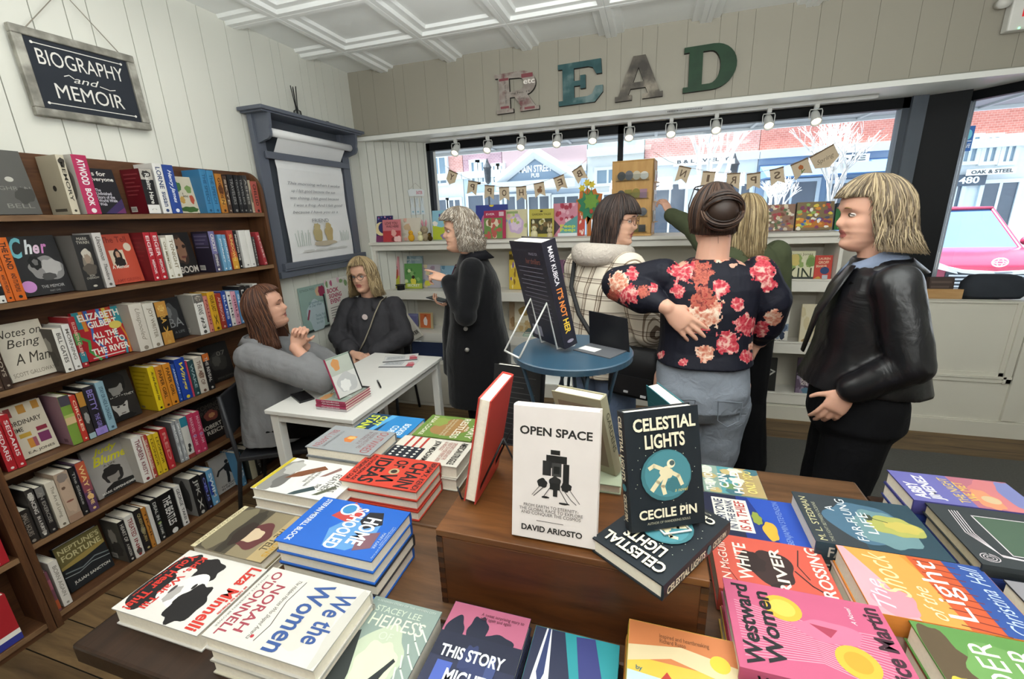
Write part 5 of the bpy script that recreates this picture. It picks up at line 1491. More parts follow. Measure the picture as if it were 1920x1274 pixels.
seq1 = [((850, 322), -.42, 'Y'), ((887, 340), -.2, 'P'), ((918, 348), -.1, 'P'), ((945, 351), 0, 'O'), ((977, 350), .02, 'H'), ((1010, 343), .12, None), ((1047, 331), .3, 'E'), ((1081, 316), .5, 'B')]
seq2 = [((1285, 313), -.25, 'N'), ((1330, 322), -.1, 'I'), ((1376, 325), .0, 'R'), ((1413, 325), .08, 'P'), ((1456, 316), .2, 'S'), ((1498, 303), .4, None), ((1540, 283), .52, None)]
names1 = ['leftmost burlap flag with a letter Y', 'burlap flag with a letter P nearest the left end', 'second burlap flag with a letter P left of the O', 'burlap flag with a round letter O', 'burlap flag with a letter H', 'burlap flag printed with a brown rabbit', 'burlap flag with a letter E beside the gable', 'tilted burlap flag with a letter B above the wooden flower']
names2 = ['burlap flag with a letter N right of the card rack', 'burlap flag with a letter I above the hair bun', 'burlap flag with a letter R over the blonde hair', 'burlap flag with a letter P right of centre', 'burlap flag with a letter S', 'burlap flag printed with a tulip', 'large tilted burlap flag at the right end']
for seq, nm in ((seq1, names1), (seq2, names2)):
    for ((px, py), a, ch), lab in zip(seq, nm):
        p = at_y(px, py, YB)
        if ch is None and 'rabbit' in lab:
            flag(p[0], p[2], a, '', lab, art=[('b', .5, .45, .24, .16, '#8d6a4a', 3), ('b', .6, .66, .12, .1, '#8d6a4a', 4), ('b', .36, .5, .1, .1, '#8d6a4a', 5)])
        elif ch is None and 'tulip' in lab:
            flag(p[0], p[2], a, '', lab, w=.12, art=[('b', .5, .62, .14, .14, '#b5652f', 3), ('l', [(.5, .5), (.46, .25)], .04, '#5d7a3a'), ('l', [(.46, .3), (.66, .42)], .05, '#5d7a3a')])
        elif ch is None:
            flag(p[0], p[2], a, '', lab, w=.17, h=.14, swallow=False, art=[('t', 'Spring', .15, .34, .85, .64, '#8a7a60', 'i')])
        else:
            flag(p[0], p[2], a, ch, lab, swallow=ch != 'Y')
g = G()
g.tube(string([(833, 310), (850, 322), (887, 340), (918, 348), (945, 351), (977, 350), (1010, 343), (1047, 331), (1081, 316), (1100, 300)]), .0016, '#a8977a', 5)
tag(g.build('bunting_string'), 'thin jute string of the left bunting across the glass', 'string')
g = G()
g.tube(string([(1225, 285), (1255, 303), (1285, 313), (1330, 322), (1376, 325), (1413, 325), (1456, 316), (1498, 303), (1540, 283), (1567, 268)]), .0016, '#a8977a', 5)
tag(g.build('bunting_string'), 'thin jute string of the right bunting across the glass', 'string')

# exit sign with emergency lamp head, cut by the right picture edge
p = at_y(1912, 20, 3.5)
t = thing('exit_sign', 'white exit sign with a lamp head at the upper right corner', 'exit sign', (float(p[0]), 3.54, float(p[2])))
g = G()
g.box((-.03, -.03, -.09), (.33, .03, .13), mat('#d9d8d2', 0.4))
g.build('housing', t, bevel=.008)
S = G(frame((.02, -.0305, -.05), (1, 0, 0), (0, 0, 1)))
S.draw([('t', 'EXIT', 0, .15, 1, .9, mat('#c4222c', 0.4, emit=0.6), 'h')], .27, .15, 0)
S.build('lettering', t)
g = G()
g.ball((.02, -.032, -.082), .005, mat('#7dffa0', 0.4, emit=3.0), 8, 6)
g.build('status_light', t)
g = G()
g.tube([(-.03, 0, .06), (-.07, -.01, .055)], .012, '#cfcdc6', 8)
g.tube([(-.07, .02, .06), (-.075, -.05, .05)], [.022, .03], '#cfcdc6', 14)
g.build('lamp_head', t, True)
# ================================================================ dark display table, crate and the stacks of new books
TZ = 0.85
DW = wood('table_dark_wood', '#1e140c', '#352318', (26, 3, 26), 0.4)
DWX = wood('table_board_wood', '#3d2a1a', '#6a4a30', (3, 26, 26), 0.45)
t = thing('display_table', 'dark brown plank display table carrying the stacks of new books', 'table', (-0.22, 0.84, 0))
tM = Matrix.Translation((0.22, -0.84, 0))
for i, (y0, y1) in enumerate(((0.362, 0.60), (0.602, 0.84), (0.842, 1.08), (1.082, 1.316))):
    g = G(tM)
    g.box((-1.04, y0, TZ - 0.045), (0.592, y1, TZ), DW if i < 1 else DWX)
    g.build('top_board', t, bevel=0.006)
g = G(tM)
for a, b in (((-0.98, 0.41, TZ - 0.15), (0.54, 0.43, TZ - 0.045)), ((-0.98, 1.25, TZ - 0.15), (0.54, 1.27, TZ - 0.045)), ((-0.98, 0.43, TZ - 0.15), (-0.96, 1.25, TZ - 0.045)), ((0.52, 0.43, TZ - 0.15), (0.54, 1.25, TZ - 0.045))):
    g.box(a, b, DW)
g.build('apron', t)
for x in (-0.96, 0.47):
    for y in (0.43, 1.2):
        g = G(tM)
        g.box((x, y, 0), (x + 0.06, y + 0.06, TZ - 0.045), DW)
        g.build('leg', t, bevel=0.004)
# neighbouring small table at the right
t = thing('side_table', 'second dark table at the right edge under the chalk drawn books', 'table', (1.05, 0.86, 0))
tM2 = Matrix.Translation((-1.05, -0.86, 0))
g = G(tM2)
g.box((0.602, 0.45, TZ - 0.055), (1.5, 1.27, TZ - 0.01), DW)
g.build('top_board', t, bevel=0.006)
for x in (0.63, 1.42):
    for y in (0.48, 1.19):
        g = G(tM2)
        g.box((x, y, 0), (x + 0.05, y + 0.05, TZ - 0.055), DW)
        g.build('leg', t)

# the reddish wooden crate
CZ = 1.03
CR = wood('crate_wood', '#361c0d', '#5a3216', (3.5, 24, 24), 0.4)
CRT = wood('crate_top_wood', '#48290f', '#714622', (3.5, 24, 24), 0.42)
cx0, cx1, cy0, cy1 = -0.378, 0.120, 0.640, 0.985
t = thing('wooden_crate', 'reddish brown wooden crate with finger joints in the middle of the display table', 'crate', ((cx0 + cx1) / 2, (cy0 + cy1) / 2, TZ))
cM = Matrix.Translation((-(cx0 + cx1) / 2, -(cy0 + cy1) / 2, -TZ))
def cpart(name, boxes, m=CR, bev=0.002):
    g = G(cM)
    for a, b in boxes:
        g.box(a, b, m)
    return g.build(name, t, bevel=bev)
z0_, z1_ = TZ + 0.001, CZ
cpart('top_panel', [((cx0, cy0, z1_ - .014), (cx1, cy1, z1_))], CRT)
cpart('front_panel', [((cx0 + .012, cy0, z0_), (cx1 - .012, cy0 + .014, z1_ - .014))])
cpart('rear_panel', [((cx0 + .012, cy1 - .014, z0_), (cx1 - .012, cy1, z1_ - .014))])
CRE = wood('crate_end_grain', '#27140a', '#3d2110', (20, 20, 20), 0.5)
for xx in (cx0, cx1 - .0125):
    cpart('side_panel', [((xx, cy0 + .014, z0_), (xx + .0125, cy1 - .014, z1_ - .014))])
nf = 13
for k in range(nf):
    za, zb = z0_ + (z1_ - .015 - z0_) * k / nf, z0_ + (z1_ - .015 - z0_) * (k + 1) / nf
    if k % 2 == 0:
        cpart('finger_joint', [((cx0, cy0 - .0006, za + .0006), (cx0 + .0125, cy0 + .0145, zb - .0006))], CRE, 0)
        cpart('finger_joint', [((cx1 - .0125, cy0 - .0006, za + .0006), (cx1, cy0 + .0145, zb - .0006))], CRE, 0)
    else:
        cpart('finger_joint', [((cx0, cy0, za), (cx0 + .0125, cy0 + .0145, zb))], CR, 0)
        cpart('finger_joint', [((cx1 - .0125, cy0, za), (cx1, cy0 + .0145, zb))], CR, 0)

# lying books: L reads from the left (-x) side, R from the right, F from the front
def lying(o, x0, y0, x1, y1, z, T, cover, art, label, spine=(), group='stacked new books on the display table', **k):
    if o == 'L':
        M, W, H = frame((x0, y1, z), (0, -1, 0), (1, 0, 0)), y1 - y0, x1 - x0
    elif o == 'R':
        M, W, H = frame((x1, y0, z), (0, 1, 0), (-1, 0, 0)), y1 - y0, x1 - x0
    else:
        M, W, H = frame((x0, y0, z), (1, 0, 0), (0, 1, 0)), x1 - x0, y1 - y0
    global TONE
    TONE = .8
    r = book(label, W, H, T, cover, M, front=art, spine=spine, group=group, name='hardcover_book', **k)
    TONE = 1.0
    return r


def mirror(art):
    """Cover layout listed from the picture's left edge: the foot of the book is first."""
    out = []
    for a in art:
        a = list(a)
        if a[0] in ('r',) or a[0] in ('t', 'T'):
            i = 1 if a[0] == 'r' else 2
            a[i + 1], a[i + 3] = 1 - a[i + 3], 1 - a[i + 1]
        elif a[0] in ('c', 'b'):
            a[2] = 1 - a[2]
        elif a[0] in ('p', 'l'):
            a[1] = [(u, 1 - v) for u, v in a[1]]
        out.append(tuple(a))
    return out


js = random.Random(77)
NTH = ['top', 'second', 'third', 'fourth', 'fifth']


def stack(o, x0, y0, x1, y1, ztop, n, cover, art, what, spine=(), lower=None, T=None, z0=TZ, jit=.004, **k):
    """n like books lying one on another; ztop is the upper face of the topmost."""
    T = T or (ztop - z0 - .001) / n
    if o == 'L':
        art = mirror(art)
    for i in range(n):
        dx, dy = (0, 0) if i == 0 else (js.uniform(-jit, jit), js.uniform(-jit, jit))
        z = ztop - (i + 1) * T
        lab = what if n == 1 else f'{NTH[i]} of the {what}' if i else f'top one of the {what}'
        c = cover if i == 0 or not lower else lower[(i - 1) % len(lower)]
        lying(o, x0 + dx, y0 + dy, x1 + dx, y1 + dy, z + .0003, T - .0006, c, art if i == 0 else (), lab, spine, **k)


RED, BK, IV = '#c6352b', '#1a1a1c', '#d8d4cd'
# left block, first column
stack('L', -1.0, .419, -.77, .582, .892, 1, IV, [('b', .5, .84, .46, .17, '#1c1a1b', 3), ('b', .26, .6, .22, .2, '#1f1c1d', 4), ('b', .56, .56, .27, .2, '#e1ddd8', 5), ('b', .7, .38, .28, .15, '#191718', 8), ('b', .34, .74, .1, .1, '#d5d0ca', 7), ('b', .64, .62, .12, .05, '#a9a4a0', 9), ('c', .48, .50, .045, .016, '#1b1919'), ('c', .7, .52, .045, .016, '#1b1919'), ('b', .58, .67, .07, .016, '#4a4446', 6), ('t', 'Kids, Wait Till', .06, .70, .9, .79, RED, 'h'), ('t', 'You Hear This!', .06, .82, .96, .92, RED, 'h'), ('t', 'my time in the spotlight', .12, .94, .8, .97, RED), ('t', 'Liza Minnelli', .03, .04, .97, .17, RED, 'h'), ('t', 'as told to friends', .3, .0, .72, .03, RED)],
      'white hardcover with red letters and a black portrait on the table corner', [('T', 'Liza Minnelli', .25, .1, .75, .6, RED)], T=.041)
stack('L', -1.0, .585, -.79, .735, .902, 2, '#8a7d62', [('r', 0, .5, 1, 1, '#4a4335'), ('b', .5, .8, .5, .16, '#736a52', 3), ('b', .5, .62, .5, .1, '#352f25', 4), ('r', 0, .93, 1, 1, '#c9bd97'), ('t', 'A NOVEL OF GUNS AND RIFLES', .06, .945, .94, .985, '#5a5139', ''), ('b', .56, .42, .3, .2, '#5d2f2f', 5), ('b', .56, .46, .16, .14, '#c7b193', 6), ('b', .56, .58, .26, .09, '#2c2018', 7), ('r', .0, .0, 1, .2, '#b09a6e'), ('t', 'THE TELL', .3, .09, .8, .18, '#3d3420'), ('t', 'TALE GUNS', .12, .01, .9, .08, '#b58a2c')],
      'brown western hardcovers with a bearded portrait behind the red lettered book', lower=['#d5cdbb'])
stack('L', -1.03, .785, -.76, .945, .92, 2, '#e2e0db', [('b', .55, .86, .5, .12, '#8f8d88', 3), ('b', .3, .82, .2, .1, '#b6b4ae', 4), ('b', .7, .78, .2, .08, '#6f6d69', 7), ('r', .0, .95, 1, 1, '#c9b52e'), ('p', [(.12, .5), (.2, .42), (.5, .62), (.62, .78), (.4, .72)], '#7a4a2e'), ('p', [(.7, .36), (.78, .3), (.98, .46), (1, .54), (.9, .5)], '#3a4a4d'), ('p', [(.1, .3), (.16, .26), (.4, .36), (.44, .42)], '#8f6a63'), ('p', [(.6, .14), (.66, .1), (.9, .22), (.92, .28)], '#5b5f4a'), ('t', 'THE', .62, .3, .74, .35, '#5a5752'), ('t', 'FEATHER', .3, .19, .8, .27, '#5a5752', ''), ('t', 'WARS', .44, .09, .78, .17, '#5a5752', ''), ('t', 'and the great crusade\nto save the birds', .3, .44, .74, .54, '#7b7770', '')],
      'white hardcovers with scattered brown feathers', [('b', .5, .3, .3, .05, '#44413d', 3), ('b', .5, .6, .3, .06, '#44413d', 4)])
stack('L', -1.0, .967, -.765, 1.112, .95, 3, '#8d9094', [('r', 0, 0, 1, 1, '#9a9d9f'), ('p', [(.36, .46), (.62, .46), (.62, .56), (.5, .62), (.36, .58)], '#cf7a3f'), ('b', .44, .52, .06, .06, '#e0b26a', 3), ('t', 'OUTWIRED', .06, .07, .94, .2, '#a04a4c', ''), ('t', 'FOUNDERS AND FUTURES\nIN THE GENES OF AI', .1, .24, .8, .38, '#7d5a5c', ''), ('t', 'BILL LAFFEN', .2, .82, .94, .92, '#a0565a', ''), ('t', 'YOU THINK WITH MACHINES', .2, .74, .9, .78, '#6f6d70', '')],
      'grey hardcovers with a small orange shape and wine capitals', [('T', 'OUTWIRED', .25, .3, .75, .9, '#8a3038')])
stack('L', -.955, 1.118, -.742, 1.262, .93, 2, '#2f86c6', [('r', 0, .55, 1, 1, '#1c3f5e'), ('p', [(0, .5), (1, .66), (1, .75), (0, .62)], '#5aa6d8'), ('t', 'STAND', .08, .8, .98, .97, '#d5dc3a', 'h'), ('t', 'OUT', .1, .64, .6, .77, '#d5dc3a', 'h'), ('t', 'CORY', .5, .26, .92, .38, '#e2eef6'), ('t', 'BOOKER', .36, .1, .94, .22, '#e2eef6')],
      'bright blue hardcovers with lime capitals behind the grey stack')
# second column
stack('L', -.708, .392, -.474, .548, .945, 3, '#d0ccc4', [('r', 0, 0, 1, 1, '#d0ccc4'), ('b', .5, .3, .4, .18, '#c7c3ba', 3), ('b', .45, .52, .5, .06, '#cfcbc2', 4), ('b', .5, .04, .5, .05, '#c2beb5', 7), ('t', "O'DONNELL", .05, .84, .95, .93, '#9a3f4c'), ('t', 'NORAH', .22, .72, .86, .81, '#9a3f4c'), ('t', 'WITH KATE ANDERSEN BROWER', .12, .955, .88, .975, '#6d6962', ''), ('t', 'The Hidden Heroes Who Shaped America', .1, .62, .9, .67, '#5b574f', 'i'), ('t', 'We the', .12, .08, .78, .25, '#33508a'), ('t', 'Women', .06, .3, .96, .48, '#33508a'), ('c', .86, .62, .02, .014, '#b0323c'), ('l', [(.1, .58), (.4, .6), (.7, .56), (.9, .58)], .008, '#4a463f')],
      'ivory hardcovers with dark red and navy capitals nearest the front', lower=['#c9c5bc', '#cdc7b4'], spine=[('T', 'We the Women', .2, .2, .8, .8, '#33508a')])
stack('L', -.735, .585, -.495, .738, .975, 4, '#2060bd', [('p', [(.28, .18), (.7, .14), (.92, .3), (.92, .54), (.6, .62), (.3, .5)], '#5d93c9'), ('p', [(.0, .6), (.2, .42), (.44, .5), (.36, .72)], '#b9413c'), ('p', [(.12, .24), (.36, .16), (.5, .3), (.36, .4), (.16, .38)], '#201f26'), ('p', [(.5, .12), (.8, .1), (.9, .24), (.6, .3)], '#7a5560'), ('c', .17, .6, .13, .09, '#d5e3ee'), ('c', .17, .6, .1, .07, '#3f86b8'), ('t', 'HOME', .26, .2, .8, .36, '#e6e9ea', 'h'), ('t', 'SCHOOLED', .1, .4, .94, .54, '#e6e9ea', 'h'), ('t', 'STEFAN MERRILL BLOCK', .04, .86, .96, .92, '#d5dde8'), ('t', 'MARY KARR', .5, .06, .8, .09, '#b9c9dd', ''), ('t', 'a funny heartbreaking and truly\nunforgettable book', .36, .01, .96, .05, '#b9c9dd', '')],
      'royal blue hardcovers with white capitals and a red patch', lower=['#2060bd', '#2a2a30', '#2060bd'], spine=[('r', 0, .4, 1, .62, '#b9413c')])
stack('L', -.785, .852, -.548, .995, .94, 3, '#cf4433', [('t', 'CHAIN', .1, .12, .95, .32, BK, 'h'), ('t', 'OF', .1, .38, .36, .54, BK, 'h'), ('t', 'IDEAS', .1, .6, .95, .8, BK, 'h'), ('c', .5, .46, .1, .065, '#b9a57e'), ('c', .5, .46, .06, .04, '#3a322c'), ('l', [(.62, .38), (.7, .56), (.78, .38), (.86, .56)], .05, BK), ('t', 'IBRAM X. KENDI', .04, .02, .96, .09, BK), ('t', 'THE ORIGINS OF OUR', .06, .9, .94, .96, BK), ('t', 'AUTHORITARIAN AGE', .06, .83, .94, .88, BK)],
      'flame red hardcovers with heavy black capitals', spine=[('T', 'IDEAS', .2, .3, .8, .8, BK)], lower=['#b53a2c', '#c04030'])
FLAG = [('r', 0, 0, 1, 1, '#d9d2c5')] + [('r', 0, .62 + .055 * i * 2, .5, .655 + .055 * i * 2, '#b0392f') for i in range(3)] + [('r', .46, .56, 1, 1, '#20242e')] + [('c', .52 + .11 * i, .63 + .1 * j, .03, .02, '#e6e2d8') for i in range(5) for j in range(4)]
stack('L', -.748, .998, -.50, 1.138, .93, 2, '#d9d2c5', FLAG + [('t', 'JON MEACHAM', .1, .42, .94, .52, '#2b2826'), ('t', 'AMERICAN STRUGGLE', .06, .06, .94, .15, '#2b2826'), ('t', 'DEMOCRACY, DISSENT AND THE\nPURSUIT OF A MORE PERFECT UNION\nAN ANTHOLOGY', .1, .2, .9, .38, '#a0453f', '')],
      'cream hardcovers with stars and red stripes', [('T', 'AMERICAN STRUGGLE', .2, .1, .8, .9, '#2b2826')])
stack('L', -.728, 1.146, -.518, 1.300, .93, 2, '#6d8a3f', [('b', .5, .5, .4, .3, '#a07a4a', 3), ('b', .3, .75, .2, .15, '#8a9a4a', 4), ('t', 'STARRY', .1, .03, .9, .15, '#e3dcc8'), ('t', 'AND', .4, .18, .62, .23, '#e3dcc8'), ('t', 'RESTLESS', .05, .26, .95, .38, '#e3dcc8'), ('t', 'three women who changed\nwork writing and the world', .12, .46, .9, .58, '#d0c9a8', ''), ('t', 'JULIA COOKE', .05, .84, .95, .94, '#e3dcc8')],
      'green and tan hardcovers with cream capitals at the far corner')
# front row, upright to the viewer
stack('F', -.490, .368, -.345, .578, .90, 1, '#7f908c', [('r', 0, 0, 1, 1, '#87978f'), ('b', .5, .45, .34, .3, '#b7c0a8', 3), ('b', .52, .42, .24, .2, '#cdd2b5', 4), ('p', [(0, 0), (0, .6), (.12, .66), (.2, .5), (.3, .3), (.36, 0)], '#2c3130'), ('p', [(.4, .12), (.5, .2), (.56, .3), (.66, .42), (.72, .5), (.76, .48), (.7, .38), (.66, .26), (.62, .14), (.66, 0), (.36, 0)], '#23282a'), *[('l', [(1, .1 + .12 * i), (.86, .2 + .12 * i), (.8, .34 + .1 * i)], .02, '#c9d3c7') for i in range(6)], ('t', 'STACEY LEE', .12, .86, .78, .92, '#c3ccb8', ''), ('t', 'HEIRESS', .14, .72, .9, .84, '#d3d9c3', ''), ('t', 'OF', .38, .62, .56, .69, '#c3ccb8', ''), ('t', 'A FEVERISH STORY OF THE HIDDEN CITY', .06, .955, .94, .975, '#b9c2b8', '')],
      'misty grey green hardcover with a dark reaching figure on the front edge', T=.049)
stack('F', -.330, .368, -.178, .608, .90, 2, '#252a45', [('r', 0, .72, 1, 1, '#b0607a'), ('b', .15, .74, .12, .14, '#1c2033', 3), ('b', .42, .78, .12, .14, '#1c2033', 4), ('b', .7, .72, .2, .08, '#1c2033', 5), ('r', 0, .55, 1, .74, '#1f2338'), *blobs(12, ['#2f3860', '#1a1d30', '#3d4a7a', '#4a3f5d'], 5, .06, .12, v=(.05, .6)), ('r', .12, .3, .3, .52, '#4a5fae'), ('r', .7, .2, .86, .34, '#8a6a5a'), ('t', 'THIS STORY', .1, .55, .86, .64, '#dfe1e6', 'h'), ('t', 'MIGHT', .26, .38, .72, .48, '#dfe1e6', 'h'), ('t', 'SAVE', .06, .2, .5, .3, '#dfe1e6', 'h'), ('t', 'your life', .4, .06, .86, .16, '#dfe1e6', 'h'), ('t', 'A sweet surprising story to\nread again and again', .4, .88, .94, .95, '#5a2a3a', '')],
      'navy hardcovers with pink sky and black trees', lower=['#2f3450'])
stack('F', -.168, .40, -.018, .606, .89, 1, '#2b8a92', [('r', 0, 0, 1, 1, '#2d8f97'), ('p', [(0, 0), (0, 1), (.36, 1), (.5, .6), (.42, .1), (.4, 0)], '#2a2f47'), ('p', [(.08, .5), (.14, 1), (.2, 1), (.3, .45), (.2, .42)], '#d9d9de'), ('p', [(.13, .6), (.16, 1), (.19, 1), (.22, .6), (.18, .5)], '#2f3b66'), ('b', .4, .24, .08, .07, '#c98f6f', 3), ('b', .72, .3, .2, .26, '#5a2033', 4), ('p', [(.5, .98), (.72, 1), (.9, .5), (.8, .42), (.6, .62)], '#3a3f78'), ('l', [(.66, .6), (.84, .36)], .07, '#cfa083'), ('t', 'Let', .04, .02, .4, .2, '#e6e6e3', 'h')],
      'teal hardcover with a suited figure on the front edge', T=.039)
stack('F', -.004, .39, .162, .628, .93, 2, '#d9b548', [('r', 0, .72, 1, 1, '#c77a4a'), ('p', [(0, .68), (.4, .76), (1, .66), (1, .8), (.5, .86), (0, .8)], '#d6c39a'), ('c', .84, .8, .09, .06, '#e0be3f'), ('r', 0, 0, 1, .44, '#dcb74a'), ('p', [(0, .44), (.5, .52), (1, .44), (1, .54), (.5, .6), (0, .62)], '#b5d0cc'), ('p', [(.66, .5), (1, .4), (1, .56)], '#a33a2e'), ('p', [(.28, .58), (.36, .66), (.42, .6), (.5, .58)], '#b0392f'), ('b', .84, .38, .06, .14, '#23242b', 3), ('c', .84, .55, .03, .03, '#2b2622'), ('t', 'THE', .34, .28, .72, .42, '#2f4f8a', 'h'), ('t', 'RED SHOES', .1, .08, .9, .22, '#2f4f8a', 'h'), ('t', 'Inspired and heartbreaking\nRichard Russo', .3, .86, .76, .93, '#6d4a2f', ''), ('t', 'by', .08, .62, .14, .66, '#3a6a72')],
      'yellow and orange hardcovers with a tiny walking man', lower=['#c98a3a'])
# right block
stack('R', .158, .565, .400, .738, .955, 3, '#c05878', [('r', 0, 0, 1, 1, '#c05a7b')] + [('l', [(.0 + .03 * i, .1), (.2 + .02 * i, .5), (.1 + .03 * i, .95)], .007, '#e3a2b2') for i in range(1, 22)] + [('b', .56, .4, .12, .2, '#d9718f', 3), ('p', [(.5, .4), (.62, .5), (.6, .34)], '#a33a52'), ('c', .3, .30, .16, .12, '#d9ad3c'), ('c', .74, .64, .15, .12, '#d9ad3c'), ('c', .3, .30, .1, .075, '#c79a30'), ('c', .74, .64, .1, .08, '#e3bf55'), ('t', 'Westward', .05, .84, .95, .95, BK, 'h'), ('t', 'Women', .1, .71, .9, .82, BK, 'h'), ('t', 'Alice Martin', .05, .03, .95, .14, '#3a1f2a', 'h'), ('t', 'A Novel', .7, .2, .9, .23, '#f0dbe0', 'i')],
      'pink hardcovers with two golden discs and black capitals', lower=['#b93a4f', '#c9a24a'], spine=[('T', 'Westward Women', .2, .1, .8, .9, BK)])
stack('R', .160, .765, .376, .926, .905, 1, '#cc5a4a', [('b', .5, .5, .3, .2, '#3a2826', 3), ('b', .55, .66, .18, .12, '#2f211f', 4), ('p', [(.2, .56), (.06, .5), (.28, .44)], '#2b1f1d'), ('l', [(.1, .8), (.4, .9), (.8, .95)], .01, '#7a2f2a'), ('l', [(.5, .3), (.3, .2), (.2, .1)], .02, '#3a2826'), ('l', [(.4, .2), (.6, .26), (.9, .2)], .014, '#3a2826'), ('t', 'IAN McGUIRE', .04, .87, .96, .95, '#ecd9cc', ''), ('t', 'WHITE', .22, .68, .86, .8, '#ecd9cc'), ('t', 'RIVER', .1, .38, .86, .48, '#ecd9cc'), ('t', 'CROSSING', .02, .03, .98, .14, '#ecd9cc')],
      'coral hardcover with a black raven and white capitals', T=.054)
stack('R', .160, .925, .372, 1.090, .90, 1, '#25397f', [('r', 0, .62, 1, 1, '#20263f'), ('p', [(0, 0), (1, 0), (1, .5), (0, .3)], '#2a4fae'), ('r', .16, .52, .9, .9, '#ddd9d0'), ('t', 'EVERYONE', .2, .78, .86, .88, '#23304f'), ('t', 'IN THE BANK', .2, .68, .86, .76, '#23304f'), ('t', 'IS A THIEF', .2, .55, .86, .66, '#b23a33'), ('b', .26, .36, .2, .07, '#d9a63a', 3), ('b', .5, .46, .14, .05, '#8f9a3f', 4), ('t', 'BENJAMIN STEVENSON', .04, .16, .96, .24, '#7f97d0', '')],
      'navy hardcover with a white notice and a yellow flower', T=.049)
stack('R', .168, 1.095, .316, 1.226, .90, 1, '#8fa89a', [('r', 0, 0, 1, .4, '#b09a6a'), ('r', 0, .4, 1, .7, '#5a9aa0'), *blobs(12, ['#6d8a5a', '#d9dccb', '#47707a', '#c7b27a'], 3, .08, .16), ('t', 'THE WORLD', .04, .8, .96, .96, '#eae9e0', 'h'), ('t', 'CAN', .2, .56, .7, .72, '#eae9e0', 'h'), ('t', 'HOLD', .06, .34, .86, .5, '#eae9e0', 'h'), ('t', 'ONLY YOU', .1, .12, .9, .28, '#e3cf7a', 'h')],
      'small green and teal landscape hardcover at the back of the table', T=.049)
stack('R', .364, .912, .600, 1.090, .935, 2, '#2f4652', [('r', 0, .6, 1, 1, '#353b40'), ('b', .5, .5, .4, .3, '#4a6a80', 3), ('b', .42, .36, .34, .24, '#6a8a8f', 4), ('b', .5, .26, .2, .2, '#a8a85a', 6), ('b', .5, .2, .1, .14, '#c0b05a', 8), ('b', .62, .44, .06, .04, '#3a4030', 9), ('l', [(.62, .44), (.56, .3)], .012, '#3f4a3a'), ('t', 'M. L. STEDMAN', .04, .9, .9, .96, '#c9c294', ''), ('t', 'THE LIGHT BETWEEN OCEANS', .04, .84, .8, .87, '#a8a890', ''), ('t', 'A', .66, .7, .76, .77, '#d9dfe0', ''), ('t', 'FAR-FLUNG', .14, .56, .94, .64, '#d9dfe0', ''), ('t', 'LIFE', .3, .44, .7, .52, '#d9dfe0', '')],
      'blue and gold hardcovers with thin white capitals', lower=['#3a3a3c'], spine=[('T', 'FAR-FLUNG LIFE', .2, .1, .8, .9, '#c9c9c0')])
stack('R', .398, .745, .634, .910, .935, 2, '#e08a3a', [('p', [(0, 1), (0, .3), (1, .55), (1, 1)], '#e29a4a'), ('p', [(0, 1), (0, .7), (.5, .8), (1, .95), (1, 1)], '#e0a2ab'), ('b', .2, .8, .2, .14, '#dd8f9c', 3), ('p', [(0, .42), (1, .5), (1, .2), (0, .2)], '#c4562f'), ('p', [(0, .22), (1, .26), (1, 0), (0, 0)], '#2f4f94'), *[('l', [(.1 * i, .2), (.1 * i + .05, .46)], .012, '#7a2f26') for i in range(10)], ('t', 'The', .1, .82, .5, .93, '#ecc9e0', 'i'), ('t', 'Shock', .3, .66, .96, .84, '#f0cf9a', 'i'), ('t', 'of the', .06, .52, .5, .62, '#f3dcae', 'i'), ('t', 'Light', .12, .28, .94, .5, '#f1e3dc', ''), ('t', 'Christina Hall', .04, .05, .96, .16, '#b9c9e6', 'i')],
      'orange and red hardcovers with swirling pale letters', lower=['#c9a89a'], spine=[('r', 0, .3, 1, .7, '#e8e0d8')])
stack('R', .448, .560, .670, .742, .935, 2, '#5f8f4a', [('b', .2, .84, .3, .16, '#9aa03a', 3), ('b', .6, .9, .36, .14, '#5a4a34', 4), ('b', .3, .9, .2, .1, '#c9b83f', 6), ('b', .6, .5, .3, .3, '#6d9a55', 5), ('b', .4, .2, .4, .16, '#8a4a33', 7), ('t', 'UNDER', .06, .56, .9, .72, '#e2e3cf', ''), ('t', 'WATER', .06, .34, .9, .5, '#e2e3cf', ''), ('t', 'a novel', .1, .1, .5, .16, '#e2e3cf', 'i')],
      'green leafy hardcovers with cream capitals at the right front', lower=['#a3262f'])
# right table
ART_SUN = [('r', 0, .5, 1, 1, '#6a68a8'), ('r', 0, 0, 1, .5, '#b06a78'), ('b', .5, .2, .5, .2, '#c9787a', 3), ('b', .5, .05, .5, .12, '#7a7fb0', 6), ('b', .3, .35, .3, .1, '#d98f6a', 4), ('c', .3, .32, .12, .07, '#c9b08a'), ('t', 'ABBY', .1, .84, .62, .95, '#e6e3ea', 'h'), ('t', 'JIMENEZ', .1, .7, .9, .82, '#e6e3ea', 'h'), ('t', 'THE NIGHT', .1, .52, .9, .6, '#e8c95a', ''), ('t', 'WE MET', .2, .42, .8, .5, '#e8c95a', '')]
SIDE_G = 'stacked new books on the right table'
stack('R', .612, 1.095, .850, 1.222, .95, 3, '#4c4a8a', ART_SUN, 'violet and sunset coloured hardcovers at the right edge', lower=['#2f3f86', '#31418c'], z0=TZ - .01, group=SIDE_G, spine=[('T', 'JIMENEZ', .2, .2, .8, .8, '#d9d5e6')])
CHK = '#d9cfd3'
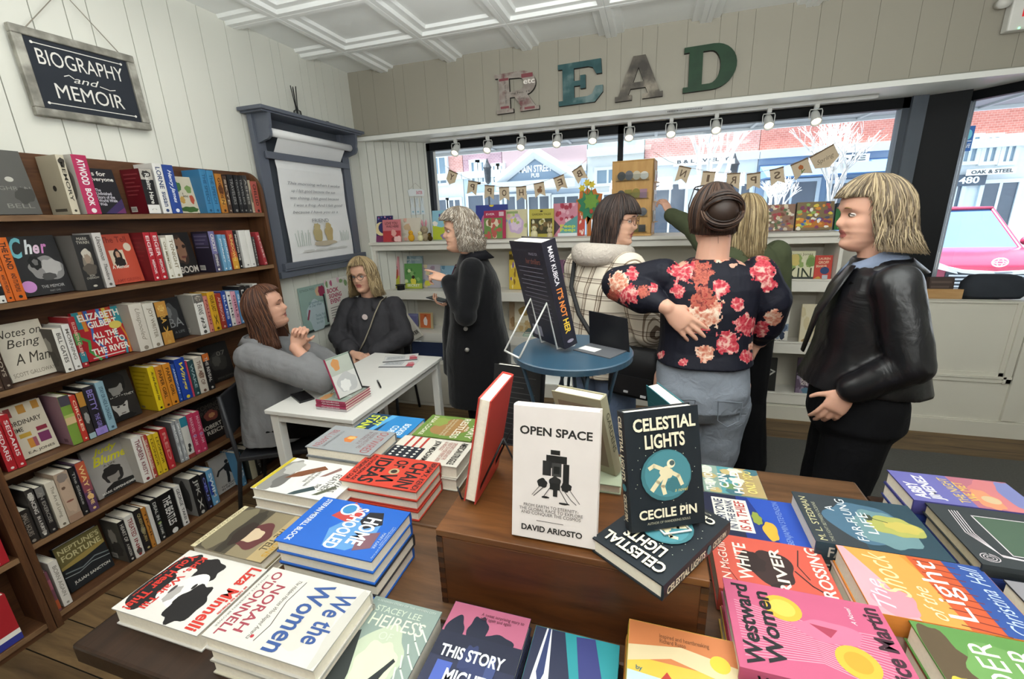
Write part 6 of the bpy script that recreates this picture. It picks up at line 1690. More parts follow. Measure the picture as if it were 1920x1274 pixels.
ART_CH = [('r', 0, 0, 1, 1, '#33383a'), ('r', .2, .2, .84, .72, '#4a5f4d')] + [('l', [(.14, .1), (.1, .4 + .02 * i), (.16 + .01 * i, .8), (.5, .84 + .02 * i), (.9, .8 + .02 * i)], .008, CHK) for i in range(4)] + [('l', [(.2, .2), (.84, .2), (.84, .72), (.2, .72), (.2, .2)], .012, CHK)] + [('l', [(.5 + .03 * k * cos(a), .1 + .02 * k * sin(a)) for a in np.linspace(0, 6, 14)], .008, CHK) for k in range(1, 4)] + [('l', [(.12 + .02 * k * cos(a), .9 + .02 * k * sin(a)) for a in np.linspace(0, 6, 14)], .008, CHK) for k in range(1, 4)]
stack('R', .630, .900, .872, 1.090, .95, 4, '#33383a', ART_CH, 'black hardcovers with white chalk swirls and a green panel', lower=['#1f2f66', '#1f2f66', '#23356f'], z0=TZ - .01, group=SIDE_G, pages=mat('#b9ad93', .9, .1, .2, 90))
stack('R', .655, .690, .885, .885, .935, 2, '#3b3a3e', [('r', 0, .6, 1, 1, '#8a878c'), ('t', 'LAST', .1, .3, .9, .5, '#d9d6d0')], 'charcoal and grey hardcovers cut by the right picture edge', lower=['#d5d1c8'], z0=TZ - .01, group=SIDE_G)

# ---------------------------------------------------------------- books standing on the crate
a = .18
M = frame((-.225, .657, CZ + .001 + .0), (1, 0, 0), (0, sin(a), cos(a)))
M = Matrix.Translation((0, .03 * cos(a), 0)) @ M
LAND = [('r', .45, .66, .56, .695, '#1b1a1a'), ('r', .40, .6, .64, .655, '#1b1a1a'), ('r', .43, .56, .5, .6, '#2a2928'), ('r', .36, .5, .46, .61, '#232222'), ('r', .47, .50, .58, .60, '#3a3938'), ('r', .49, .52, .56, .575, '#141414'), ('r', .6, .46, .67, .6, '#1b1a1a'), ('b', .36, .44, .06, .035, '#1f1e1e', 3), ('b', .64, .43, .06, .035, '#1f1e1e', 4), ('b', .51, .45, .07, .05, '#262525', 5), ('r', .45, .4, .57, .45, '#1b1a1a')]
LAND += [('l', [(.42, .44), (.3, .36), (.26, .335)], .008, '#2a2928'), ('l', [(.46, .42), (.38, .34)], .008, '#2a2928'), ('l', [(.58, .43), (.7, .34), (.76, .31)], .008, '#2a2928'), ('l', [(.55, .42), (.66, .31)], .008, '#2a2928'), ('l', [(.36, .44), (.24, .34)], .006, '#2a2928'), ('l', [(.66, .43), (.8, .32)], .006, '#2a2928'), ('b', .4, .335, .05, .008, '#1b1a1a', 6), ('b', .62, .305, .06, .008, '#1b1a1a', 7), ('r', .49, .35, .54, .4, '#222121')]
book('white space book with a black moon lander standing on the crate', .158, .252, .03, '#d6cdc9', M,
     front=[('t', 'OPEN SPACE', .08, .79, .92, .855, '#23211f', 'h')] + LAND + [('t', 'FROM EARTH TO ETERNITY-\nTHE GLOBAL RACE TO EXPLORE\nAND CONQUER THE COSMOS', .09, .185, .84, .27, '#5d5754', 'c'), ('r', .3, .145, .62, .149, '#5d5754'), ('t', 'DAVID ARIOSTO', .12, .062, .84, .108, '#23211f', 'h')],
     spine=[('T', 'OPEN SPACE', .25, .4, .75, .9, '#23211f')], group='books standing on the wooden crate', name='hardcover_book')
# flat and standing copies of the star book
CEL = '#1d2329'
def star_front(tc='#dfd6bc'):
    q = random.Random(6)
    st = [('c', q.uniform(.06, .94), q.uniform(.18, .7), .006, .004, '#b9bda8') for _ in range(46)]
    ast = [('b', .5, .47, .09, .05, '#d9cda9', 3), ('c', .57, .54, .055, .036, '#e3d9b9'), ('c', .585, .545, .035, .022, '#4a5a5a'), ('l', [(.46, .5), (.34, .54), (.28, .52)], .05, '#d9cda9'), ('l', [(.56, .47), (.66, .43), (.7, .36)], .05, '#d9cda9'), ('l', [(.46, .45), (.38, .4), (.3, .34)], .06, '#d9cda9'), ('l', [(.5, .44), (.44, .36), (.46, .3)], .055, '#d9cda9')]
    return st + [('c', .5, .45, .34, .215, '#3d7078'), ('c', .52, .46, .31, .195, '#47808a'), ('b', .6, .36, .12, .06, '#3d7078', 8), ('t', 'a novel', .6, .3, .78, .33, '#c9b86a', 'i')] + ast + [('t', 'CELESTIAL', .1, .83, .94, .94, tc, 'h'), ('t', 'LIGHTS', .24, .68, .78, .80, tc, 'h'), ('t', 'CECILE PIN', .1, .1, .88, .18, tc, 'h'), ('t', 'AUTHOR OF WANDERING SOULS', .2, .055, .78, .075, '#a9a48f', '')]


SPN = [('T', 'CELESTIAL LIGHTS', .25, .42, .75, .96, '#dfd6bc', 'h'), ('T', 'CECILE PIN', .28, .08, .72, .3, '#dfd6bc', 'h'), ('c', .5, .36, .3, .03, '#47808a')]
ori = Vector((.165, .762, CZ + .001))
M = frame(ori, (-.73, .68, 0), (-.55, -.83, 0))
M = frame(ori, (-.8335, .5525, 0), (-.5525, -.8335, 0))
book('dark star book lying slantwise at the right corner of the crate', .141, .219, .03, CEL, M, front=star_front(), spine=SPN, group='books standing on the wooden crate', name='hardcover_book')
bl, br, tl = Vector((-.006, .675, CZ + .0335)), Vector((.118, .737, CZ + .0335)), Vector((-.032, .722, CZ + .24))
xd = (br - bl).normalized()
yd = (tl - bl)
yd = (yd - xd * yd.dot(xd)).normalized()
zd = xd.cross(yd)
M = frame(bl - zd * .03 + Vector((0, 0, .006)), xd, yd)
book('dark star book with a floating astronaut standing on its flat twin', .141, .215, .03, CEL, M, front=star_front(), spine=SPN, group='books standing on the wooden crate', name='hardcover_book')
WIRE = mat('#d8d8d4', .35, .5, .02)
BWIRE = mat('#1c1c1e', .4, .4, .02)
g = G()
f0 = bl + xd * .05
P_ = lambda u, v, w_: tuple(bl + xd * u + yd * v + zd * w_ + Vector((0, 0, .0045)))
g.tube([P_(.055, .10, -.035), P_(.055, -.002, -.034), P_(.055, -.003, .012), P_(.105, -.003, .012), P_(.105, -.002, -.034), P_(.105, .10, -.035)], .0022, WIRE, 6)
g.tube([P_(.055, .10, -.035), (float(bl.x) + .0, .80, CZ + .034), (float(bl.x) + .07, .83, CZ + .034), P_(.105, .10, -.035)], .0022, WIRE, 6)
tag(g.build('wire_book_stand', None, True), 'white wire stand holding up the dark star book', 'book stand', 'wire book stands on the display table')

# red hardcover in profile at the back left of the crate
a = .2
M = frame((-.325, .872, CZ + .007), (0, -1, 0), (sin(a), 0, cos(a)))
book('red hardcover seen edge on, leaning on its stand at the left of the crate', .15, .245, .027, '#b63c34', M, front=[('t', 'FLAME', .1, .7, .9, .9, '#ecd9cc')], group='books standing on the wooden crate', name='hardcover_book', spine=[('T', 'FLAME', .2, .3, .8, .8, '#ecd9cc')])
g = G()
g.tube([(-.262, .74, CZ + .16), (-.335, .74, CZ + .003), (-.365, .74, CZ + .003), (-.372, .74, CZ + .03)], .0022, BWIRE, 6)
g.tube([(-.262, .84, CZ + .16), (-.335, .84, CZ + .003), (-.365, .84, CZ + .003), (-.372, .84, CZ + .03)], .0022, BWIRE, 6)
g.tube([(-.262, .74, CZ + .16), (-.225, .79, CZ + .003), (-.262, .84, CZ + .16)], .0022, BWIRE, 6)
tag(g.build('wire_book_stand', None, True), 'black wire stand behind the red hardcover on the crate', 'book stand', 'wire book stands on the display table')

# pale green book flat with an olive book standing on it
lying('L', -.19, .835, -.035, .955, CZ + .001, .022, '#b6bfa4', (), 'pale green book lying behind the white space book', group='books standing on the wooden crate')
sb, stp, tf = Vector((-.048, .868, CZ + .0255)), Vector((-.079, .835, 1.235)), Vector((-.165, .87, 1.248))
yd = (stp - sb).normalized()
xd = (tf - stp)
xd = (xd - yd * xd.dot(yd)).normalized()
zd = xd.cross(yd)
M = frame(sb, xd, yd)
book('olive brown hardcover with its back turned behind the white space book', .125, .2, .026, '#9a957c', M, spine=[('T', 'GARDENS', .25, .3, .75, .8, '#4c4a38')], group='books standing on the wooden crate', name='hardcover_book', back=[('r', .1, .1, .9, .9, '#7d6e5d')])

# black book with back cover text and teal book behind the crate, standing on the table
a = .2
M = frame((-.275, 1.20, TZ + .002), (-.98, -.2, 0), Vector((0, sin(a), cos(a))))
xv = Vector((-.985, .17, 0))
nv = Vector((.17, .985, 0)) * -1
upv = Vector((.17 * sin(a) * 1.0, .985 * sin(a), cos(a)))
M = frame((-.30, 1.12, TZ + .002), xv, upv)
book('black hardcover showing white back cover text behind the crate', .16, .33, .035, '#19191b', M, back=[('r', .1, .9 - i * .05, .9 - (i * 7 % 3) * .12, .906 - i * .05, '#4c4b4d') for i in range(15)], group='books standing on the display table', name='hardcover_book')
xv = Vector((-.44, .9, 0)).normalized()
nb = Vector((-.9, -.44, 0)).normalized()
upv = (Vector((0, 0, 1)) * cos(.14) + nb * sin(.14)).normalized()
M = frame((.118, 1.10, TZ + .008), xv, upv)
book('teal hardcover with pale spine turned away at the back of the table', .17, .275, .036, '#2c6a74', M, spine_col='#c9b5a0', back=[('r', .1, .84 - i * .06, .86 - (i * 7 % 3) * .1, .845 - i * .06, '#5f939a') for i in range(9)], group='books standing on the display table', name='hardcover_book')

# ---------------------------------------------------------------- little blue metal bistro stand on the table
BLUE = mat('#2b4659', .3, .5, .03, 10)
bz = 1.28
bc = Vector((-.178, 1.065, 0))
br_ = .152
t = thing('bistro_stand', 'small round blue metal stand with bent legs behind the crate', 'stand', (bc.x, bc.y, TZ))
g = G()
h = bz - TZ
g.lathe([(.001, h - .006), (br_ - .004, h - .006), (br_ - .004, h - .016), (br_, h - .016), (br_ + .001, h - .002), (br_ - .002, h), (.001, h)], BLUE, 56)
g.build('top', t)
for k in range(4):
    aa = PI / 4 + k * PI / 2 - .35
    g = G()
    ca, sa = cos(aa), sin(aa)
    cb, sb_ = cos(aa + .3), sin(aa + .3)
    pts = [(ca * .135, sa * .135, h - .012)] + [(ca * (.135 - .12 * s + .055 * s * s) , sa * (.135 - .12 * s + .055 * s * s), h - .012 - (h - .016) * s) for s in (.25, .5, .75, 1)]
    g.tube(pts, .0048, BLUE, 8)
    g.build('leg', t, True)
for k in range(2):
    aa = PI / 4 + k * PI / 2 - .35
    g = G()
    pts = [((.075 - .15 * s) * cos(aa), (.075 - .15 * s) * sin(aa), .1 + (h - .14) * sin(PI * s) ** .8) for s in np.linspace(0, 1, 13)]
    g.tube(pts, .0042, BLUE, 8)
    g.build('arched_brace', t, True)
g = G()
g.tube([(.078 * cos(x), .078 * sin(x), .1) for x in np.linspace(0, 2 * PI, 33)], .004, BLUE, 8)
g.build('ring_brace', t, True)
# thick navy novel on a white wire easel
a = .24
xv = Vector((-.72, .69, 0)).normalized()
nz_ = Vector((.69, .72, 0))
upv = (Vector((0, 0, 1)) * cos(a) - nz_ * sin(a)).normalized()
sb = Vector((-.190, 1.030, bz + .012))
M = frame(sb, xv, upv)
MK = [('T', 'MARY KUBICA', .3, .6, .62, .95, '#d9d5dc'), ("T", "IT'S NOT", .28, .30, .7, .57, '#d9823f', 'h'), ('T', 'HER', .28, .14, .7, .28, '#d9b53f', 'h'), ('c', .5, .06, .25, .016, '#8a8494')]
book('thick navy novel with orange spine letters on the blue stand', .15, .272, .04, '#23222d', M, spine=MK, name='hardcover_book',
     back=[('t', 'PRAISE FOR', .55, .88, .8, .905, '#8d8a98', ''), ('t', 'her thrillers', .4, .8, .84, .85, '#7d4a3c', 'i')] + [('r', .12 + .1 * (i % 3 == 2), .76 - i * .042, .86, .766 - i * .042, '#6f6d7a') for i in range(13)] + [('r', .1, .05, .4, .16, '#8a8894')])
g = G()
Q = lambda u, v, w_: tuple(sb + xv * u + upv * v + nz_ * w_)
for u in (.03, .105):
    g.tube([Q(u, .0, .055), Q(u, -.006, .05), Q(u, -.006, -.004), Q(u, .12, -.004), tuple(Vector((sb.x, sb.y, bz + .003)) + xv * u - nz_ * .115)], .0028, WIRE, 6)
g.tube([tuple(Vector((sb.x, sb.y, bz + .003)) + xv * .03 - nz_ * .115), tuple(Vector((sb.x, sb.y, bz + .003)) + xv * .105 - nz_ * .115)], .0028, WIRE, 6)
tag(g.build('wire_book_stand', None, True), 'white wire easel under the navy novel on the blue stand', 'book stand', 'wire book stands on the display table')
# black metal bookend with a grey foot and a white card
t = thing('bookend', 'black sheet metal bookend on the blue stand right of the navy novel', 'bookend', (-.09, 1.10, bz))
R_ = Matrix.Rotation(-.5, 4, 'Z')
g = G(R_)
g.prism([(-.058, .0), (.062, .0), (.052, .085), (-.062, .09)], .0025, mat('#141418', .4), axis=1, off=.0)
g.build('upright_plate', t, fix=True)
g = G(R_)
g.box((-.055, -.075, .0005), (.055, .0, .0025), mat('#55565a', .4, .4, .1, 30))
g.build('foot_plate', t)
g = G(R_)
g.box((-.05, -.06, .0027), (.0, -.03, .0035), '#c9c9c6')
g.build('price_card', t)

# ---------------------------------------------------------------- white signing table and what lies on it
WT = mat('#dcdad5', .4, .35, .02, 6)
wz = .74
wx0, wx1, wy0, wy1 = -1.785, -1.27, 1.52, 2.465
t = thing('signing_table', 'white rectangular table with slim square legs by the seated women', 'table', ((wx0 + wx1) / 2, (wy0 + wy1) / 2, 0))
wM = Matrix.Translation((-(wx0 + wx1) / 2, -(wy0 + wy1) / 2, 0))
g = G(wM)
g.box((wx0, wy0, wz - .022), (wx1, wy1, wz), WT)
g.build('table_top', t, bevel=.003)
for nm, a, b in (('apron', (wx0 + .02, wy0 + .02, wz - .065), (wx1 - .02, wy0 + .045, wz - .022)), ('apron', (wx0 + .02, wy1 - .045, wz - .065), (wx1 - .02, wy1 - .02, wz - .022)), ('apron', (wx0 + .02, wy0 + .045, wz - .065), (wx0 + .045, wy1 - .045, wz - .022)), ('apron', (wx1 - .045, wy0 + .045, wz - .065), (wx1 - .02, wy1 - .045, wz - .022))):
    g = G(wM)
    g.box(a, b, WT)
    g.build(nm, t)
for x in (wx0 + .015, wx1 - .06):
    for y in (wy0 + .015, wy1 - .06):
        g = G(wM)
        g.box((x, y, 0), (x + .045, y + .045, wz - .022), WT)
        g.build('leg', t, bevel=.002)
SG = 'signing copies on the white table'
C0 = '#a8b0a8'
SART = [('r', 0, 0, 1, 1, '#98a49a'), ('b', .55, .4, .36, .3, '#c9c9c4', 3), ('b', .6, .4, .24, .2, '#aeb0b3', 5), ('b', .2, .8, .2, .14, '#c9935f', 4), ('r', .88, 0, 1, 1, '#2a2a2c')]
for i in range(4):
    p0, p1 = at_z(592, 757, wz + .03), at_z(663, 768, wz + .03)
    x0_, y0_ = float(p0[0]), float(p0[1])
    lying('R', x0_ + .002 * i, y0_ - .003 * (i % 2), x0_ + .175, y0_ + .20, wz + .001 + i * .0135, .013, '#b23a5c' if i else '#cfc9cc', SART if i == 3 else (), ['lowest pale', 'second crimson', 'third crimson', 'uppermost crimson'][i] + ' spined copy in the flat pile on the white table', group=SG, spine=[('T', 'Grandmas', .2, .2, .8, .8, '#e6d5da')], spine_col='#a83a5a' if i else '#c7bfc4')
px_, py_ = x0_ + .105, y0_ + .075
xv = Vector((.64, -.77, 0)).normalized()
nf_ = xv.cross(Vector((0, 0, 1)))
nf_ = Vector((.77, .64, 0))
upv = (Vector((0, 0, 1)) * cos(.3) + Vector((-.77, -.64, 0)) * sin(.3)).normalized()
p = at_z(640, 648, .94)
pb = Vector((px_, py_ - .03, wz + .058))
xv = Vector((.17, .985, 0))
upv = (Vector((0, 0, 1)) * cos(.32) + Vector((-.985, .17, 0)) * sin(.32)).normalized()
M = frame(pb + Vector((.02, -.03, 0)), xv, upv)
book('display copy propped upright on the pile on the white table', .15, .20, .013, '#b3b8ae', M, front=[('r', 0, 0, 1, .55, '#d0cfcb'), ('b', .5, .3, .4, .24, '#b9b9b9', 3), ('b', .4, .25, .2, .15, '#e0dfdc', 4), ('b', .3, .8, .16, .14, '#c98f5a', 5), ('r', 0, .96, 1, 1, '#8a9a8e'), ('r', .94, 0, 1, 1, '#2a2a2c')], spine_col='#a83a5a', group=SG, name='hardcover_book')
g = G()
b0 = pb + Vector((.02, -.03, 0))
g.tube([tuple(b0 + xv * .05 + upv * .09), (b0.x - .085, b0.y + .05, wz + .058), (b0.x - .085, b0.y + .09, wz + .058), tuple(b0 + xv * .1 + upv * .09)], .0018, WIRE, 6)
g.tube([tuple(b0 + xv * .05 + upv * .09), tuple(b0 + xv * .05 + Vector((0, 0, -.002))), tuple(b0 + xv * .05 + Vector((.03, 0, -.002)))], .0018, WIRE, 6)
tag(g.build('wire_book_stand', None, True), 'thin wire prop behind the display copy on the white table', 'book stand', 'wire book stands on the display table')
# phone
p = at_z(567, 746, wz)
g = G()
g.box((-.037, -.075, 0), (.037, .075, .009), mat('#17181b', .35, .5, .05))
g.box((-.034, -.072, .009), (.034, .072, .0093), mat('#0c0c0e', .12, .6, .0))
o = g.build('mobile_phone', bevel=.003)
o.location = (float(p[0]), float(p[1]), wz + .0006)
o.rotation_euler = (0, 0, 1.05)
tag(o, 'black mobile phone lying near the left corner of the white table', 'phone')
# pen on the table
p = at_z(711, 722, wz)
t = thing('pen', 'black pen standing out on the white table right of the pile', 'pen', (float(p[0]), float(p[1]), wz + .0055))
t.rotation_euler = (0, 0, 2.3)
g = G()
g.tube([(-.065, 0, 0), (-.055, 0, 0), (.04, 0, 0), (.06, 0, 0)], [.002, .0045, .005, .0045], '#1c1c1f', 10)
g.build('barrel', t, True)
g = G()
g.tube([(.02, 0, .006), (.058, 0, .006)], .0012, '#b9b9bb', 6)
g.build('clip', t)
# leaflets
for i, (q0, rz, lab) in enumerate((((748, 683), .2, 'lower leaflet with a red corner fanned on the white table'), ((752, 673), .45, 'upper folded leaflet with grey lettering on the white table'))):
    p = at_z(*q0, wz)
    g = G()
    g.box((-.11, -.07, 0), (.11, .07, .0015), '#d5d4d2')
    g.draw([('r', 0, 0, 1, .12, '#2d2d30'), ('r', 0, .88, 1, 1, '#c5c5c4'), ('r', .08, .3, .62, .8, '#b9babc'), ('t', 'BOOKS', .12, .45, .55, .7, '#8d8f94', ''), ('r', .76, .15, .98, .5, '#b5505c'), ('b', .84, .6, .1, .14, '#c98a90', 3)], .22, .14, .0015, -.11, -.07)
    o = g.build('leaflet')
    o.location = (float(p[0]), float(p[1]), wz + .0006 + i * .004)
    o.rotation_euler = (0, 0, rz)
    tag(o, lab, 'leaflet', 'leaflets on the signing table')
# ================================================================ people
from mathutils import noise as mnoise


def solid(g, name, parent, voxel=.006, it=4, mats=None, pick=None, wrinkle=0.0, wscale=14.0, wz=.35):
    """Fuse overlapping closed shapes into one continuous skin; pick(centre, normal) chooses the material of each face."""
    me = g.mesh('tmp')
    o = bpy.data.objects.new('tmp', me)
    COL.objects.link(o)
    r = o.modifiers.new('r', 'REMESH')
    r.mode = 'VOXEL'
    r.voxel_size = voxel
    if it:
        s = o.modifiers.new('s', 'SMOOTH')
        s.factor = .5
        s.iterations = it
    dg = bpy.context.evaluated_depsgraph_get()
    me2 = bpy.data.meshes.new_from_object(o.evaluated_get(dg))
    bpy.data.objects.remove(o)
    bpy.data.meshes.remove(me)
    me2.name = name
    n = len(me2.vertices)
    if wrinkle:
        co = np.empty(n * 3)
        no = np.empty(n * 3)
        me2.vertices.foreach_get('co', co)
        me2.vertex_normals.foreach_get('vector', no)
        co, no = co.reshape(-1, 3), no.reshape(-1, 3)
        d = np.array([mnoise.noise((c[0] * wscale, c[1] * wscale, c[2] * wscale * wz)) + .5 * mnoise.noise((c[0] * wscale * 2.3 + 7, c[1] * wscale * 2.3, c[2] * wscale * 1.1)) for c in co])
        co += no * (d * wrinkle)[:, None]
        me2.vertices.foreach_set('co', co.ravel())
    me2.materials.clear()
    for m in mats:
        me2.materials.append(m)
    if pick:
        idx = [pick(p.center, p.normal) for p in me2.polygons]
        me2.polygons.foreach_set('material_index', idx)
    me2.polygons.foreach_set('use_smooth', [True] * len(me2.polygons))
    me2.update()
    ob = bpy.data.objects.new(name, me2)
    COL.objects.link(ob)
    ob.parent = parent
    return ob


def skin(hexa):
    m = mat(hexa, .55, .3, .05, 30)
    b = m.node_tree.nodes['Principled BSDF']
    b.inputs['Subsurface Weight'].default_value = .12
    b.inputs['Subsurface Radius'].default_value = (.01, .004, .002)
    return m


SKIN = skin('#c99a84')
SKIN2 = skin('#cfa28a')
LIP = mat('#a35d57', .45)
LIP2 = mat('#b0675f', .45)


def ell(c, a, b, n=20, yaw=0.0, p=2.4, tilt=0.0):
    """Horizontal squarish ring, half width a (x), half depth b (y)."""
    out = []
    for k in range(n):
        t = 2 * PI * k / n
        x = a * math.copysign(abs(cos(t)) ** (2 / p), cos(t))
        y = b * math.copysign(abs(sin(t)) ** (2 / p), sin(t))
        z = tilt * y
        out.append((c[0] + x * cos(yaw) - y * sin(yaw), c[1] + x * sin(yaw) + y * cos(yaw), c[2] + z))
    return out


def lerp(a, b, t):
    return Vector(a) * (1 - t) + Vector(b) * t


def smooth(v, tab):
    """Piecewise interpolation with eased steps."""
    if v <= tab[0][0]:
        return tab[0][1]
    for (a, x), (b, y) in zip(tab[:-1], tab[1:]):
        if v <= b:
            t = (v - a) / (b - a)
            t = t * t * (3 - 2 * t)
            return x + (y - x) * t
    return tab[-1][1]


YF = [(-.121, .045), (-.112, .066), (-.1, .078), (-.09, .080), (-.078, .0755), (-.068, .081), (-.0605, .0775), (-.052, .0845), (-.04, .080), (-.02, .083), (.002, .080), (.022, .090), (.05, .090), (.075, .078), (.1, .052), (.117, .012)]
YBK = [(-.121, .02), (-.09, .045), (-.05, .068), (-.01, .09), (.03, .1), (.06, .096), (.09, .07), (.117, .012)]
XW = [(-.121, .02), (-.112, .032), (-.1, .041), (-.08, .052), (-.05, .060), (-.02, .066), (.02, .071), (.05, .073), (.08, .06), (.1, .041), (.117, .010)]
NOSE = [(-.046, 0), (-.042, .007), (-.034, .016), (-.027, .0215), (-.018, .018), (0, .010), (.016, .004), (.026, 0)]


def head(g, M, m):
    n = 56
    rs = []
    zs = np.concatenate([np.linspace(-.121, -.1, 5), np.linspace(-.096, -.02, 26), np.linspace(-.016, .117, 26)])
    for z in zs:
        w, f, bk = smooth(z, XW), smooth(z, YF), smooth(z, YBK)
        ring = []
        for k in range(n):
            t = 2 * PI * k / n
            s, c = sin(t), cos(t)
            x = w * math.copysign(abs(s) ** .92, s)
            y = f * abs(c) ** .82 if c > 0 else -bk * abs(c) ** .9
            if c > 0:
                nw = .0075 + .006 * max(0, min(1, (-z) / .03))
                y += smooth(z, NOSE) * math.exp(-(x / nw) ** 2)
                y -= .012 * math.exp(-((abs(x) - .033) / .016) ** 2 - ((z - .003) / .013) ** 2)
                y += .005 * math.exp(-((abs(x) - .03) / .02) ** 2 - ((z - .027) / .009) ** 2)
                y += .006 * math.exp(-((abs(x) - .04) / .018) ** 2 - ((z + .03) / .02) ** 2)
                y += .004 * math.exp(-(x / .016) ** 2 - ((z + .1) / .014) ** 2)
                y -= .003 * math.exp(-((abs(x) - .026) / .006) ** 2 - ((z + .06) / .012) ** 2)
            ring.append((x, y, z))
        rs.append(ring)
    G2 = G(M)
    G2.rings(rs, m)
    for sx in (-1, 1):
        G2.rings([[(sx * (.068 + .004 * j), -.004 + .017 * cos(a) * (1 - .1 * j) + .004 * sin(a), -.004 + .03 * sin(a) * (1 - .1 * j)) for a in np.linspace(0, 2 * PI, 15)[:-1]] for j in range(3)], m)
    k = len(g.v)
    g.v += G2.v
    g.f += [tuple(a + k for a in f) for f in G2.f]
    g.mi += [g.m(m)] * len(G2.f)


def face_bits(root, M, iris='#4a3a2c', brow='#6d5238', closed=False, glasses=None):
    for sx in (-1, 1):
        g = G(M)
        if not closed:
            g.ball((sx * .0315, .0655, .003), (.0115, .0125, .0078), mat('#cfc6bf', .25, .5, .02), 16, 10)
            g.ball((sx * .0315, .0738, .003), (.0062, .005, .0062), mat(iris, .2, .5, .05), 12, 8)
            g.ball((sx * .0315, .0768, .003), (.0026, .0024, .0026), mat('#0d0c0c', .2, .5, .0), 10, 6)
        pts = [(sx * (.0315 + .0145 * u), .0775 - .005 * u * u * 1.4 - (.004 if u * sx * sx > .9 else 0), (.003 if closed else .0075) - .005 * u * u * (-1 if closed else 1)) for u in np.linspace(-1, 1, 7)]
        g.tube(pts, .0013, mat('#2a201b', .6), 6)
        g.build('eye', root, True)
        g = G(M)
        g.tube([(sx * (.033 + .018 * u), .0905 - .010 * ((u + .2) * .8) ** 2 - .002, .027 - .004 * (u - .1) ** 2) for u in np.linspace(-1, 1, 7)], [.001, .002, .0024, .0024, .0022, .0018, .0008], mat(brow, .8), 6)
        g.build('eyebrow', root, True)
    if glasses:
        g = G(M)
        fm = mat(glasses, .35, .5)
        for sx in (-1, 1):
            ring = [(sx * (.034 + .024 * cos(a)), .098 - .006 * abs(cos(a)), .002 + .018 * sin(a)) for a in np.linspace(0, 2 * PI, 21)]
            g.tube(ring, .0017, fm, 6, cap=False)
            g.tube([(sx * .058, .092, .006), (sx * .074, .04, .010), (sx * .074, -.005, .006)], .0015, fm, 6)
        g.tube([(-.010, .098, .004), (0, .102, .007), (.010, .098, .004)], .0017, fm, 6)
        g.build('glasses', root, True)


def hand(g, w, d, back, m, side=1, curl=(.3, .35, .4, .45), thumb=.5, s=1.0, spread=.06, tdir=None):
    """Wrist w, direction d of the palm, back of the hand normal; side +1 puts the thumb at d x back."""
    w, d, bk = Vector(w), Vector(d).normalized(), Vector(back)
    bk = (bk - d * bk.dot(d)).normalized()
    lat = d.cross(bk) * side
    rs = []
    for u, a, b in ((-.02, .024, .02), (.01, .027, .018), (.045, .038, .016), (.075, .040, .014), (.09, .037, .011)):
        c = w + d * u * s
        rs.append([tuple(c + lat * (a * s * cos(2 * PI * k / 14)) + bk * (b * s * sin(2 * PI * k / 14))) for k in range(14)])
    g.rings(rs, m)
    L = [(.044, .026, .021), (.048, .030, .022), (.045, .028, .021), (.035, .021, .018)]
    for i in range(4):
        o = (.028 - .0185 * i) * s
        p = w + d * (.082 - .004 * abs(i - 1)) * s + lat * o
        dd = (d + lat * (spread * (1.5 - i))).normalized()
        nb = bk
        pts, rad = [p - dd * .02 * s, p], [.0085 * s, .0092 * s]
        c = curl[i]
        for j, l in enumerate(L[i]):
            ang = c * (.7 if j == 0 else 1.15)
            dd2 = (dd * cos(ang) - nb * sin(ang)).normalized()
            nb = (nb * cos(ang) + dd * sin(ang)).normalized()
            dd = dd2
            p = p + dd * l * s
            pts.append(p)
            rad.append((.0086, .0079, .0066)[j] * s * (.88 if i == 3 else 1))
        g.tube([tuple(q) for q in pts], rad, m, 10)
        g.ball(tuple(pts[-1]), rad[-1], m, 10, 6)
    td = Vector(tdir) if tdir else (lat * .75 + d * .8 - bk * thumb).normalized()
    p0 = w + d * .018 * s + lat * .016 * s
    p1 = p0 + (lat * .5 + d * .6 - bk * .25).normalized() * .04 * s
    p2 = p1 + td * .032 * s
    p3 = p2 + (td * .8 + d * .35).normalized() * .024 * s
    g.tube([tuple(q) for q in (p0, p1, p2, p3)], [.013 * s, .0115 * s, .0095 * s, .0075 * s], m, 10)
    g.ball(tuple(p3), .0075 * s, m, 10, 6)


def limb(g, pts, rad, m, n=16, steps=4):
    """Smooth tapered limb through joints."""
    P, R = [], []
    for i in range(len(pts) - 1):
        for k in range(steps):
            t = k / steps
            P.append(tuple(lerp(pts[i], pts[i + 1], t)))
            R.append(rad[i] + (rad[i + 1] - rad[i]) * t)
    P.append(tuple(pts[-1]))
    R.append(rad[-1])
    g.tube(P, R, m, n)
    for p, r in zip(pts, rad):
        g.ball(tuple(p), r * .98, m, 14, 9)


def torso(g, rings, m, n=28):
    """rings: (x, y, z, half width, half depth)."""
    g.rings([ell((r[0], r[1], r[2]), r[3], r[4], n, tilt=(r[5] if len(r) > 5 else 0)) for r in rings], m)


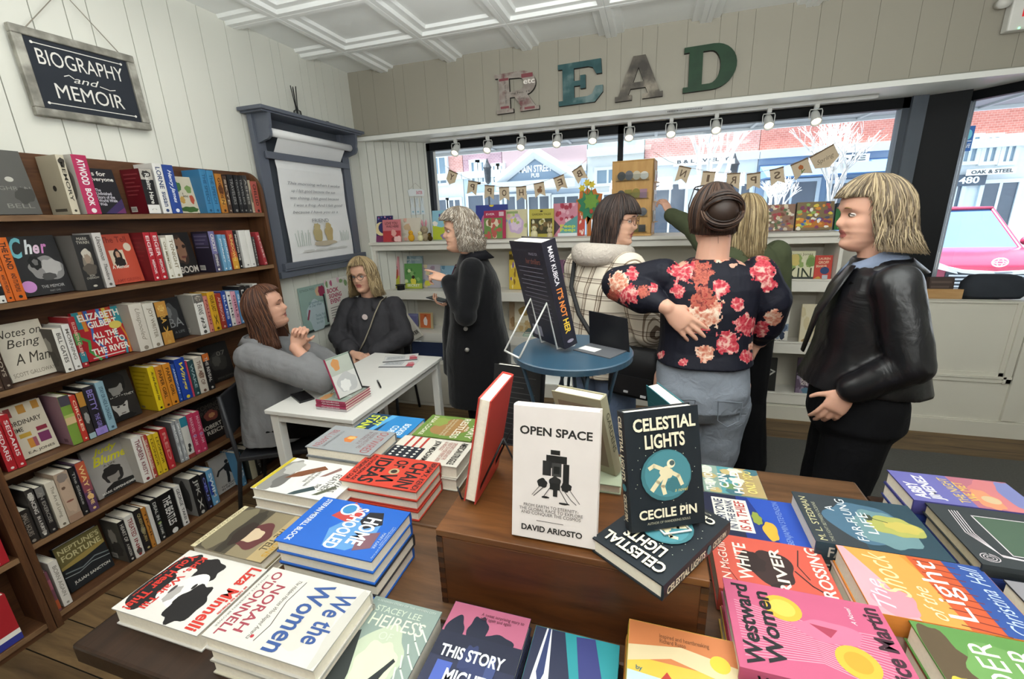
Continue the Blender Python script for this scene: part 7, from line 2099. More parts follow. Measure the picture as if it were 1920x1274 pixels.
def hair(root, M, tones, zend, vol=.012, face=.95, hline=.078, part=0.0, strands=420, wave=.0, freq=60, flick=0.0, bulge=None, seed=1, thick=.0028, cap=True, back_flat=0.0, inward=0.0, name='hair', fringe=None, top_vol=0.0):
    """Layered hair in the head frame. zend(phi) is the height of the ends at azimuth phi (0 = front, + = right)."""
    rg = random.Random(seed)
    A, B, Cc = .076 + vol, .101 + vol, .120 + vol * .8 + top_vol

    def zl(phi):
        a = abs((phi + PI) % (2 * PI) - PI)
        ze = zend(phi)
        if a < face:
            h = hline if not fringe else fringe
            e = max(0, (a - face * .72) / (face * .28))
            return h + (ze - h) * e ** 3 * .9
        return ze

    def path(phi, n, off=0.0, ln=1.0):
        ze = zl(phi)
        zt = Cc
        pts = []
        top = Vector((part * .6, 0.0, 0))
        zs = zt + (ze * ln + (1 - ln) * .05 - zt) * np.linspace(0, 1, n) ** (1.25)
        for i, z in enumerate(zs):
            u = i / (n - 1)
            if z > 0.0:
                k = math.sqrt(max(0, 1 - (z / Cc) ** 2))
            else:
                k = 1 + (flick * (z / min(ze, -.05)) ** 2 if ze < -.04 else 0) - (inward * (-z) / .2)
                if bulge:
                    k += bulge * sin(PI * min(1, z / min(ze, -.05)))
            a = A * k + off
            b = B * k + off
            if cos(phi) < 0 and z < -.02:
                b *= (1 - back_flat * min(1, -z / .15))
            e = 1 - k if z > 0 else 0
            x = sin(phi) * a + part * (1 - min(1, k)) * .8
            y = cos(phi) * b * (1.0 if cos(phi) < 0 else .98)
            pts.append((x, y, z))
        return pts

    if cap:
        n, nt = 52, 22
        outer = [path(-PI + 2 * PI * k / n, nt) for k in range(n)]
        inner = [path(-PI + 2 * PI * k / n, nt, -.012) for k in range(n)]
        g = G(M)
        vs, fs = [], []
        for lay in (outer, inner):
            for ln_ in lay:
                vs += ln_
        for L in range(2):
            o = L * n * nt
            for k in range(n):
                k2 = (k + 1) % n
                for j in range(nt - 1):
                    q = (o + k * nt + j, o + k2 * nt + j, o + k2 * nt + j + 1, o + k * nt + j + 1)
                    fs.append(q if L == 0 else q[::-1])
        for k in range(n):
            k2 = (k + 1) % n
            fs.append((k * nt + nt - 1, k2 * nt + nt - 1, n * nt + k2 * nt + nt - 1, n * nt + k * nt + nt - 1))
        g.add(vs, fs, tones[0])
        # strands lie on the cap, in the same mesh
    else:
        g = G(M)
    for s in range(strands):
        phi = rg.uniform(-PI, PI)
        a = abs(phi)
        ln = rg.uniform(.86, 1.03)
        n = 16
        pts = path(phi, n, rg.uniform(-.004, .005), ln)
        ph, am = rg.uniform(0, 6.28), wave * rg.uniform(.6, 1.3)
        ph2 = rg.uniform(-.05, .05)
        out = []
        for i, p in enumerate(pts):
            u = i / (n - 1)
            wv = am * u * sin(freq * (p[2]) + ph)
            wv2 = am * u * cos(freq * 1.1 * (p[2]) + ph * 1.7)
            ca, sa = cos(phi), sin(phi)
            out.append((p[0] + ca * (wv + ph2 * u * .15) + sa * wv2, p[1] - sa * (wv + ph2 * u * .15) + ca * wv2, p[2] + .2 * wv))
        r = thick * rg.uniform(.7, 1.3)
        g.tube(out, [r * (.5 + .6 * sin(PI * min(1, .15 + .8 * i / (n - 1)))) * (1 if i < n - 2 else .45) for i in range(n)], rg.choice(tones), 5)
    o = g.build(name, root, True)
    return o


def cloth(hexa, rough=.85, bump=.35, scale=9.0, sheen=.0, spec=.15, fine=0.0):
    m, nt, b = node_mat('cloth_' + hexa.lstrip('#'), rough, spec)
    tc = nt.nodes.new('ShaderNodeTexCoord')
    nz = nt.nodes.new('ShaderNodeTexNoise')
    nz.inputs['Scale'].default_value = scale
    nz.inputs['Detail'].default_value = 4
    nz.inputs['Distortion'].default_value = 1.2
    nt.links.new(tc.outputs['Object'], nz.inputs['Vector'])
    c = lin(hexa)
    r = nt.nodes.new('ShaderNodeMix')
    r.data_type = 'RGBA'
    r.inputs['A'].default_value = (*[x * .88 for x in c], 1)
    r.inputs['B'].default_value = (*[min(1, x * 1.12) for x in c], 1)
    nt.links.new(nz.outputs['Fac'], r.inputs['Factor'])
    nt.links.new(r.outputs['Result'], b.inputs['Base Color'])
    bp = nt.nodes.new('ShaderNodeBump')
    bp.inputs['Strength'].default_value = bump
    bp.inputs['Distance'].default_value = .02
    nt.links.new(nz.outputs['Fac'], bp.inputs['Height'])
    nt.links.new(bp.outputs['Normal'], b.inputs['Normal'])
    b.inputs['Sheen Weight'].default_value = sheen
    return m


def person(label, x, y, yaw, group=None):
    return thing('person', label, 'person', M=Matrix.Translation((x, y, 0)) @ Matrix.Rotation(yaw, 4, 'Z'), group=group)


def head_M(pos, yaw=0.0, pitch=0.0, roll=0.0, s=1.0):
    return Matrix.Translation(pos) @ Matrix.Rotation(yaw, 4, 'Z') @ Matrix.Rotation(pitch, 4, 'X') @ Matrix.Rotation(roll, 4, 'Y') @ Matrix.Scale(s, 4)


def face_pick(M, lips=True):
    Mi = M.inverted()

    def f(c, n):
        p = Mi @ c
        if lips and p.y > .068 and abs(p.x) < .0235 - abs(p.z + .0595) * .55 and -.0715 < p.z < -.0475:
            return 1
        return 0
    return f


def base_torso(s, x=0, y=0, z=0, lean=0.0, grow=0.0):
    T = [(.80, .15, .10), (.86, .175, .12), (.93, .172, .12), (1.02, .142, .104), (1.12, .145, .108), (1.22, .158, .116), (1.30, .165, .104), (1.355, .150, .084), (1.395, .095, .066)]
    return [(x, y + lean * (h - .86), z + h * s, a * s + grow, b * s + grow) for h, a, b in T]


def shoe(g, p, yaw, m, L=.25, boot=False):
    M = Matrix.Translation(p) @ Matrix.Rotation(yaw, 4, 'Z')
    q = G(M)
    q.rings([ell((0, .06, .001), .038, L / 2, 20, p=2.2), ell((0, .06, .02), .043, L / 2 + .004, 20, p=2.2), ell((0, .055, .045), .04, L / 2 - .01, 20, p=2.2), ell((0, .03, .07), .036, .07, 20, p=2.0), ell((0, -.005, .10), .038, .045, 20, p=2.0)] + ([ell((0, -.005, .22), .046, .052, 20, p=2.0)] if boot else []), m)
    k = len(g.v)
    g.v += q.v
    g.f += [tuple(a + k for a in f) for f in q.f]
    g.mi += [g.m(m)] * len(q.f)


def shell_prism(g, pts2, d, m, M):
    q = G(M)
    q.mats = g.mats
    q.prism(pts2, d, m)
    k = len(g.v)
    g.v += q.v
    g.f += [tuple(a + k for a in f) for f in q.f]
    g.mi += q.mi
def Loc(root):
    Mi = root.matrix_world.inverted()
    return lambda px, py, Y: Mi @ Vector(at_y(px, py, Y))


def strap(root, name, pts, w, m, th=.0025):
    g = G()
    g.tube(pts, [(w, th)] * len(pts), m, 8, up=(0, 0, 1))
    return g.build(name, root, True)


def collar(root, c, r, h, m, gap=.6, tilt=.35, name='collar', spread=1.25):
    g = G()
    n = 22
    an = np.linspace(PI / 2 + gap, PI / 2 - gap + 2 * PI, n)
    rings = []
    for a in an:
        ca, sa = cos(a), sin(a)
        dz = -tilt * r * max(0, sa) * 1.4
        rings.append([(c[0] + r * ca, c[1] + r * sa * .95, c[2] + dz), (c[0] + r * 1.02 * ca, c[1] + r * sa * .97, c[2] + h + dz), (c[0] + r * 1.1 * ca, c[1] + r * 1.05 * sa, c[2] + h + dz), (c[0] + r * spread * ca, c[1] + r * spread * sa, c[2] - .012 + dz)])
    g.rings(rings, m)
    return g.build(name, root, True, fix=True)


BLACKC = cloth('#0f0f12', .8, .3, 8)
# ---------------------------------------------------------------- woman in the black leather jacket, right
c = at_y(1628, 600, 1.78)
W_ = person('woman with blond layered hair in a black leather jacket looking left at the right', c[0], c[1], math.radians(83))
hM = head_M((.0, .045, 1.575), .16, -.02, 0, .99)
g = G()
head(g, hM, SKIN)
limb(g, [(0, .0, 1.36), (0, .02, 1.50)], [.056, .05], SKIN)
torso(g, base_torso(1.01), SKIN)
for sx, el, wr in ((-1, (-.225, -.06, 1.13), (-.195, .07, 1.02)), (1, (.22, -.12, 1.15), (.17, .02, 1.13))):
    limb(g, [(sx * .155, -.01, 1.365), el, wr], [.046, .036, .026], SKIN)
    hand(g, wr, Vector((0, .35, -.75)) if sx < 0 else Vector((-.2, .4, -.7)), (sx, .1, 0), SKIN, side=1 if sx < 0 else -1, s=.95)
    limb(g, [(sx * .085, 0, .90), (sx * .085, .015, .48), (sx * .085, -.01, .10)], [.085, .055, .04], SKIN)
solid(g, 'body', W_, .0045, 3, [SKIN, LIP], face_pick(hM))
face_bits(W_, hM, '#5a4a38', '#8a6c48')
g = G()
torso(g, [(0, -.01, .99, .188, .195), (0, -.01, 1.05, .183, .175), (0, -.01, 1.14, .178, .152), (0, 0, 1.24, .176, .14), (0, 0, 1.33, .172, .12), (0, 0, 1.385, .155, .095), (0, .0, 1.41, .10, .08), (0, .005, 1.435, .075, .07)], BLACKC)
limb(g, [(-.16, -.01, 1.37), (-.225, -.06, 1.13), (-.2, .06, 1.03)], [.068, .062, .052], BLACKC)
limb(g, [(.16, -.01, 1.37), (.22, -.12, 1.14), (.185, .01, 1.03)], [.068, .062, .052], BLACKC)
LEATHER = cloth('#111114', .33, .45, 7, 0, .5)
solid(g, 'leather_jacket', W_, .008, 5, [LEATHER], wrinkle=.007, wscale=9)
g = G()
torso(g, [(0, 0, .80, .15, .115), (0, -.005, .86, .195, .142), (0, -.005, .95, .195, .14), (0, 0, 1.03, .17, .125)], BLACKC)
for sx in (-1, 1):
    limb(g, [(sx * .082, -.005, .88), (sx * .085, .02, .48), (sx * .085, -.015, .06)], [.105, .084, .072], BLACKC)
solid(g, 'trousers', W_, .008, 4, [BLACKC], wrinkle=.007, wscale=9)
for sx in (-1, 1):
    g = G()
    shoe(g, (sx * .085, -.01, .012), 0, mat('#141414', .5))
    g.build('shoe', W_, True)
DENIM = cloth('#7f8aa0', .85, .3, 30)
collar(W_, (0, .012, 1.425), .068, .038, DENIM, .35, .5, 'shirt_collar', 1.5)
collar(W_, (0, .004, 1.405), .085, .03, LEATHER, .8, .45, 'jacket_collar', 1.6)
g = G()
g.tube([(-.045, .085, 1.41), (-.06, .125, 1.34), (-.04, .16, 1.25), (-.03, .185, 1.1)], [(.035, .006), (.05, .006), (.04, .006), (.02, .006)], LEATHER, 10, up=(1, 0, 0))
g.build('lapel', W_, True)
BL = [mat(h, .5, .4, .05, 90) for h in ('#74644e', '#8f7e63', '#584b3b', '#a59373')]
hair(W_, hM, BL, lambda p: -.112 + .02 * cos(p), vol=.013, face=1.42, hline=.07, part=.02, strands=1150, wave=.009, freq=38, flick=.42, seed=3, fringe=.06, thick=.0021, top_vol=.002)

# ---------------------------------------------------------------- woman in the floral blouse, back turned
c = at_y(1320, 640, 1.80)
F_ = person('woman in a navy floral blouse and grey jeans seen from behind, hand on hip', c[0], c[1], .06)
L = Loc(F_)
hM = head_M((.0, .02, 1.582), .05, .05, 0, 1.0)
g = G()
head(g, hM, SKIN)
limb(g, [(.0, .0, 1.37), (.008, .005, 1.52)], [.062, .055], SKIN)
torso(g, base_torso(1.02, grow=.005), SKIN)
el = L(1160, 533, 1.84)
wr = L(1251, 577, 1.67)
hd = (L(1300, 622, 1.665) - wr)
limb(g, [(-.16, 0, 1.37), el, wr], [.05, .042, .028], SKIN)
hand(g, wr, hd, (-.1, -1, .15), SKIN, side=-1, curl=(.12, .12, .16, .2), thumb=.2, s=1.05, spread=.09, tdir=(.1, .6, .2))
er = L(1443, 562, 1.82)
wq = L(1425, 640, 1.93)
limb(g, [(.16, 0, 1.37), er, wq], [.05, .042, .028], SKIN)
hand(g, wq, (-.6, .2, -.4), (.3, 1, 0), SKIN, side=1, s=.95)
for sx in (-1, 1):
    limb(g, [(sx * .085, 0, .90), (sx * .07, .015, .48), (sx * .06, -.01, .10)], [.09, .058, .042], SKIN)
solid(g, 'body', F_, .0045, 3, [SKIN, LIP], face_pick(hM))
face_bits(F_, hM)
NAVY = cloth('#12131f', .65, .3, 8, 0, .25)


def flower(name, a, b, c_):
    m, nt, bs = node_mat(name, .65, .25)
    tc = nt.nodes.new('ShaderNodeTexCoord')
    vo = nt.nodes.new('ShaderNodeTexVoronoi')
    vo.feature = 'F1'
    vo.inputs['Scale'].default_value = 60
    nz = nt.nodes.new('ShaderNodeTexNoise')
    nz.inputs['Scale'].default_value = 45
    nt.links.new(tc.outputs['Object'], nz.inputs['Vector'])
    mx = nt.nodes.new('ShaderNodeMix')
    mx.data_type = 'VECTOR'
    mx.inputs['Factor'].default_value = .04
    nt.links.new(tc.outputs['Object'], mx.inputs['A'])
    nt.links.new(nz.outputs['Color'], mx.inputs['B'])
    nt.links.new(mx.outputs['Result'], vo.inputs['Vector'])
    r = ramp(nt, [(.15, a), (.5, b), (.85, c_)])
    nt.links.new(vo.outputs['Distance'], r.inputs['Fac'])
    nt.links.new(r.outputs['Color'], bs.inputs['Base Color'])
    return m


FL = [NAVY, flower('flower_red', '#a02032', '#b9444f', '#d9ada0'), flower('flower_coral', '#b05f4c', '#c98f78', '#dcc7b3'), flower('flower_rust', '#8f2f30', '#b5604e', '#5f1d24')]
FLW = [(1250, 452, 13, 2), (1290, 441, 16, 3), (1207, 476, 13, 1), (1186, 514, 14, 1), (1160, 528, 22, 2), (1178, 553, 22, 1), (1152, 552, 15, 3), (1205, 548, 14, 3), (1352, 477, 20, 2), (1396, 467, 25, 1), (1428, 470, 18, 1), (1280, 510, 26, 1), (1312, 512, 28, 3), (1270, 545, 16, 1), (1352, 541, 18, 1), (1318, 560, 26, 3), (1325, 586, 34, 2), (1293, 600, 26, 2), (1340, 580, 18, 1), (1312, 606, 24, 1), (1383, 572, 14, 1), (1432, 508, 26, 1), (1440, 532, 18, 1), (1430, 488, 16, 3), (1398, 610, 22, 1), (1428, 618, 18, 1), (1450, 596, 18, 2), (1362, 644, 25, 1), (1323, 662, 20, 2), (1400, 668, 14, 1), (1240, 665, 8, 1), (1280, 678, 9, 1), (1410, 650, 8, 2), (1380, 655, 8, 1), (1225, 540, 10, 1)]
_rel = [(px, py, r, k) for px, py, r, k in FLW]
_fm = F_.matrix_world


def floral(c, n):
    wv = _fm @ c
    d = wv - Vector(EYE)
    if (_fm.to_3x3() @ n).dot(d) > 0:
        h = mnoise.noise(c * 9)
        return 1 if h > .32 else (2 if h < -.38 else 0)
    x = FPX * d.dot(Vector(_R)) / d.dot(Vector(_F)) + 960
    y = 637 - FPX * d.dot(Vector(_U)) / d.dot(Vector(_F))
    wob = 1 + .45 * mnoise.noise(c * 48) + .2 * mnoise.noise(c * 120)
    for px, py, r, k in _rel:
        if (x - px) ** 2 + (y - py) ** 2 < (r * .86 * wob) ** 2:
            return k
    return 0


g = G()
torso(g, [(0, -.005, 1.035, .18, .142), (0, 0, 1.09, .172, .132), (0, 0, 1.16, .168, .128), (0, 0, 1.25, .173, .13), (0, 0, 1.33, .178, .118), (0, 0, 1.382, .165, .095), (0, 0, 1.412, .115, .08), (.003, 0, 1.435, .08, .07)], NAVY)
limb(g, [(-.165, 0, 1.37), lerp((-.165, 0, 1.37), el, .55), el, lerp(el, wr, .55), lerp(el, wr, .9)], [.07, .068, .075, .072, .034], NAVY)
limb(g, [(.165, 0, 1.37), lerp((.165, 0, 1.37), er, .55), er, lerp(er, wq, .55), lerp(er, wq, .9)], [.07, .07, .078, .072, .036], NAVY)
solid(g, 'floral_blouse', F_, .0042, 4, FL, floral, wrinkle=.005, wscale=8)
GJ = cloth('#7e848e', .85, .3, 22)
g = G()
torso(g, [(0, .0, .80, .13, .105), (0, -.012, .86, .175, .138), (0, -.01, .93, .18, .138), (0, 0, 1.05, .165, .124)], GJ)
for sx in (-1, 1):
    limb(g, [(sx * .088, -.012, .88), (sx * .078, -.005, .66), (sx * .066, .01, .47), (sx * .062, -.02, .08)], [.105, .09, .068, .052], GJ)
solid(g, 'jeans', F_, .007, 3, [GJ], wrinkle=.006, wscale=9, wz=1.6)
g = G()
for sx in (-1, 1):
    for a, b in (((sx * .04, .92), (sx * .125, .915)), ((sx * .125, .915), (sx * .12, .84)), ((sx * .12, .84), (sx * .08, .815)), ((sx * .08, .815), (sx * .045, .84)), ((sx * .045, .84), (sx * .04, .92))):
        g.tube([(a[0], -.148 + .3 * (abs(a[0]) - .02) ** 2 * 3, a[1]), (b[0], -.148 + .3 * (abs(b[0]) - .02) ** 2 * 3, b[1])], .0018, '#6a7079', 5)
g.build('back_pocket_seam', F_)
for sx in (-1, 1):
    g = G()
    shoe(g, (sx * .075, 0, .012), 0, mat('#2a2a2c', .6))
    g.build('shoe', F_, True)
BR = [mat(h, .5, .4, .06, 90) for h in ('#2e2019', '#3d2a20', '#221713', '#523a2b')]
hair(F_, hM, BR, lambda p: -.055 + .05 * max(0, cos(p)), vol=.006, face=1.3, hline=.07, strands=500, seed=8, thick=.0021, inward=.25)
g = G(hM)
rb = random.Random(2)
g.ball((0, -.115, .03), (.052, .044, .052), BR[0], 20, 14)
for i in range(190):
    a0, tl = rb.uniform(0, 6.28), rb.uniform(-1.2, 1.2)
    R2 = .056 + rb.uniform(-.004, .012)
    tx, ty = rb.uniform(-.8, .8), rb.uniform(-.8, .8)
    Mr = Matrix.Rotation(tx, 3, 'X') @ Matrix.Rotation(ty, 3, 'Y')
    pts = []
    for u in np.linspace(0, rb.uniform(1.2, 3.4), 12):
        v = Mr @ Vector((R2 * cos(a0 + u), .12 * R2 * tl, R2 * sin(a0 + u)))
        pts.append((v.x * 1.02, -.115 + v.y * .85, .03 + v.z * 1.02))
    g.tube(pts, [.001] + [.0032] * 10 + [.001], rb.choice(BR), 5)
for i in range(5):
    a = rb.uniform(-1.3, 1.3)
    z = rb.uniform(-.1, -.03)
    g.tube([(.07 * sin(a), -.075 * cos(a) - .02, z + .08), (.074 * sin(a), -.085 * cos(a) - .012, z + .03), (.07 * sin(a + .15), -.085 * cos(a), z - .03)], [.0012, .001, .0004], rb.choice(BR), 5)
g.build('hair_bun', F_, True)
g = G(hM @ Matrix.Translation((0, .045, .064)) @ Matrix.Rotation(1.2, 4, 'X'))
fm = mat('#1a1618', .3, .5)
for sx in (-1, 1):
    g.tube([(sx * (.036 + .03 * cos(a)), .04, .012 + .021 * sin(a)) for a in np.linspace(0, 2 * PI, 21)], .0026, fm, 6, cap=False)
    g.tube([(sx * .066, .04, .014), (sx * .083, -.02, .0), (sx * .08, -.07, -.025)], .0024, fm, 6)
g.tube([(-.008, .04, .014), (.008, .04, .014)], .0026, fm, 6)
g.build('pushed_up_glasses', F_, True)

# ---------------------------------------------------------------- woman in the plaid jacket
c = at_y(1132, 600, 2.2)
P_W = person('dark haired woman with glasses in a brown and white plaid hooded jacket', c[0], c[1], math.radians(-40))
L = Loc(P_W)
hM = head_M((.02, .055, 1.572), math.radians(-60), -.08, 0, 1.0)
g = G()
head(g, hM, SKIN2)
limb(g, [(0, .0, 1.36), (.01, .03, 1.50)], [.058, .052], SKIN2)
torso(g, base_torso(1.0), SKIN2)
er, wr = Vector((.27, .03, 1.08)), Vector((.22, .2, .95))
el, wl = Vector((-.25, .06, 1.08)), Vector((-.12, .22, 1.02))
for sx, e_, w2 in ((1, er, wr), (-1, el, wl)):
    limb(g, [(sx * .155, -.01, 1.36), e_, w2], [.048, .04, .028], SKIN2)
    hand(g, w2, (-.2 * sx, .8, -.2), (sx * .5, 0, .8), SKIN2, side=-sx, s=.95)
    limb(g, [(sx * .085, 0, .90), (sx * .09, .015, .48), (sx * .09, -.01, .10)], [.09, .058, .042], SKIN2)
solid(g, 'body', P_W, .0045, 3, [SKIN2, LIP2], face_pick(hM))
face_bits(P_W, hM, '#4a3a2c', '#3a2a22', glasses='#6d4a3a')


def plaid_mat():
    m, nt, b = node_mat('plaid_flannel', .95, .1)
    tc = nt.nodes.new('ShaderNodeTexCoord')
    mp = nt.nodes.new('ShaderNodeMapping')
    mp.inputs['Rotation'].default_value = (0, 0, .5)
    nt.links.new(tc.outputs['Object'], mp.inputs['Vector'])
    sp = nt.nodes.new('ShaderNodeSeparateXYZ')
    nt.links.new(mp.outputs['Vector'], sp.inputs['Vector'])

    def bands(sock, per, off, stops):
        d = nt.nodes.new('ShaderNodeMath')
        d.operation = 'MULTIPLY_ADD'
        d.inputs[1].default_value = 1 / per
        d.inputs[2].default_value = off
        nt.links.new(sock, d.inputs[0])
        f = nt.nodes.new('ShaderNodeMath')
        f.operation = 'FRACT'
        nt.links.new(d.outputs[0], f.inputs[0])
        r = ramp(nt, stops, 'CONSTANT')
        nt.links.new(f.outputs[0], r.inputs['Fac'])
        return r.outputs['Color']
    st = [(0, '#e6e0d6'), (.34, '#8f8174'), (.42, '#e6e0d6'), (.5, '#8f8174'), (.53, '#cfc6ba'), (.6, '#6d5f55'), (.66, '#e6e0d6')]
    a = bands(sp.outputs['X'], .066, .2, st)
    c2 = bands(sp.outputs['Z'], .075, .1, st)
    mx = nt.nodes.new('ShaderNodeMix')
    mx.data_type = 'RGBA'
    mx.blend_type = 'MULTIPLY'
    mx.inputs['Factor'].default_value = .85
    nt.links.new(a, mx.inputs['A'])
    nt.links.new(c2, mx.inputs['B'])
    nt.links.new(mx.outputs['Result'], b.inputs['Base Color'])
    nz = nt.nodes.new('ShaderNodeTexNoise')
    nz.inputs['Scale'].default_value = 12
    nt.links.new(tc.outputs['Object'], nz.inputs['Vector'])
    bp = nt.nodes.new('ShaderNodeBump')
    bp.inputs['Strength'].default_value = .4
    bp.inputs['Distance'].default_value = .02
    nt.links.new(nz.outputs['Fac'], bp.inputs['Height'])
    nt.links.new(bp.outputs['Normal'], b.inputs['Normal'])
    return m


PLD = plaid_mat()
g = G()
torso(g, [(0, -.005, .83, .20, .165), (0, 0, .92, .21, .172), (0, 0, 1.04, .205, .165), (0, 0, 1.16, .2, .158), (0, 0, 1.27, .196, .145), (0, 0, 1.35, .175, .115), (0, -.005, 1.41, .11, .09), (0, 0, 1.44, .085, .08)], PLD)
limb(g, [(.165, -.01, 1.35), er, lerp(er, wr, .95)], [.088, .082, .06], PLD)
limb(g, [(-.165, -.01, 1.35), el, lerp(el, wl, .95)], [.088, .082, .06], PLD)
solid(g, 'plaid_jacket', P_W, .008, 5, [PLD], wrinkle=.007, wscale=9)
g = G()
hr = []
for a in np.linspace(.55, 2 * PI - .55, 19):
    u = (1 - cos(a)) / 2
    hr.append((.105 * sin(a), .03 + .10 * cos(a) - .055 * u, 1.425 + .0 * u))
g.tube(hr, [(.022 + .034 * sin(PI * i / 18), .02 + .03 * sin(PI * i / 18)) for i in range(19)], cloth('#b5aca2', .95, .5, 40), 14, up=(0, 0, 1))
g.build('hood', P_W, True)
BJ = cloth('#62708a', .9, .3, 22)
g = G()
torso(g, [(0, 0, .80, .14, .11), (0, -.01, .86, .18, .14), (0, 0, 1.0, .165, .125)], BJ)
for sx in (-1, 1):
    limb(g, [(sx * .09, -.005, .88), (sx * .095, .015, .48), (sx * .095, -.02, .05)], [.108, .09, .085], BJ)
solid(g, 'jeans', P_W, .008, 4, [BJ], wrinkle=.007, wscale=9)
for sx in (-1, 1):
    g = G()
    shoe(g, (sx * .09, 0, .012), 0, mat('#3a3a3e', .6))
    g.build('shoe', P_W, True)
DB = [mat(h, .45, .4, .06, 90) for h in ('#2a1e1a', '#3a2a24', '#1d1412', '#4a372e')]
hair(P_W, hM, DB, lambda p: -.15 - .03 * (1 - cos(p)) / 2, vol=.010, face=1.35, hline=.06, part=-.01, strands=800, wave=.004, freq=30, flick=.05, seed=5, fringe=.036, thick=.002)
# her shoulder bag: strap over the jacket, bag at the right hip
bag = thing('shoulder_bag', 'black shoulder bag with small buckles on the hip of the plaid jacket', 'bag', M=P_W.matrix_world @ Matrix.Translation((.27, -.06, .80)))
g = G()
g.rings([ell((0, 0, z), a, b, 20, p=4.5) for z, a, b in ((-.02, .115, .035), (-.01, .125, .042), (.12, .12, .045), (.21, .105, .03), (.215, .095, .02))], mat('#111114', .5, .3, .1, 20))
o = g.build('bag_body', bag, True)
o.rotation_euler = (0, 0, math.radians(20))
g = G()
g.prism([(-.1, 0), (.1, 0), (.095, .09), (-.095, .09)], .006, mat('#17171a', .45), axis=1, off=-.052)
g.box((-.03, -.058, .01), (-.01, -.052, .018), '#b9b9bc')
g.box((.05, -.058, -.0), (.075, -.052, .01), '#c9c9cc')
o = g.build('flap', bag, fix=True)
o.rotation_euler = (0, 0, math.radians(20))
Mi = bag.matrix_world.inverted() @ P_W.matrix_world
sp_ = [(-.12, .06, 1.44), (-.125, -.02, 1.438), (-.11, -.10, 1.385), (-.06, -.165, 1.27), (.02, -.185, 1.15), (.11, -.182, 1.06), (.19, -.15, .99), (.235, -.1, 1.005)]
g = G()
g.tube([tuple(Mi @ Vector(p)) for p in sp_], [(.004, .011)] * len(sp_), mat('#121214', .6), 8, up=(0, -1, .2))
g.build('strap', bag, True)

# ---------------------------------------------------------------- curly grey haired woman in the long black coat
c = at_y(894, 600, 2.52)
C_ = person('woman with curly grey hair in a long black coat pointing with one hand', c[0], c[1], math.radians(104))
L = Loc(C_)
hM = head_M((.0, .07, 1.535), .24, .03, 0, 1.02)
g = G()
head(g, hM, SKIN2)
limb(g, [(0, .0, 1.33), (0, .035, 1.47)], [.058, .05], SKIN2)
torso(g, base_torso(.98), SKIN2)
el = Vector((-.235, .03, 1.07))
wl = L(838, 524, 2.38)
er = Vector((.2, .06, 1.05))
wr = L(850, 570, 2.55)
limb(g, [(-.15, -.01, 1.33), el, wl], [.05, .04, .027], SKIN2)
hand(g, wl, L(800, 512, 2.38) - wl, (-.35, .1, .9), SKIN2, side=1, curl=(.08, .8, .95, 1.0), thumb=.5, s=1.0)
limb(g, [(.15, -.01, 1.33), er, wr], [.05, .04, .027], SKIN2)
hand(g, wr, L(826, 568, 2.5) - wr, (.3, .1, -.9), SKIN2, side=1, curl=(.5, .5, .5, .5), s=.95)
for sx in (-1, 1):
    limb(g, [(sx * .085, 0, .88), (sx * .085, .015, .47), (sx * .085, -.01, .10)], [.085, .058, .042], SKIN2)
solid(g, 'body', C_, .0045, 3, [SKIN2, LIP2], face_pick(hM))
face_bits(C_, hM, '#5a5048', '#8a7a6a')
COAT = cloth('#0e0e11', .9, .3, 10, .15)
g = G()
torso(g, [(0, .0, .44, .2, .215), (0, .0, .6, .2, .21), (0, 0, .8, .205, .205), (0, 0, .98, .19, .17), (0, 0, 1.1, .185, .16), (0, 0, 1.2, .188, .158), (0, 0, 1.28, .186, .135), (0, 0, 1.335, .165, .105), (0, 0, 1.38, .10, .085), (0, .0, 1.405, .075, .075)], COAT)
limb(g, [(-.15, -.01, 1.32), el, lerp(el, wl, .92)], [.076, .07, .05], COAT)
limb(g, [(.15, -.01, 1.32), er, lerp(er, wr, .85)], [.076, .07, .052], COAT)
g.rings([ell((.06, .19, .62), .1, .06, 18), ell((.06, .18, .9), .1, .06, 18), ell((.06, .13, 1.2), .08, .05, 18)], COAT)
solid(g, 'long_coat', C_, .009, 5, [COAT], wrinkle=.007, wscale=8)
collar(C_, (0, .004, 1.385), .08, .035, cloth('#16161a', .9, .3, 30), .75, .6, 'coat_collar', 1.7)
g = G()
g.rings([ell((0, .05, z), a, b, 20) for z, a, b in ((1.12, .10, .118), (1.25, .10, .105), (1.34, .075, .06))], cloth('#3a1626', .9, .2, 20))
g.build('plum_top', C_, True)
for z, dx in ((.98, 0), (.85, .005)):
    g = G()
    for yy in (.04,):
        g.tube([(-.2 - dx, yy, z), (-.21 - dx, yy, z)], .013, mat('#8d8a85', .3, .5), 14)
    g.build('coat_button', C_, True)
g = G()
for sx in (-1, 1):
    limb(g, [(sx * .085, 0, .86), (sx * .085, .015, .47), (sx * .085, -.01, .05)], [.1, .075, .065], BLACKC)
solid(g, 'trousers', C_, .009, 4, [BLACKC])
for sx in (-1, 1):
    g = G()
    shoe(g, (sx * .085, 0, .002), 0, mat('#151515', .5))
    g.build('shoe', C_, True)
GH = [mat(h, .55, .35, .06, 90) for h in ('#8c8175', '#aaa093', '#6d6257', '#c4bbae', '#7d6f60')]
hair(C_, hM, GH, lambda p: -.10 - .02 * (1 - cos(p)) / 2, vol=.024, face=1.42, hline=.066, part=.0, strands=1150, wave=.012, freq=105, flick=.12, bulge=.12, seed=9, fringe=.066, thick=.0024, top_vol=.006)
pm_ = wr + (L(826, 568, 2.5) - wr).normalized() * .10
g = G()
g.box((-.035, -.07, -.004), (.035, .07, .004), mat('#1d1e22', .3, .5))
g.box((-.036, -.071, -.0045), (.036, .071, -.001), '#c9c9c9')
ph = g.build('mobile_phone', bevel=.002)
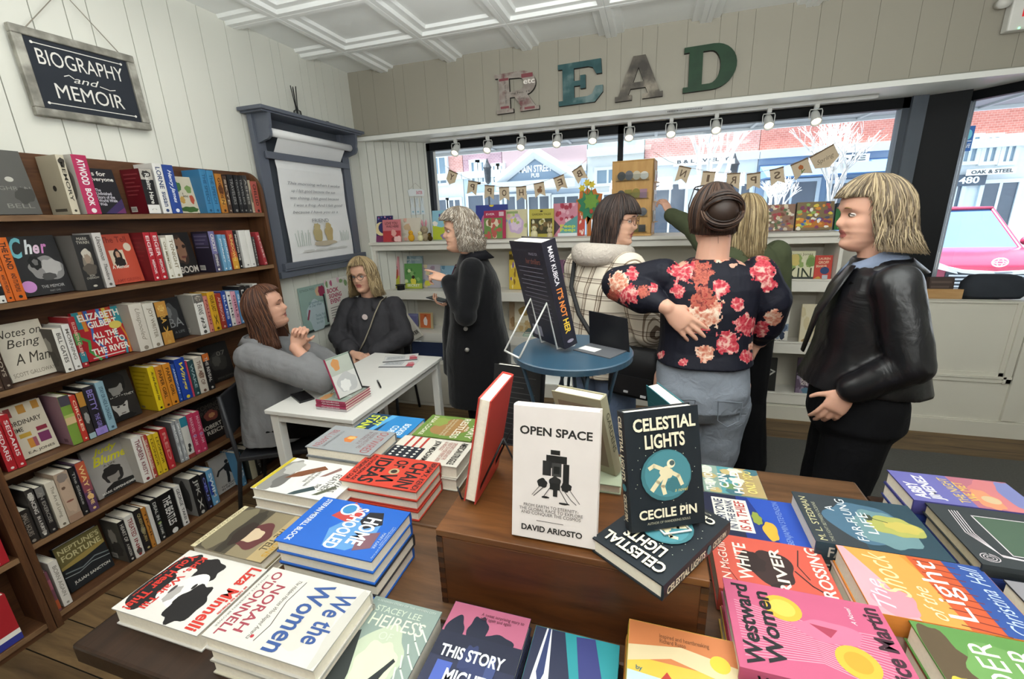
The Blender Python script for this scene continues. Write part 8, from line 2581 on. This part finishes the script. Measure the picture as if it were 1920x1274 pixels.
ph.matrix_world = C_.matrix_world @ Matrix.Translation(pm_ + Vector((0, 0, .022))) @ Matrix.Rotation(-.5, 4, 'Z') @ Matrix.Rotation(.15, 4, 'X')
tag(ph, 'phone in a pale case held by the woman in the long coat', 'phone')


# ---------------------------------------------------------------- chairs for the two seated women
def chair(label, x, y, yaw, zs=.40):
    t = thing('chair', label, 'chair', M=Matrix.Translation((x, y, 0)) @ Matrix.Rotation(yaw, 4, 'Z'), group='dark metal chairs at the signing table')
    cm = mat('#232428', .5, .4)
    for nm, a, b in (('seat', (-.2, -.2, zs - .03), (.2, .2, zs)), ('backrest', (-.2, -.235, zs + .12), (.2, -.215, zs + .36))):
        g = G()
        g.box(a, b, cm)
        g.build(nm, t, bevel=.008)
    for sx in (-1, 1):
        g = G()
        g.tube([(sx * .19, -.225, zs + .36), (sx * .19, -.2, zs - .03), (sx * .2, -.26, 0)], .011, cm, 10)
        g.build('leg', t, True)
        g = G()
        g.tube([(sx * .19, .18, zs - .03), (sx * .2, .22, 0)], .011, cm, 10)
        g.build('leg', t, True)


# ---------------------------------------------------------------- seated blonde visitor
c = at_y(700, 610, 2.86)
B_ = person('seated blond woman with dark glasses in a charcoal jacket behind the white table', c[0], c[1], math.radians(190))
chair('dark chair under the seated blond woman', c[0], c[1] + .02, math.radians(190))
L = Loc(B_)
SZ = -.36
hM = head_M((.005, .05, 1.225), -.12, -.04, .03, 1.06)
g = G()
head(g, hM, SKIN2)
limb(g, [(0, -.01, 1.0), (0, .03, 1.16)], [.06, .056], SKIN2)
torso(g, [(a, b, z - .37, w2 * 1.05, d2 * 1.05) for a, b, z, w2, d2 in base_torso(1.0)], SKIN2)
el, wl = Vector((-.27, .07, .76)), Vector((-.07, .25, .66))
er, wr = Vector((.27, .07, .76)), Vector((.06, .27, .68))
for sx, e_, w2 in ((-1, el, wl), (1, er, wr)):
    limb(g, [(sx * .16, -.01, .985), e_, w2], [.05, .042, .03], SKIN2)
    hand(g, w2, (-sx * .85, .3, -.15), (0, .35, .9), SKIN2, side=sx, s=.95)
    limb(g, [(sx * .09, .03, .54), (sx * .12, .42, .55), (sx * .12, .40, .10)], [.09, .06, .045], SKIN2)
solid(g, 'body', B_, .0045, 3, [SKIN2, LIP2], face_pick(hM))
face_bits(B_, hM, '#5b6a70', '#8a6f4a', glasses='#2a2224')
CHAR = cloth('#35343a', .75, .4, 9, 0, .25)
CHAR = cloth('#37363a', .75, .4, 9, 0, .25)
g = G()
torso(g, [(0, .0, .5, .21, .17), (0, .01, .6, .215, .172), (0, .01, .72, .205, .16), (0, .005, .84, .2, .152), (0, 0, .93, .196, .13), (0, 0, .985, .175, .10), (0, -.005, 1.03, .11, .085), (0, .0, 1.055, .08, .078)], CHAR)
limb(g, [(-.17, -.01, .97), el, lerp(el, wl, .86)], [.088, .08, .062], CHAR)
limb(g, [(.17, -.01, .97), er, lerp(er, wr, .86)], [.088, .08, .062], CHAR)
solid(g, 'jacket', B_, .0075, 4, [CHAR], wrinkle=.014, wscale=11)
collar(B_, (0, .006, 1.03), .075, .04, CHAR, .5, .6, 'jacket_collar', 1.6)
g = G()
for sx in (-1, 1):
    limb(g, [(sx * .09, .0, .53), (sx * .12, .42, .54), (sx * .12, .40, .06)], [.11, .085, .07], BLACKC)
solid(g, 'trousers', B_, .009, 4, [BLACKC])
for sx in (-1, 1):
    g = G()
    shoe(g, (sx * .12, .41, .002), 0, mat('#1c1c1e', .5))
    g.build('shoe', B_, True)
g = G()
g.tube([(-.02, .163, .93), (-.02, .166, .93)], [.022, .021], '#d9c9c6', 14)
g.build('name_sticker', B_)
BL2 = [mat(h, .5, .4, .05, 90) for h in ('#8f7a58', '#ab956e', '#6f5d43', '#bda882')]
hair(B_, hM, BL2, lambda p: -.135 - .03 * (1 - cos(p)) / 2, vol=.016, face=1.05, hline=.072, part=.015, strands=950, wave=.011, freq=42, flick=.24, seed=12, thick=.0021, fringe=.084, top_vol=.006)
stp_ = [(-.10, -.06, 1.03), (-.105, .05, 1.025), (-.085, .125, .95), (-.05, .165, .85), (.0, .178, .75), (.06, .182, .66)]
hb = thing('crossbody_bag', 'beige woven crossbody strap and small bag worn by the seated blond woman', 'bag', M=B_.matrix_world)
g = G()
g.tube(stp_, [(.005, .021)] * len(stp_), cloth('#a89f8c', .95, .3, 120), 8, up=(0, 1, 0))
g.build('strap', hb, True)
g = G()
g.rings([ell((.14, .19, z), .09, .04, 18, p=4) for z in (.615, .625, .70, .71)], mat('#1f1d20', .6))
g.build('bag_body', hb, True)

# ---------------------------------------------------------------- author in the grey blazer
c = at_y(497, 700, 1.82)
A_ = person('seated author with brown hair and a grey blazer, hands clasped by her chin', c[0] + .02, c[1] + .0, math.radians(-62))
chair('dark chair under the author in the grey blazer', c[0] + .05, c[1] + .02, math.radians(-62))
L = Loc(A_)
hM = head_M((.0, .06, 1.18), math.radians(6), .22, 0, 1.0)
g = G()
head(g, hM, SKIN)
limb(g, [(0, -.01, .98), (0, .03, 1.12)], [.058, .052], SKIN)
torso(g, [(a, b + .0, z - .385, w2, d2) for a, b, z, w2, d2 in base_torso(1.0)], SKIN)
cl = L(574, 622, 1.84)
er, el = L(606, 694, 1.74), L(612, 672, 2.0)
er.z, el.z = .83, .83
wr, wl = cl + Vector((.035, -.06, -.075)), cl + Vector((-.035, -.06, -.07))
limb(g, [(.155, -.0, .965), er, wr], [.05, .042, .029], SKIN)
limb(g, [(-.155, -.0, .965), el, wl], [.05, .042, .029], SKIN)
hand(g, wr, (-.3, .35, .85), (.9, .1, .1), SKIN, side=1, curl=(1.0, 1.0, 1.05, 1.1), thumb=.8, s=1.0)
hand(g, wl, (.3, .35, .85), (-.9, .1, .1), SKIN, side=-1, curl=(1.0, 1.0, 1.05, 1.1), thumb=.8, s=1.0)
for sx in (-1, 1):
    limb(g, [(sx * .09, .03, .54), (sx * .11, .40, .54), (sx * .11, .36, .10)], [.09, .06, .045], SKIN)
solid(g, 'body', A_, .0045, 3, [SKIN, LIP], face_pick(hM))
face_bits(A_, hM, closed=True, brow='#5a4030')
BLZ = cloth('#7b7b7d', .9, .35, 10)
g = G()
torso(g, [(0, -.005, .43, .2, .175), (0, -.005, .52, .195, .172), (0, 0, .62, .185, .155), (0, .0, .74, .18, .145), (0, 0, .84, .182, .14), (0, 0, .92, .178, .12), (0, 0, .97, .16, .095), (0, 0, 1.01, .10, .078), (0, .0, 1.03, .08, .07)], BLZ)
limb(g, [(.165, -.005, .955), er, lerp(er, wr, .55)], [.08, .072, .056], BLZ)
limb(g, [(-.165, -.005, .955), el, lerp(el, wl, .55)], [.08, .072, .056], BLZ)
solid(g, 'grey_blazer', A_, .007, 4, [BLZ], wrinkle=.011, wscale=10)
collar(A_, (0, .0, 1.005), .082, .028, BLZ, .7, .6, 'blazer_collar', 1.4)
g = G()
for sx in (-1, 1):
    limb(g, [(sx * .09, .0, .53), (sx * .11, .40, .53), (sx * .11, .36, .06)], [.105, .08, .07], BLACKC)
solid(g, 'trousers', A_, .009, 4, [BLACKC])
for sx in (-1, 1):
    g = G()
    shoe(g, (sx * .11, .37, .002), 0, mat('#222024', .5))
    g.build('shoe', A_, True)
AB = [mat(h, .45, .4, .06, 90) for h in ('#4a2c1f', '#5d3a28', '#382018', '#704a34')]
hair(A_, hM, AB, lambda p: -.20 - .03 * (1 - cos(p)) / 2, vol=.016, face=1.42, hline=.066, part=.0, strands=1000, wave=.006, freq=32, flick=.28, seed=15, fringe=.086, thick=.0021)
g = G()
g.tube([tuple(wl + Vector((-.02 + .012 * cos(a), .04, .035 + .012 * sin(a)))) for a in np.linspace(0, 2 * PI, 12)], .002, mat('#c9c3b5', .2, .6, metal=.8), 6)
g.build('bracelet', A_, True)

# ---------------------------------------------------------------- blond shopper behind the floral blouse, reaching to the rack
c = at_y(1392, 560, 2.75)
S_ = person('blond shopper in olive green reaching toward the card rack, half hidden', c[0], c[1], math.radians(14))
L = Loc(S_)
hM = head_M((-.01, .03, 1.555), .15, -.05, 0, 1.0)
g = G()
head(g, hM, SKIN)
limb(g, [(0, 0, 1.35), (0, .01, 1.49)], [.056, .05], SKIN)
torso(g, base_torso(1.0), SKIN)
wl = L(1256, 402, 3.30)
el = L(1300, 428, 3.02)
hp = L(1240, 362, 3.36)
limb(g, [(-.155, 0, 1.36), el, wl], [.046, .038, .027], SKIN)
hand(g, wl, hp - wl, (.5, -.8, .2), SKIN, side=1, curl=(.5, .6, .7, .8), thumb=.6, s=1.0)
er, wr = Vector((.22, .02, 1.08)), Vector((.2, .12, .86))
limb(g, [(.155, 0, 1.36), er, wr], [.046, .038, .027], SKIN)
hand(g, wr, (0, .3, -.9), (1, 0, 0), SKIN, side=-1, s=.95)
for sx in (-1, 1):
    limb(g, [(sx * .085, 0, .90), (sx * .09, .015, .48), (sx * .09, -.01, .10)], [.085, .055, .04], SKIN)
solid(g, 'body', S_, .0045, 3, [SKIN, LIP], face_pick(hM))
face_bits(S_, hM)
OLV = cloth('#4a503a', .85, .35, 10)
g = G()
torso(g, [(0, 0, .88, .19, .145), (0, 0, 1.0, .18, .14), (0, 0, 1.2, .178, .138), (0, 0, 1.3, .175, .115), (0, 0, 1.36, .16, .09), (0, 0, 1.4, .1, .075), (0, 0, 1.425, .075, .07)], OLV)
limb(g, [(-.16, 0, 1.355), el, lerp(el, wl, .92)], [.075, .066, .05], OLV)
limb(g, [(.16, 0, 1.355), er, wr], [.075, .064, .05], OLV)
solid(g, 'olive_jacket', S_, .008, 5, [OLV], wrinkle=.006, wscale=9)
g = G()
torso(g, [(0, 0, .80, .14, .11), (0, -.005, .86, .175, .13), (0, 0, .98, .16, .12)], BLACKC)
limb(g, [(-.088, 0, .88), (-.09, .015, .48), (-.09, -.02, .05)], [.11, .1, .11], BLACKC)
limb(g, [(.088, 0, .88), (.10, .015, .48), (.12, -.02, .05)], [.11, .105, .12], BLACKC)
solid(g, 'wide_trousers', S_, .009, 4, [BLACKC], wrinkle=.007, wscale=8)
for sx in (-1, 1):
    g = G()
    shoe(g, (sx * .1, 0, .012), 0, mat('#151517', .5), boot=True)
    g.build('boot', S_, True)
hair(S_, hM, BL2, lambda p: -.21, vol=.014, face=.9, hline=.075, part=.0, strands=700, wave=.004, freq=30, flick=.06, seed=21, thick=.0021)
# ================================================================ the street outside
GZ = -0.15
g = G()
g.box((-14, 4.45, GZ - .1), (22, 7.2, GZ), mat('#b5b3ad', .9, .1, .08, 4))
struct(g.build('pavement'))
g = G()
g.box((-14, 7.2, GZ - .2), (22, 13.2, GZ - .1), mat('#8f9194', .9, .1, .1, 3))
struct(g.build('road'))
g = G()
g.box((-14, 13.2, GZ - .1), (22, 16.5, GZ), mat('#b9b7b1', .9, .1, .08, 4))
struct(g.build('pavement_far'))
g = G()
g.box((-6, 4.2, HB + .02), (5.5, 4.36, 4.2), mat('#c9c4b8', .8))
g.box((-6, 4.2, GZ), (JL[0] - .03, 4.36, HB + .02), mat('#c9c4b8', .8))
g.box((WX0 - .1, 4.2, GZ), (2.0, 4.34, WB - .04), mat('#c9c4b8', .8))
struct(g.build('wall_street_side'))
ce = [at_z(x, y, 2.62) for x, y in ((833, 311), (1670, 251))]
yc = min(7.0, max(5.2, float(ce[0][1] + ce[1][1]) / 2))
t = thing('street_canopy', 'grey canopy over the pavement outside the shop window', 'canopy', (0, 5, 2.62))
g = G(Matrix.Translation((0, -5, -2.62)))
g.box((-7, 4.36, 2.62), (9, yc, 2.68), mat('#8d959c', .6))
for i in range(12):
    g.box((-6 + i * 1.2, 4.36, 2.60), (-5.96 + i * 1.2, yc, 2.62), mat('#a3abb1', .6))
g.build('soffit', t)
g = G(Matrix.Translation((0, -5, -2.62)))
g.box((-7, yc, 2.58), (9, yc + .05, 2.9), mat('#e3e7ea', .5))
g.build('fascia', t)

YB2 = 15.0


def FX(px, py, Y=YB2):
    p = at_y(px, py, Y)
    return float(p[0]), float(p[2])


def brick(name, a, b, mortar):
    m, nt, bs = node_mat(name, .9, .1)
    tc = nt.nodes.new('ShaderNodeTexCoord')
    mp = nt.nodes.new('ShaderNodeMapping')
    mp.inputs['Rotation'].default_value = (PI / 2, 0, 0)
    nt.links.new(tc.outputs['Object'], mp.inputs['Vector'])
    br_ = nt.nodes.new('ShaderNodeTexBrick')
    br_.inputs['Scale'].default_value = 4.5
    br_.inputs['Mortar Size'].default_value = .012
    for k, c in (('Color1', a), ('Color2', b), ('Mortar', mortar)):
        br_.inputs[k].default_value = (*lin(c), 1)
    nt.links.new(mp.outputs['Vector'], br_.inputs['Vector'])
    nt.links.new(br_.outputs['Color'], bs.inputs['Base Color'])
    return m


GLS = mat('#6f8798', .15, .6, .15, 3)
GLD = mat('#4a5563', .15, .6, .2, 2)
TRM = mat('#c3ccd1', .6)


def shop(label, p0, p1, ztop, wallm, wins, shopwins, sign=None, base=TRM, zbase=3.0, extra=None):
    """House front between picture columns p0 and p1; windows and shop panes are picture rectangles."""
    x0, x1 = FX(p0, 380)[0], FX(p1, 380)[0]
    t = thing('shop_building', label, 'building', ((x0 + x1) / 2, YB2 + 2, GZ), 'shop fronts across the street')
    M = Matrix.Translation((-(x0 + x1) / 2, -YB2 - 2, -GZ))
    g = G(M)
    g.box((x0, YB2, zbase), (x1, YB2 + 4, ztop), wallm)
    g.build('upper_wall', t)
    g = G(M)
    g.box((x0, YB2 - .05, GZ), (x1, YB2 + 4, zbase), base)
    g.box((x0, YB2 - .2, zbase - .12), (x1, YB2, zbase + .1), TRM)
    g.build('shop_front', t)
    for i, r in enumerate(wins + shopwins):
        (ax, az), (bx, bz2) = FX(r[0], r[3]), FX(r[2], r[1])
        az = max(az, GZ + .3)
        g = G(M)
        fw = .09
        for a, b in (((ax - fw, YB2 - .12, az - fw), (bx + fw, YB2, az)), ((ax - fw, YB2 - .12, bz2), (bx + fw, YB2, bz2 + fw)), ((ax - fw, YB2 - .12, az), (ax, YB2, bz2)), ((bx, YB2 - .12, az), (bx + fw, YB2, bz2)), (((ax + bx) / 2 - .03, YB2 - .1, az), ((ax + bx) / 2 + .03, YB2 - .04, bz2))):
            g.box(a, b, TRM)
        f = g.build('window', t)
        g = G(M)
        g.box((ax, YB2 - .085, az), (bx, YB2 - .055, bz2), GLS if i < len(wins) else GLD)
        g.build('pane', f)
    if sign:
        r, txt, bc_, tc_ = sign
        (ax, az), (bx, bz2) = FX(r[0], r[3]), FX(r[2], r[1])
        g = G(M)
        g.box((ax, YB2 - .3, az), (bx, YB2 - .22, bz2), bc_)
        s_ = g.build('sign_board', t)
        S = G(M @ frame((ax, YB2 - .302, az), (1, 0, 0), (0, 0, 1)))
        S.draw([('t', txt, .06, .2, .94, .8, tc_, 'h')], bx - ax, bz2 - az, 0, step=.004)
        S.build('sign_lettering', s_)
    if extra:
        extra(t, M)
    return t


def gable(t, M):
    (ax, az), (bx, bz2), (cx_, cz_) = FX(952, 346), FX(1088, 338), FX(1017, 302)
    g = G(M)
    g.prism([(ax, az), (bx, az), (cx_, cz_)], .5, mat('#7f93a6', .8), axis=1, off=YB2 - 1.0)
    g.build('gable', t, fix=True)
    g = G(M)
    for p, q in (((ax - .02, az), (cx_, cz_ + .15)), ((bx + .02, az), (cx_, cz_ + .15))):
        g.tube([(p[0], YB2 - 1.05, p[1]), (q[0], YB2 - 1.05, q[1])], .16, TRM, 4)
    g.box((ax - .02, YB2 - 1.2, az - .25), (bx + .02, YB2, az), TRM)
    g.build('gable_trim', t)
    S = G(M @ frame((cx_ - .55, YB2 - 1.005, az + .05), (1, 0, 0), (0, 0, 1)))
    S.draw([('t', 'MAIN STREET', .02, .42, .98, .88, '#eef2f5', 'h'), ('t', 'PUB', .38, .08, .62, .36, '#eef2f5', 'h')], 1.1, .45, 0, step=.004)
    S.build('gable_lettering', t)


def awning(t, M):
    (ax, az), (bx, bz2) = FX(1420, 338), FX(1662, 316)
    g = G(M)
    g.prism([(YB2 - 1.2, az), (YB2, bz2 + .3), (YB2, az)], bx - ax, mat('#5f7ca6', .8), axis=0, off=ax)
    g.build('awning', t, fix=True)


BP = brick('brick_pink', '#c4928c', '#b3837c', '#d9c9c2')
BR2 = brick('brick_red', '#bd7d72', '#ae6e64', '#cfaea5')
shop('pale pink brick house with one tall sash window at the far left', 780, 872, 7.5, BP, [(815, 296, 836, 345)], [(812, 375, 840, 450), (848, 375, 864, 450)], base=mat('#c3ced2', .6))
shop('mauve brick house with narrow twin windows beside the gabled pub', 873, 944, 7.6, brick('brick_mauve', '#a98a93', '#9a7d88', '#c9b9bd'), [(888, 305, 897, 342), (900, 305, 908, 342), (928, 312, 934, 342), (938, 312, 943, 342)], [(885, 365, 938, 450)], base=mat('#a9bccb', .6))
shop('grey blue pub with a gabled front and white lettering', 945, 1100, 7.2, mat('#b8a0a2', .8), [], [(955, 368, 985, 450), (995, 368, 1030, 450), (1040, 368, 1085, 450)], base=mat('#9fb2c6', .6), extra=gable)
shop('pale corner house with an aqua roof band behind the mullion', 1101, 1204, 7.4, mat('#9fcfcf', .8), [(1120, 318, 1160, 345)], [(1112, 365, 1150, 450), (1160, 365, 1198, 450)], base=mat('#bfc5c4', .6), zbase=3.4)
shop('pink brick jewellery shop with a long white sign', 1205, 1412, 7.6, BP, [], [(1225, 345, 1285, 440), (1300, 345, 1350, 440), (1362, 345, 1405, 440)], ((1262, 293, 1372, 314), 'B & L JEWELRY', '#e6ebe9', '#4a4f55'))
shop('red brick wine shop with a blue awning and white sign', 1413, 1672, 7.6, BR2, [], [(1430, 340, 1530, 430), (1545, 340, 1655, 430)], ((1510, 290, 1622, 312), 'WINE', '#e3e8e6', '#3a4348'), base=mat('#7f95ad', .6), extra=awning)
shop('red brick shop with three upper windows and a pale name board at the right', 1673, 1990, 7.8, BR2, [(1800, 258, 1832, 304), (1838, 258, 1868, 304), (1874, 258, 1904, 304)], [(1764, 345, 1800, 420), (1822, 342, 1905, 425)], ((1800, 315, 1890, 331), 'OAK & STEEL', '#d3d6d4', '#3a4046'), zbase=2.9)
p = FX(1785, 350, 14.8)
S = G(frame((p[0], 14.85, p[1]), (1, 0, 0), (0, 0, 1)))
S.box((0, 0, -.01), (.7, .28, .0), '#4a5563')
S.draw([('t', '480', .2, .2, .8, .8, '#e6eaec', 'h')], .7, .28, 0, step=.004)
tag(S.build('house_number'), 'white house number 480 over the shop door across the street', 'house number')

# hanging blue sign and lantern posts
a, b = at_y(1775, 286, 7.0), at_y(1828, 236, 7.0)
t = thing('hanging_sign', 'blue hanging street sign with two round emblems', 'sign', ((a[0] + b[0]) / 2, 7.0, float(a[2])))
w2, h2 = float(b[0] - a[0]), float(b[2] - a[2])
g = G()
g.box((-w2 / 2, -.02, 0), (w2 / 2, .02, h2), '#3f6fae')
g.tube([(0, 0, h2), (0, 0, 2.57 - float(a[2]))], .008, '#555555', 6)
g.build('board', t)
S = G(frame((-w2 / 2, -.0205, 0), (1, 0, 0), (0, 0, 1)))
S.draw([('c', .27, .66, .17, .2, '#d9cf6a'), ('c', .74, .66, .17, .2, '#7fd0d9'), ('r', .06, .38, .94, .42, '#e6ecf2'), ('t', 'VALLEY SAFE', .06, .12, .94, .3, '#e6ecf2', 'hi')], w2, h2, 0, step=.002)
S.build('emblem', t)
for px, py, Y, lab in ((914, 318, 12.6, 'black street lantern left of the gabled pub'), (1376, 312, 12.6, 'black street lantern right of the jewellery sign')):
    x, z = FX(px, py, Y)
    t = thing('street_lantern', lab, 'street lamp', (x, Y, GZ), 'street lanterns across the road')
    z -= GZ
    g = G()
    g.tube([(0, 0, 0), (0, 0, .6), (0, 0, z - .5)], [.07, .04, .03], '#2d3238', 10)
    g.build('post', t)
    g = G()
    g.lathe([(.02, z - .4), (.08, z - .34), (.11, z + .02), (.13, z + .05), (.05, z + .18), (.01, z + .3)], mat('#33393f', .4), 8)
    g.build('lantern', t)

WB2 = mat('#e6e8ea', .8)


def bare_tree(px, py0, Y, hgt, seed, label, r0=.05, lean=.5, mt=WB2):
    x, z0 = FX(px, py0, Y)
    t = thing('bare_tree', label, 'tree', (x, Y, GZ), 'bare trees on the pavement')
    q = random.Random(seed)
    g = G()

    def grow(p, d, ln, r, k):
        e = p + d * ln
        m_ = p + d * ln * .5 + Vector((q.uniform(-.04, .04), q.uniform(-.04, .04), 0)) * ln
        g.tube([tuple(p), tuple(m_), tuple(e)], [r, r * .85, r * .7], mt, 5)
        if k:
            for i in range(3 if k > 1 else 2):
                d2 = (d + Vector((q.uniform(-lean, lean), q.uniform(-lean, lean), q.uniform(.0, .35)))).normalized()
                grow(p + d * ln * q.uniform(.6, 1), d2, ln * q.uniform(.62, .82), r * .62, k - 1)
    zt = max(.3, z0 - GZ)
    g.tube([(0, 0, 0), (0, 0, zt)], [r0 * 1.2, r0], mt, 7)
    for i in range(4):
        d = Vector((q.uniform(-.6, .6), q.uniform(-.4, .4), 1)).normalized()
        grow(Vector((0, 0, zt)), d, hgt * .34, r0 * .7, 4)
    g.build('branches', t, True)


bare_tree(1558, 400, 7.7, 1.5, 4, 'white bare tree spreading in front of the wine shop', .035, .6)
bare_tree(1318, 400, 9.5, 2.6, 7, 'white bare tree in front of the jewellery shop', .06, .45)
bare_tree(1452, 410, 8.5, .8, 5, 'small white bare tree behind the puzzle boxes', .03, .6)


# ---------------------------------------------------------------- parked cars
def car(label, M, L, Wd, Hh, body, suv):
    t = thing('car', label, 'car', M=M, group='parked cars')
    pm_ = mat(body, .25, .6, .03)
    hw = Wd / 2
    zb = .26
    zw = Hh * (.60 if suv else .58)
    side = [(-L / 2, zb), (-L / 2 + .02, zw - .15), (-L / 2 + .25, zw - .02), (-L / 2 + (1.05 if suv else 1.15), zw + .04), (L / 2 - (.2 if suv else .9), zw + .03), (L / 2 - .02, zw - .1), (L / 2, zb)]
    g = G()
    rs_ = []
    for u, s in ((-1, .92), (-.9, 1), (.9, 1), (1, .92)):
        rs_.append([(u * hw, y * (.985 if abs(u) == 1 else 1), zb + (z - zb) * s) for y, z in side])
    g.rings(rs_, pm_)
    g.build('body', t, True, bevel=.03, fix=True)
    a0, a1, b0, b1 = ((-L / 2 + .95, -L / 2 + 1.65, L / 2 - .55, L / 2 - .25) if suv else (-L / 2 + 1.1, -L / 2 + 1.85, L / 2 - 1.5, L / 2 - .8))
    g = G()
    g.rings([[(sx * hw * .88, a0, zw), (sx * hw * .7, a1, Hh), (sx * hw * .7, b0, Hh), (sx * hw * .88, b1, zw)] for sx in (-1, 1)], mat('#5b7fb0', .08, .7, .1, 2))
    g.build('window_glass', t, fix=True)
    g = G()
    g.box((-hw * .72, a1 - .05, Hh - .015), (hw * .72, b0 + .05, Hh + .03), pm_)
    for sx in (-1, 1):
        g.tube([(sx * hw * .88, a0, zw), (sx * hw * .71, a1, Hh)], .035, pm_, 6)
        g.tube([(sx * hw * .88, b1, zw), (sx * hw * .71, b0, Hh)], .05, pm_, 6)
        g.tube([(sx * hw * .89, (a1 + b0) / 2, zw), (sx * hw * .71, (a1 + b0) / 2, Hh)], .035, pm_, 6)
    g.build('roof', t, bevel=.02)
    for sx in (-1, 1):
        for yy in (-L / 2 + .85, L / 2 - .85):
            g = G(Matrix.Translation((sx * (hw - .1), yy, .33)) @ Matrix.Rotation(PI / 2, 4, 'Y'))
            g.lathe([(.16, -.1), (.3, -.11), (.33, -.07), (.33, .07), (.3, .11), (.16, .1)], mat('#26272a', .8), 24)
            wh = g.build('wheel', t, True)
            g = G(Matrix.Translation((sx * (hw - .02), yy, .33)) @ Matrix.Rotation(PI / 2, 4, 'Y'))
            for k in range(7):
                g.tube([(0, 0, 0), (.18 * cos(k * .9), .18 * sin(k * .9), 0)], .028, mat('#d5d8da', .3, .6), 5)
            g.build('rim', wh)
        g = G()
        g.ball((sx * (hw + .09), a0 + .25, zw + .12), (.1, .06, .08), pm_)
        g.build('mirror', t, True)
        g = G()
        g.prism([(sx * hw * .5, zw - .28), (sx * hw * .97, zw - .16), (sx * hw * .95, zw - .05), (sx * hw * .55, zw - .2)], .06, mat('#dfe8ee', .1, .7), axis=1, off=-L / 2 - .02)
        g.build('headlight', t, fix=True)
    CHR = mat('#c5ccd1', .2, .6, metal=.6)
    g = G()
    for k in range(6):
        g.box((-hw * .62, -L / 2 - .02, zb + .12 + k * .055), (hw * .62, -L / 2 + .02, zb + .145 + k * .055), CHR)
    g.box((-hw * .66, -L / 2 - .005, zb + .08), (hw * .66, -L / 2 + .03, zb + .46), mat('#39434d', .5))
    g.build('grille', t)
    g = G()
    for sx in (-1, 1):
        g.tube([(0, -L / 2 - .03, zw - .27), (sx * hw * .45, -L / 2 - .02, zw - .24), (sx * hw * .9, -L / 2 + .03, zw - .12)], [.035, .03, .015], CHR, 8)
    g.build('chrome_bar', t)
    g = G()
    for a, b, r in ((.09, .06, .01), (.035, .055, .007), (.075, .02, .007)):
        g.tube([(a * cos(k), -L / 2 - .06, zw - (.1 if suv else .25) + b * sin(k)) for k in np.linspace(0, 2 * PI, 21)], r, mat('#eef2f4', .2, .6), 6)
    g.build('emblem', t)
    g = G()
    g.box((-.16, -L / 2 - .05, zb + .14), (.16, -L / 2 - .03, zb + .30), '#c9dfe0')
    pl = g.build('number_plate', t)
    return t


x, z = FX(1887, 480, 8.4)
car('red car with a chrome grille parked nose toward the window', Matrix.Translation((x, 8.4 + 2.1, GZ - .06)) @ Matrix.Rotation(-.04, 4, 'Z'), 4.2, 1.75, 1.62, '#9c3450', True)
car('pale blue car parked sideways across the road', Matrix.Translation((5.4, 13.85, GZ - .0)) @ Matrix.Rotation(PI / 2, 4, 'Z'), 4.7, 1.8, 1.45, '#7fb6cf', False)
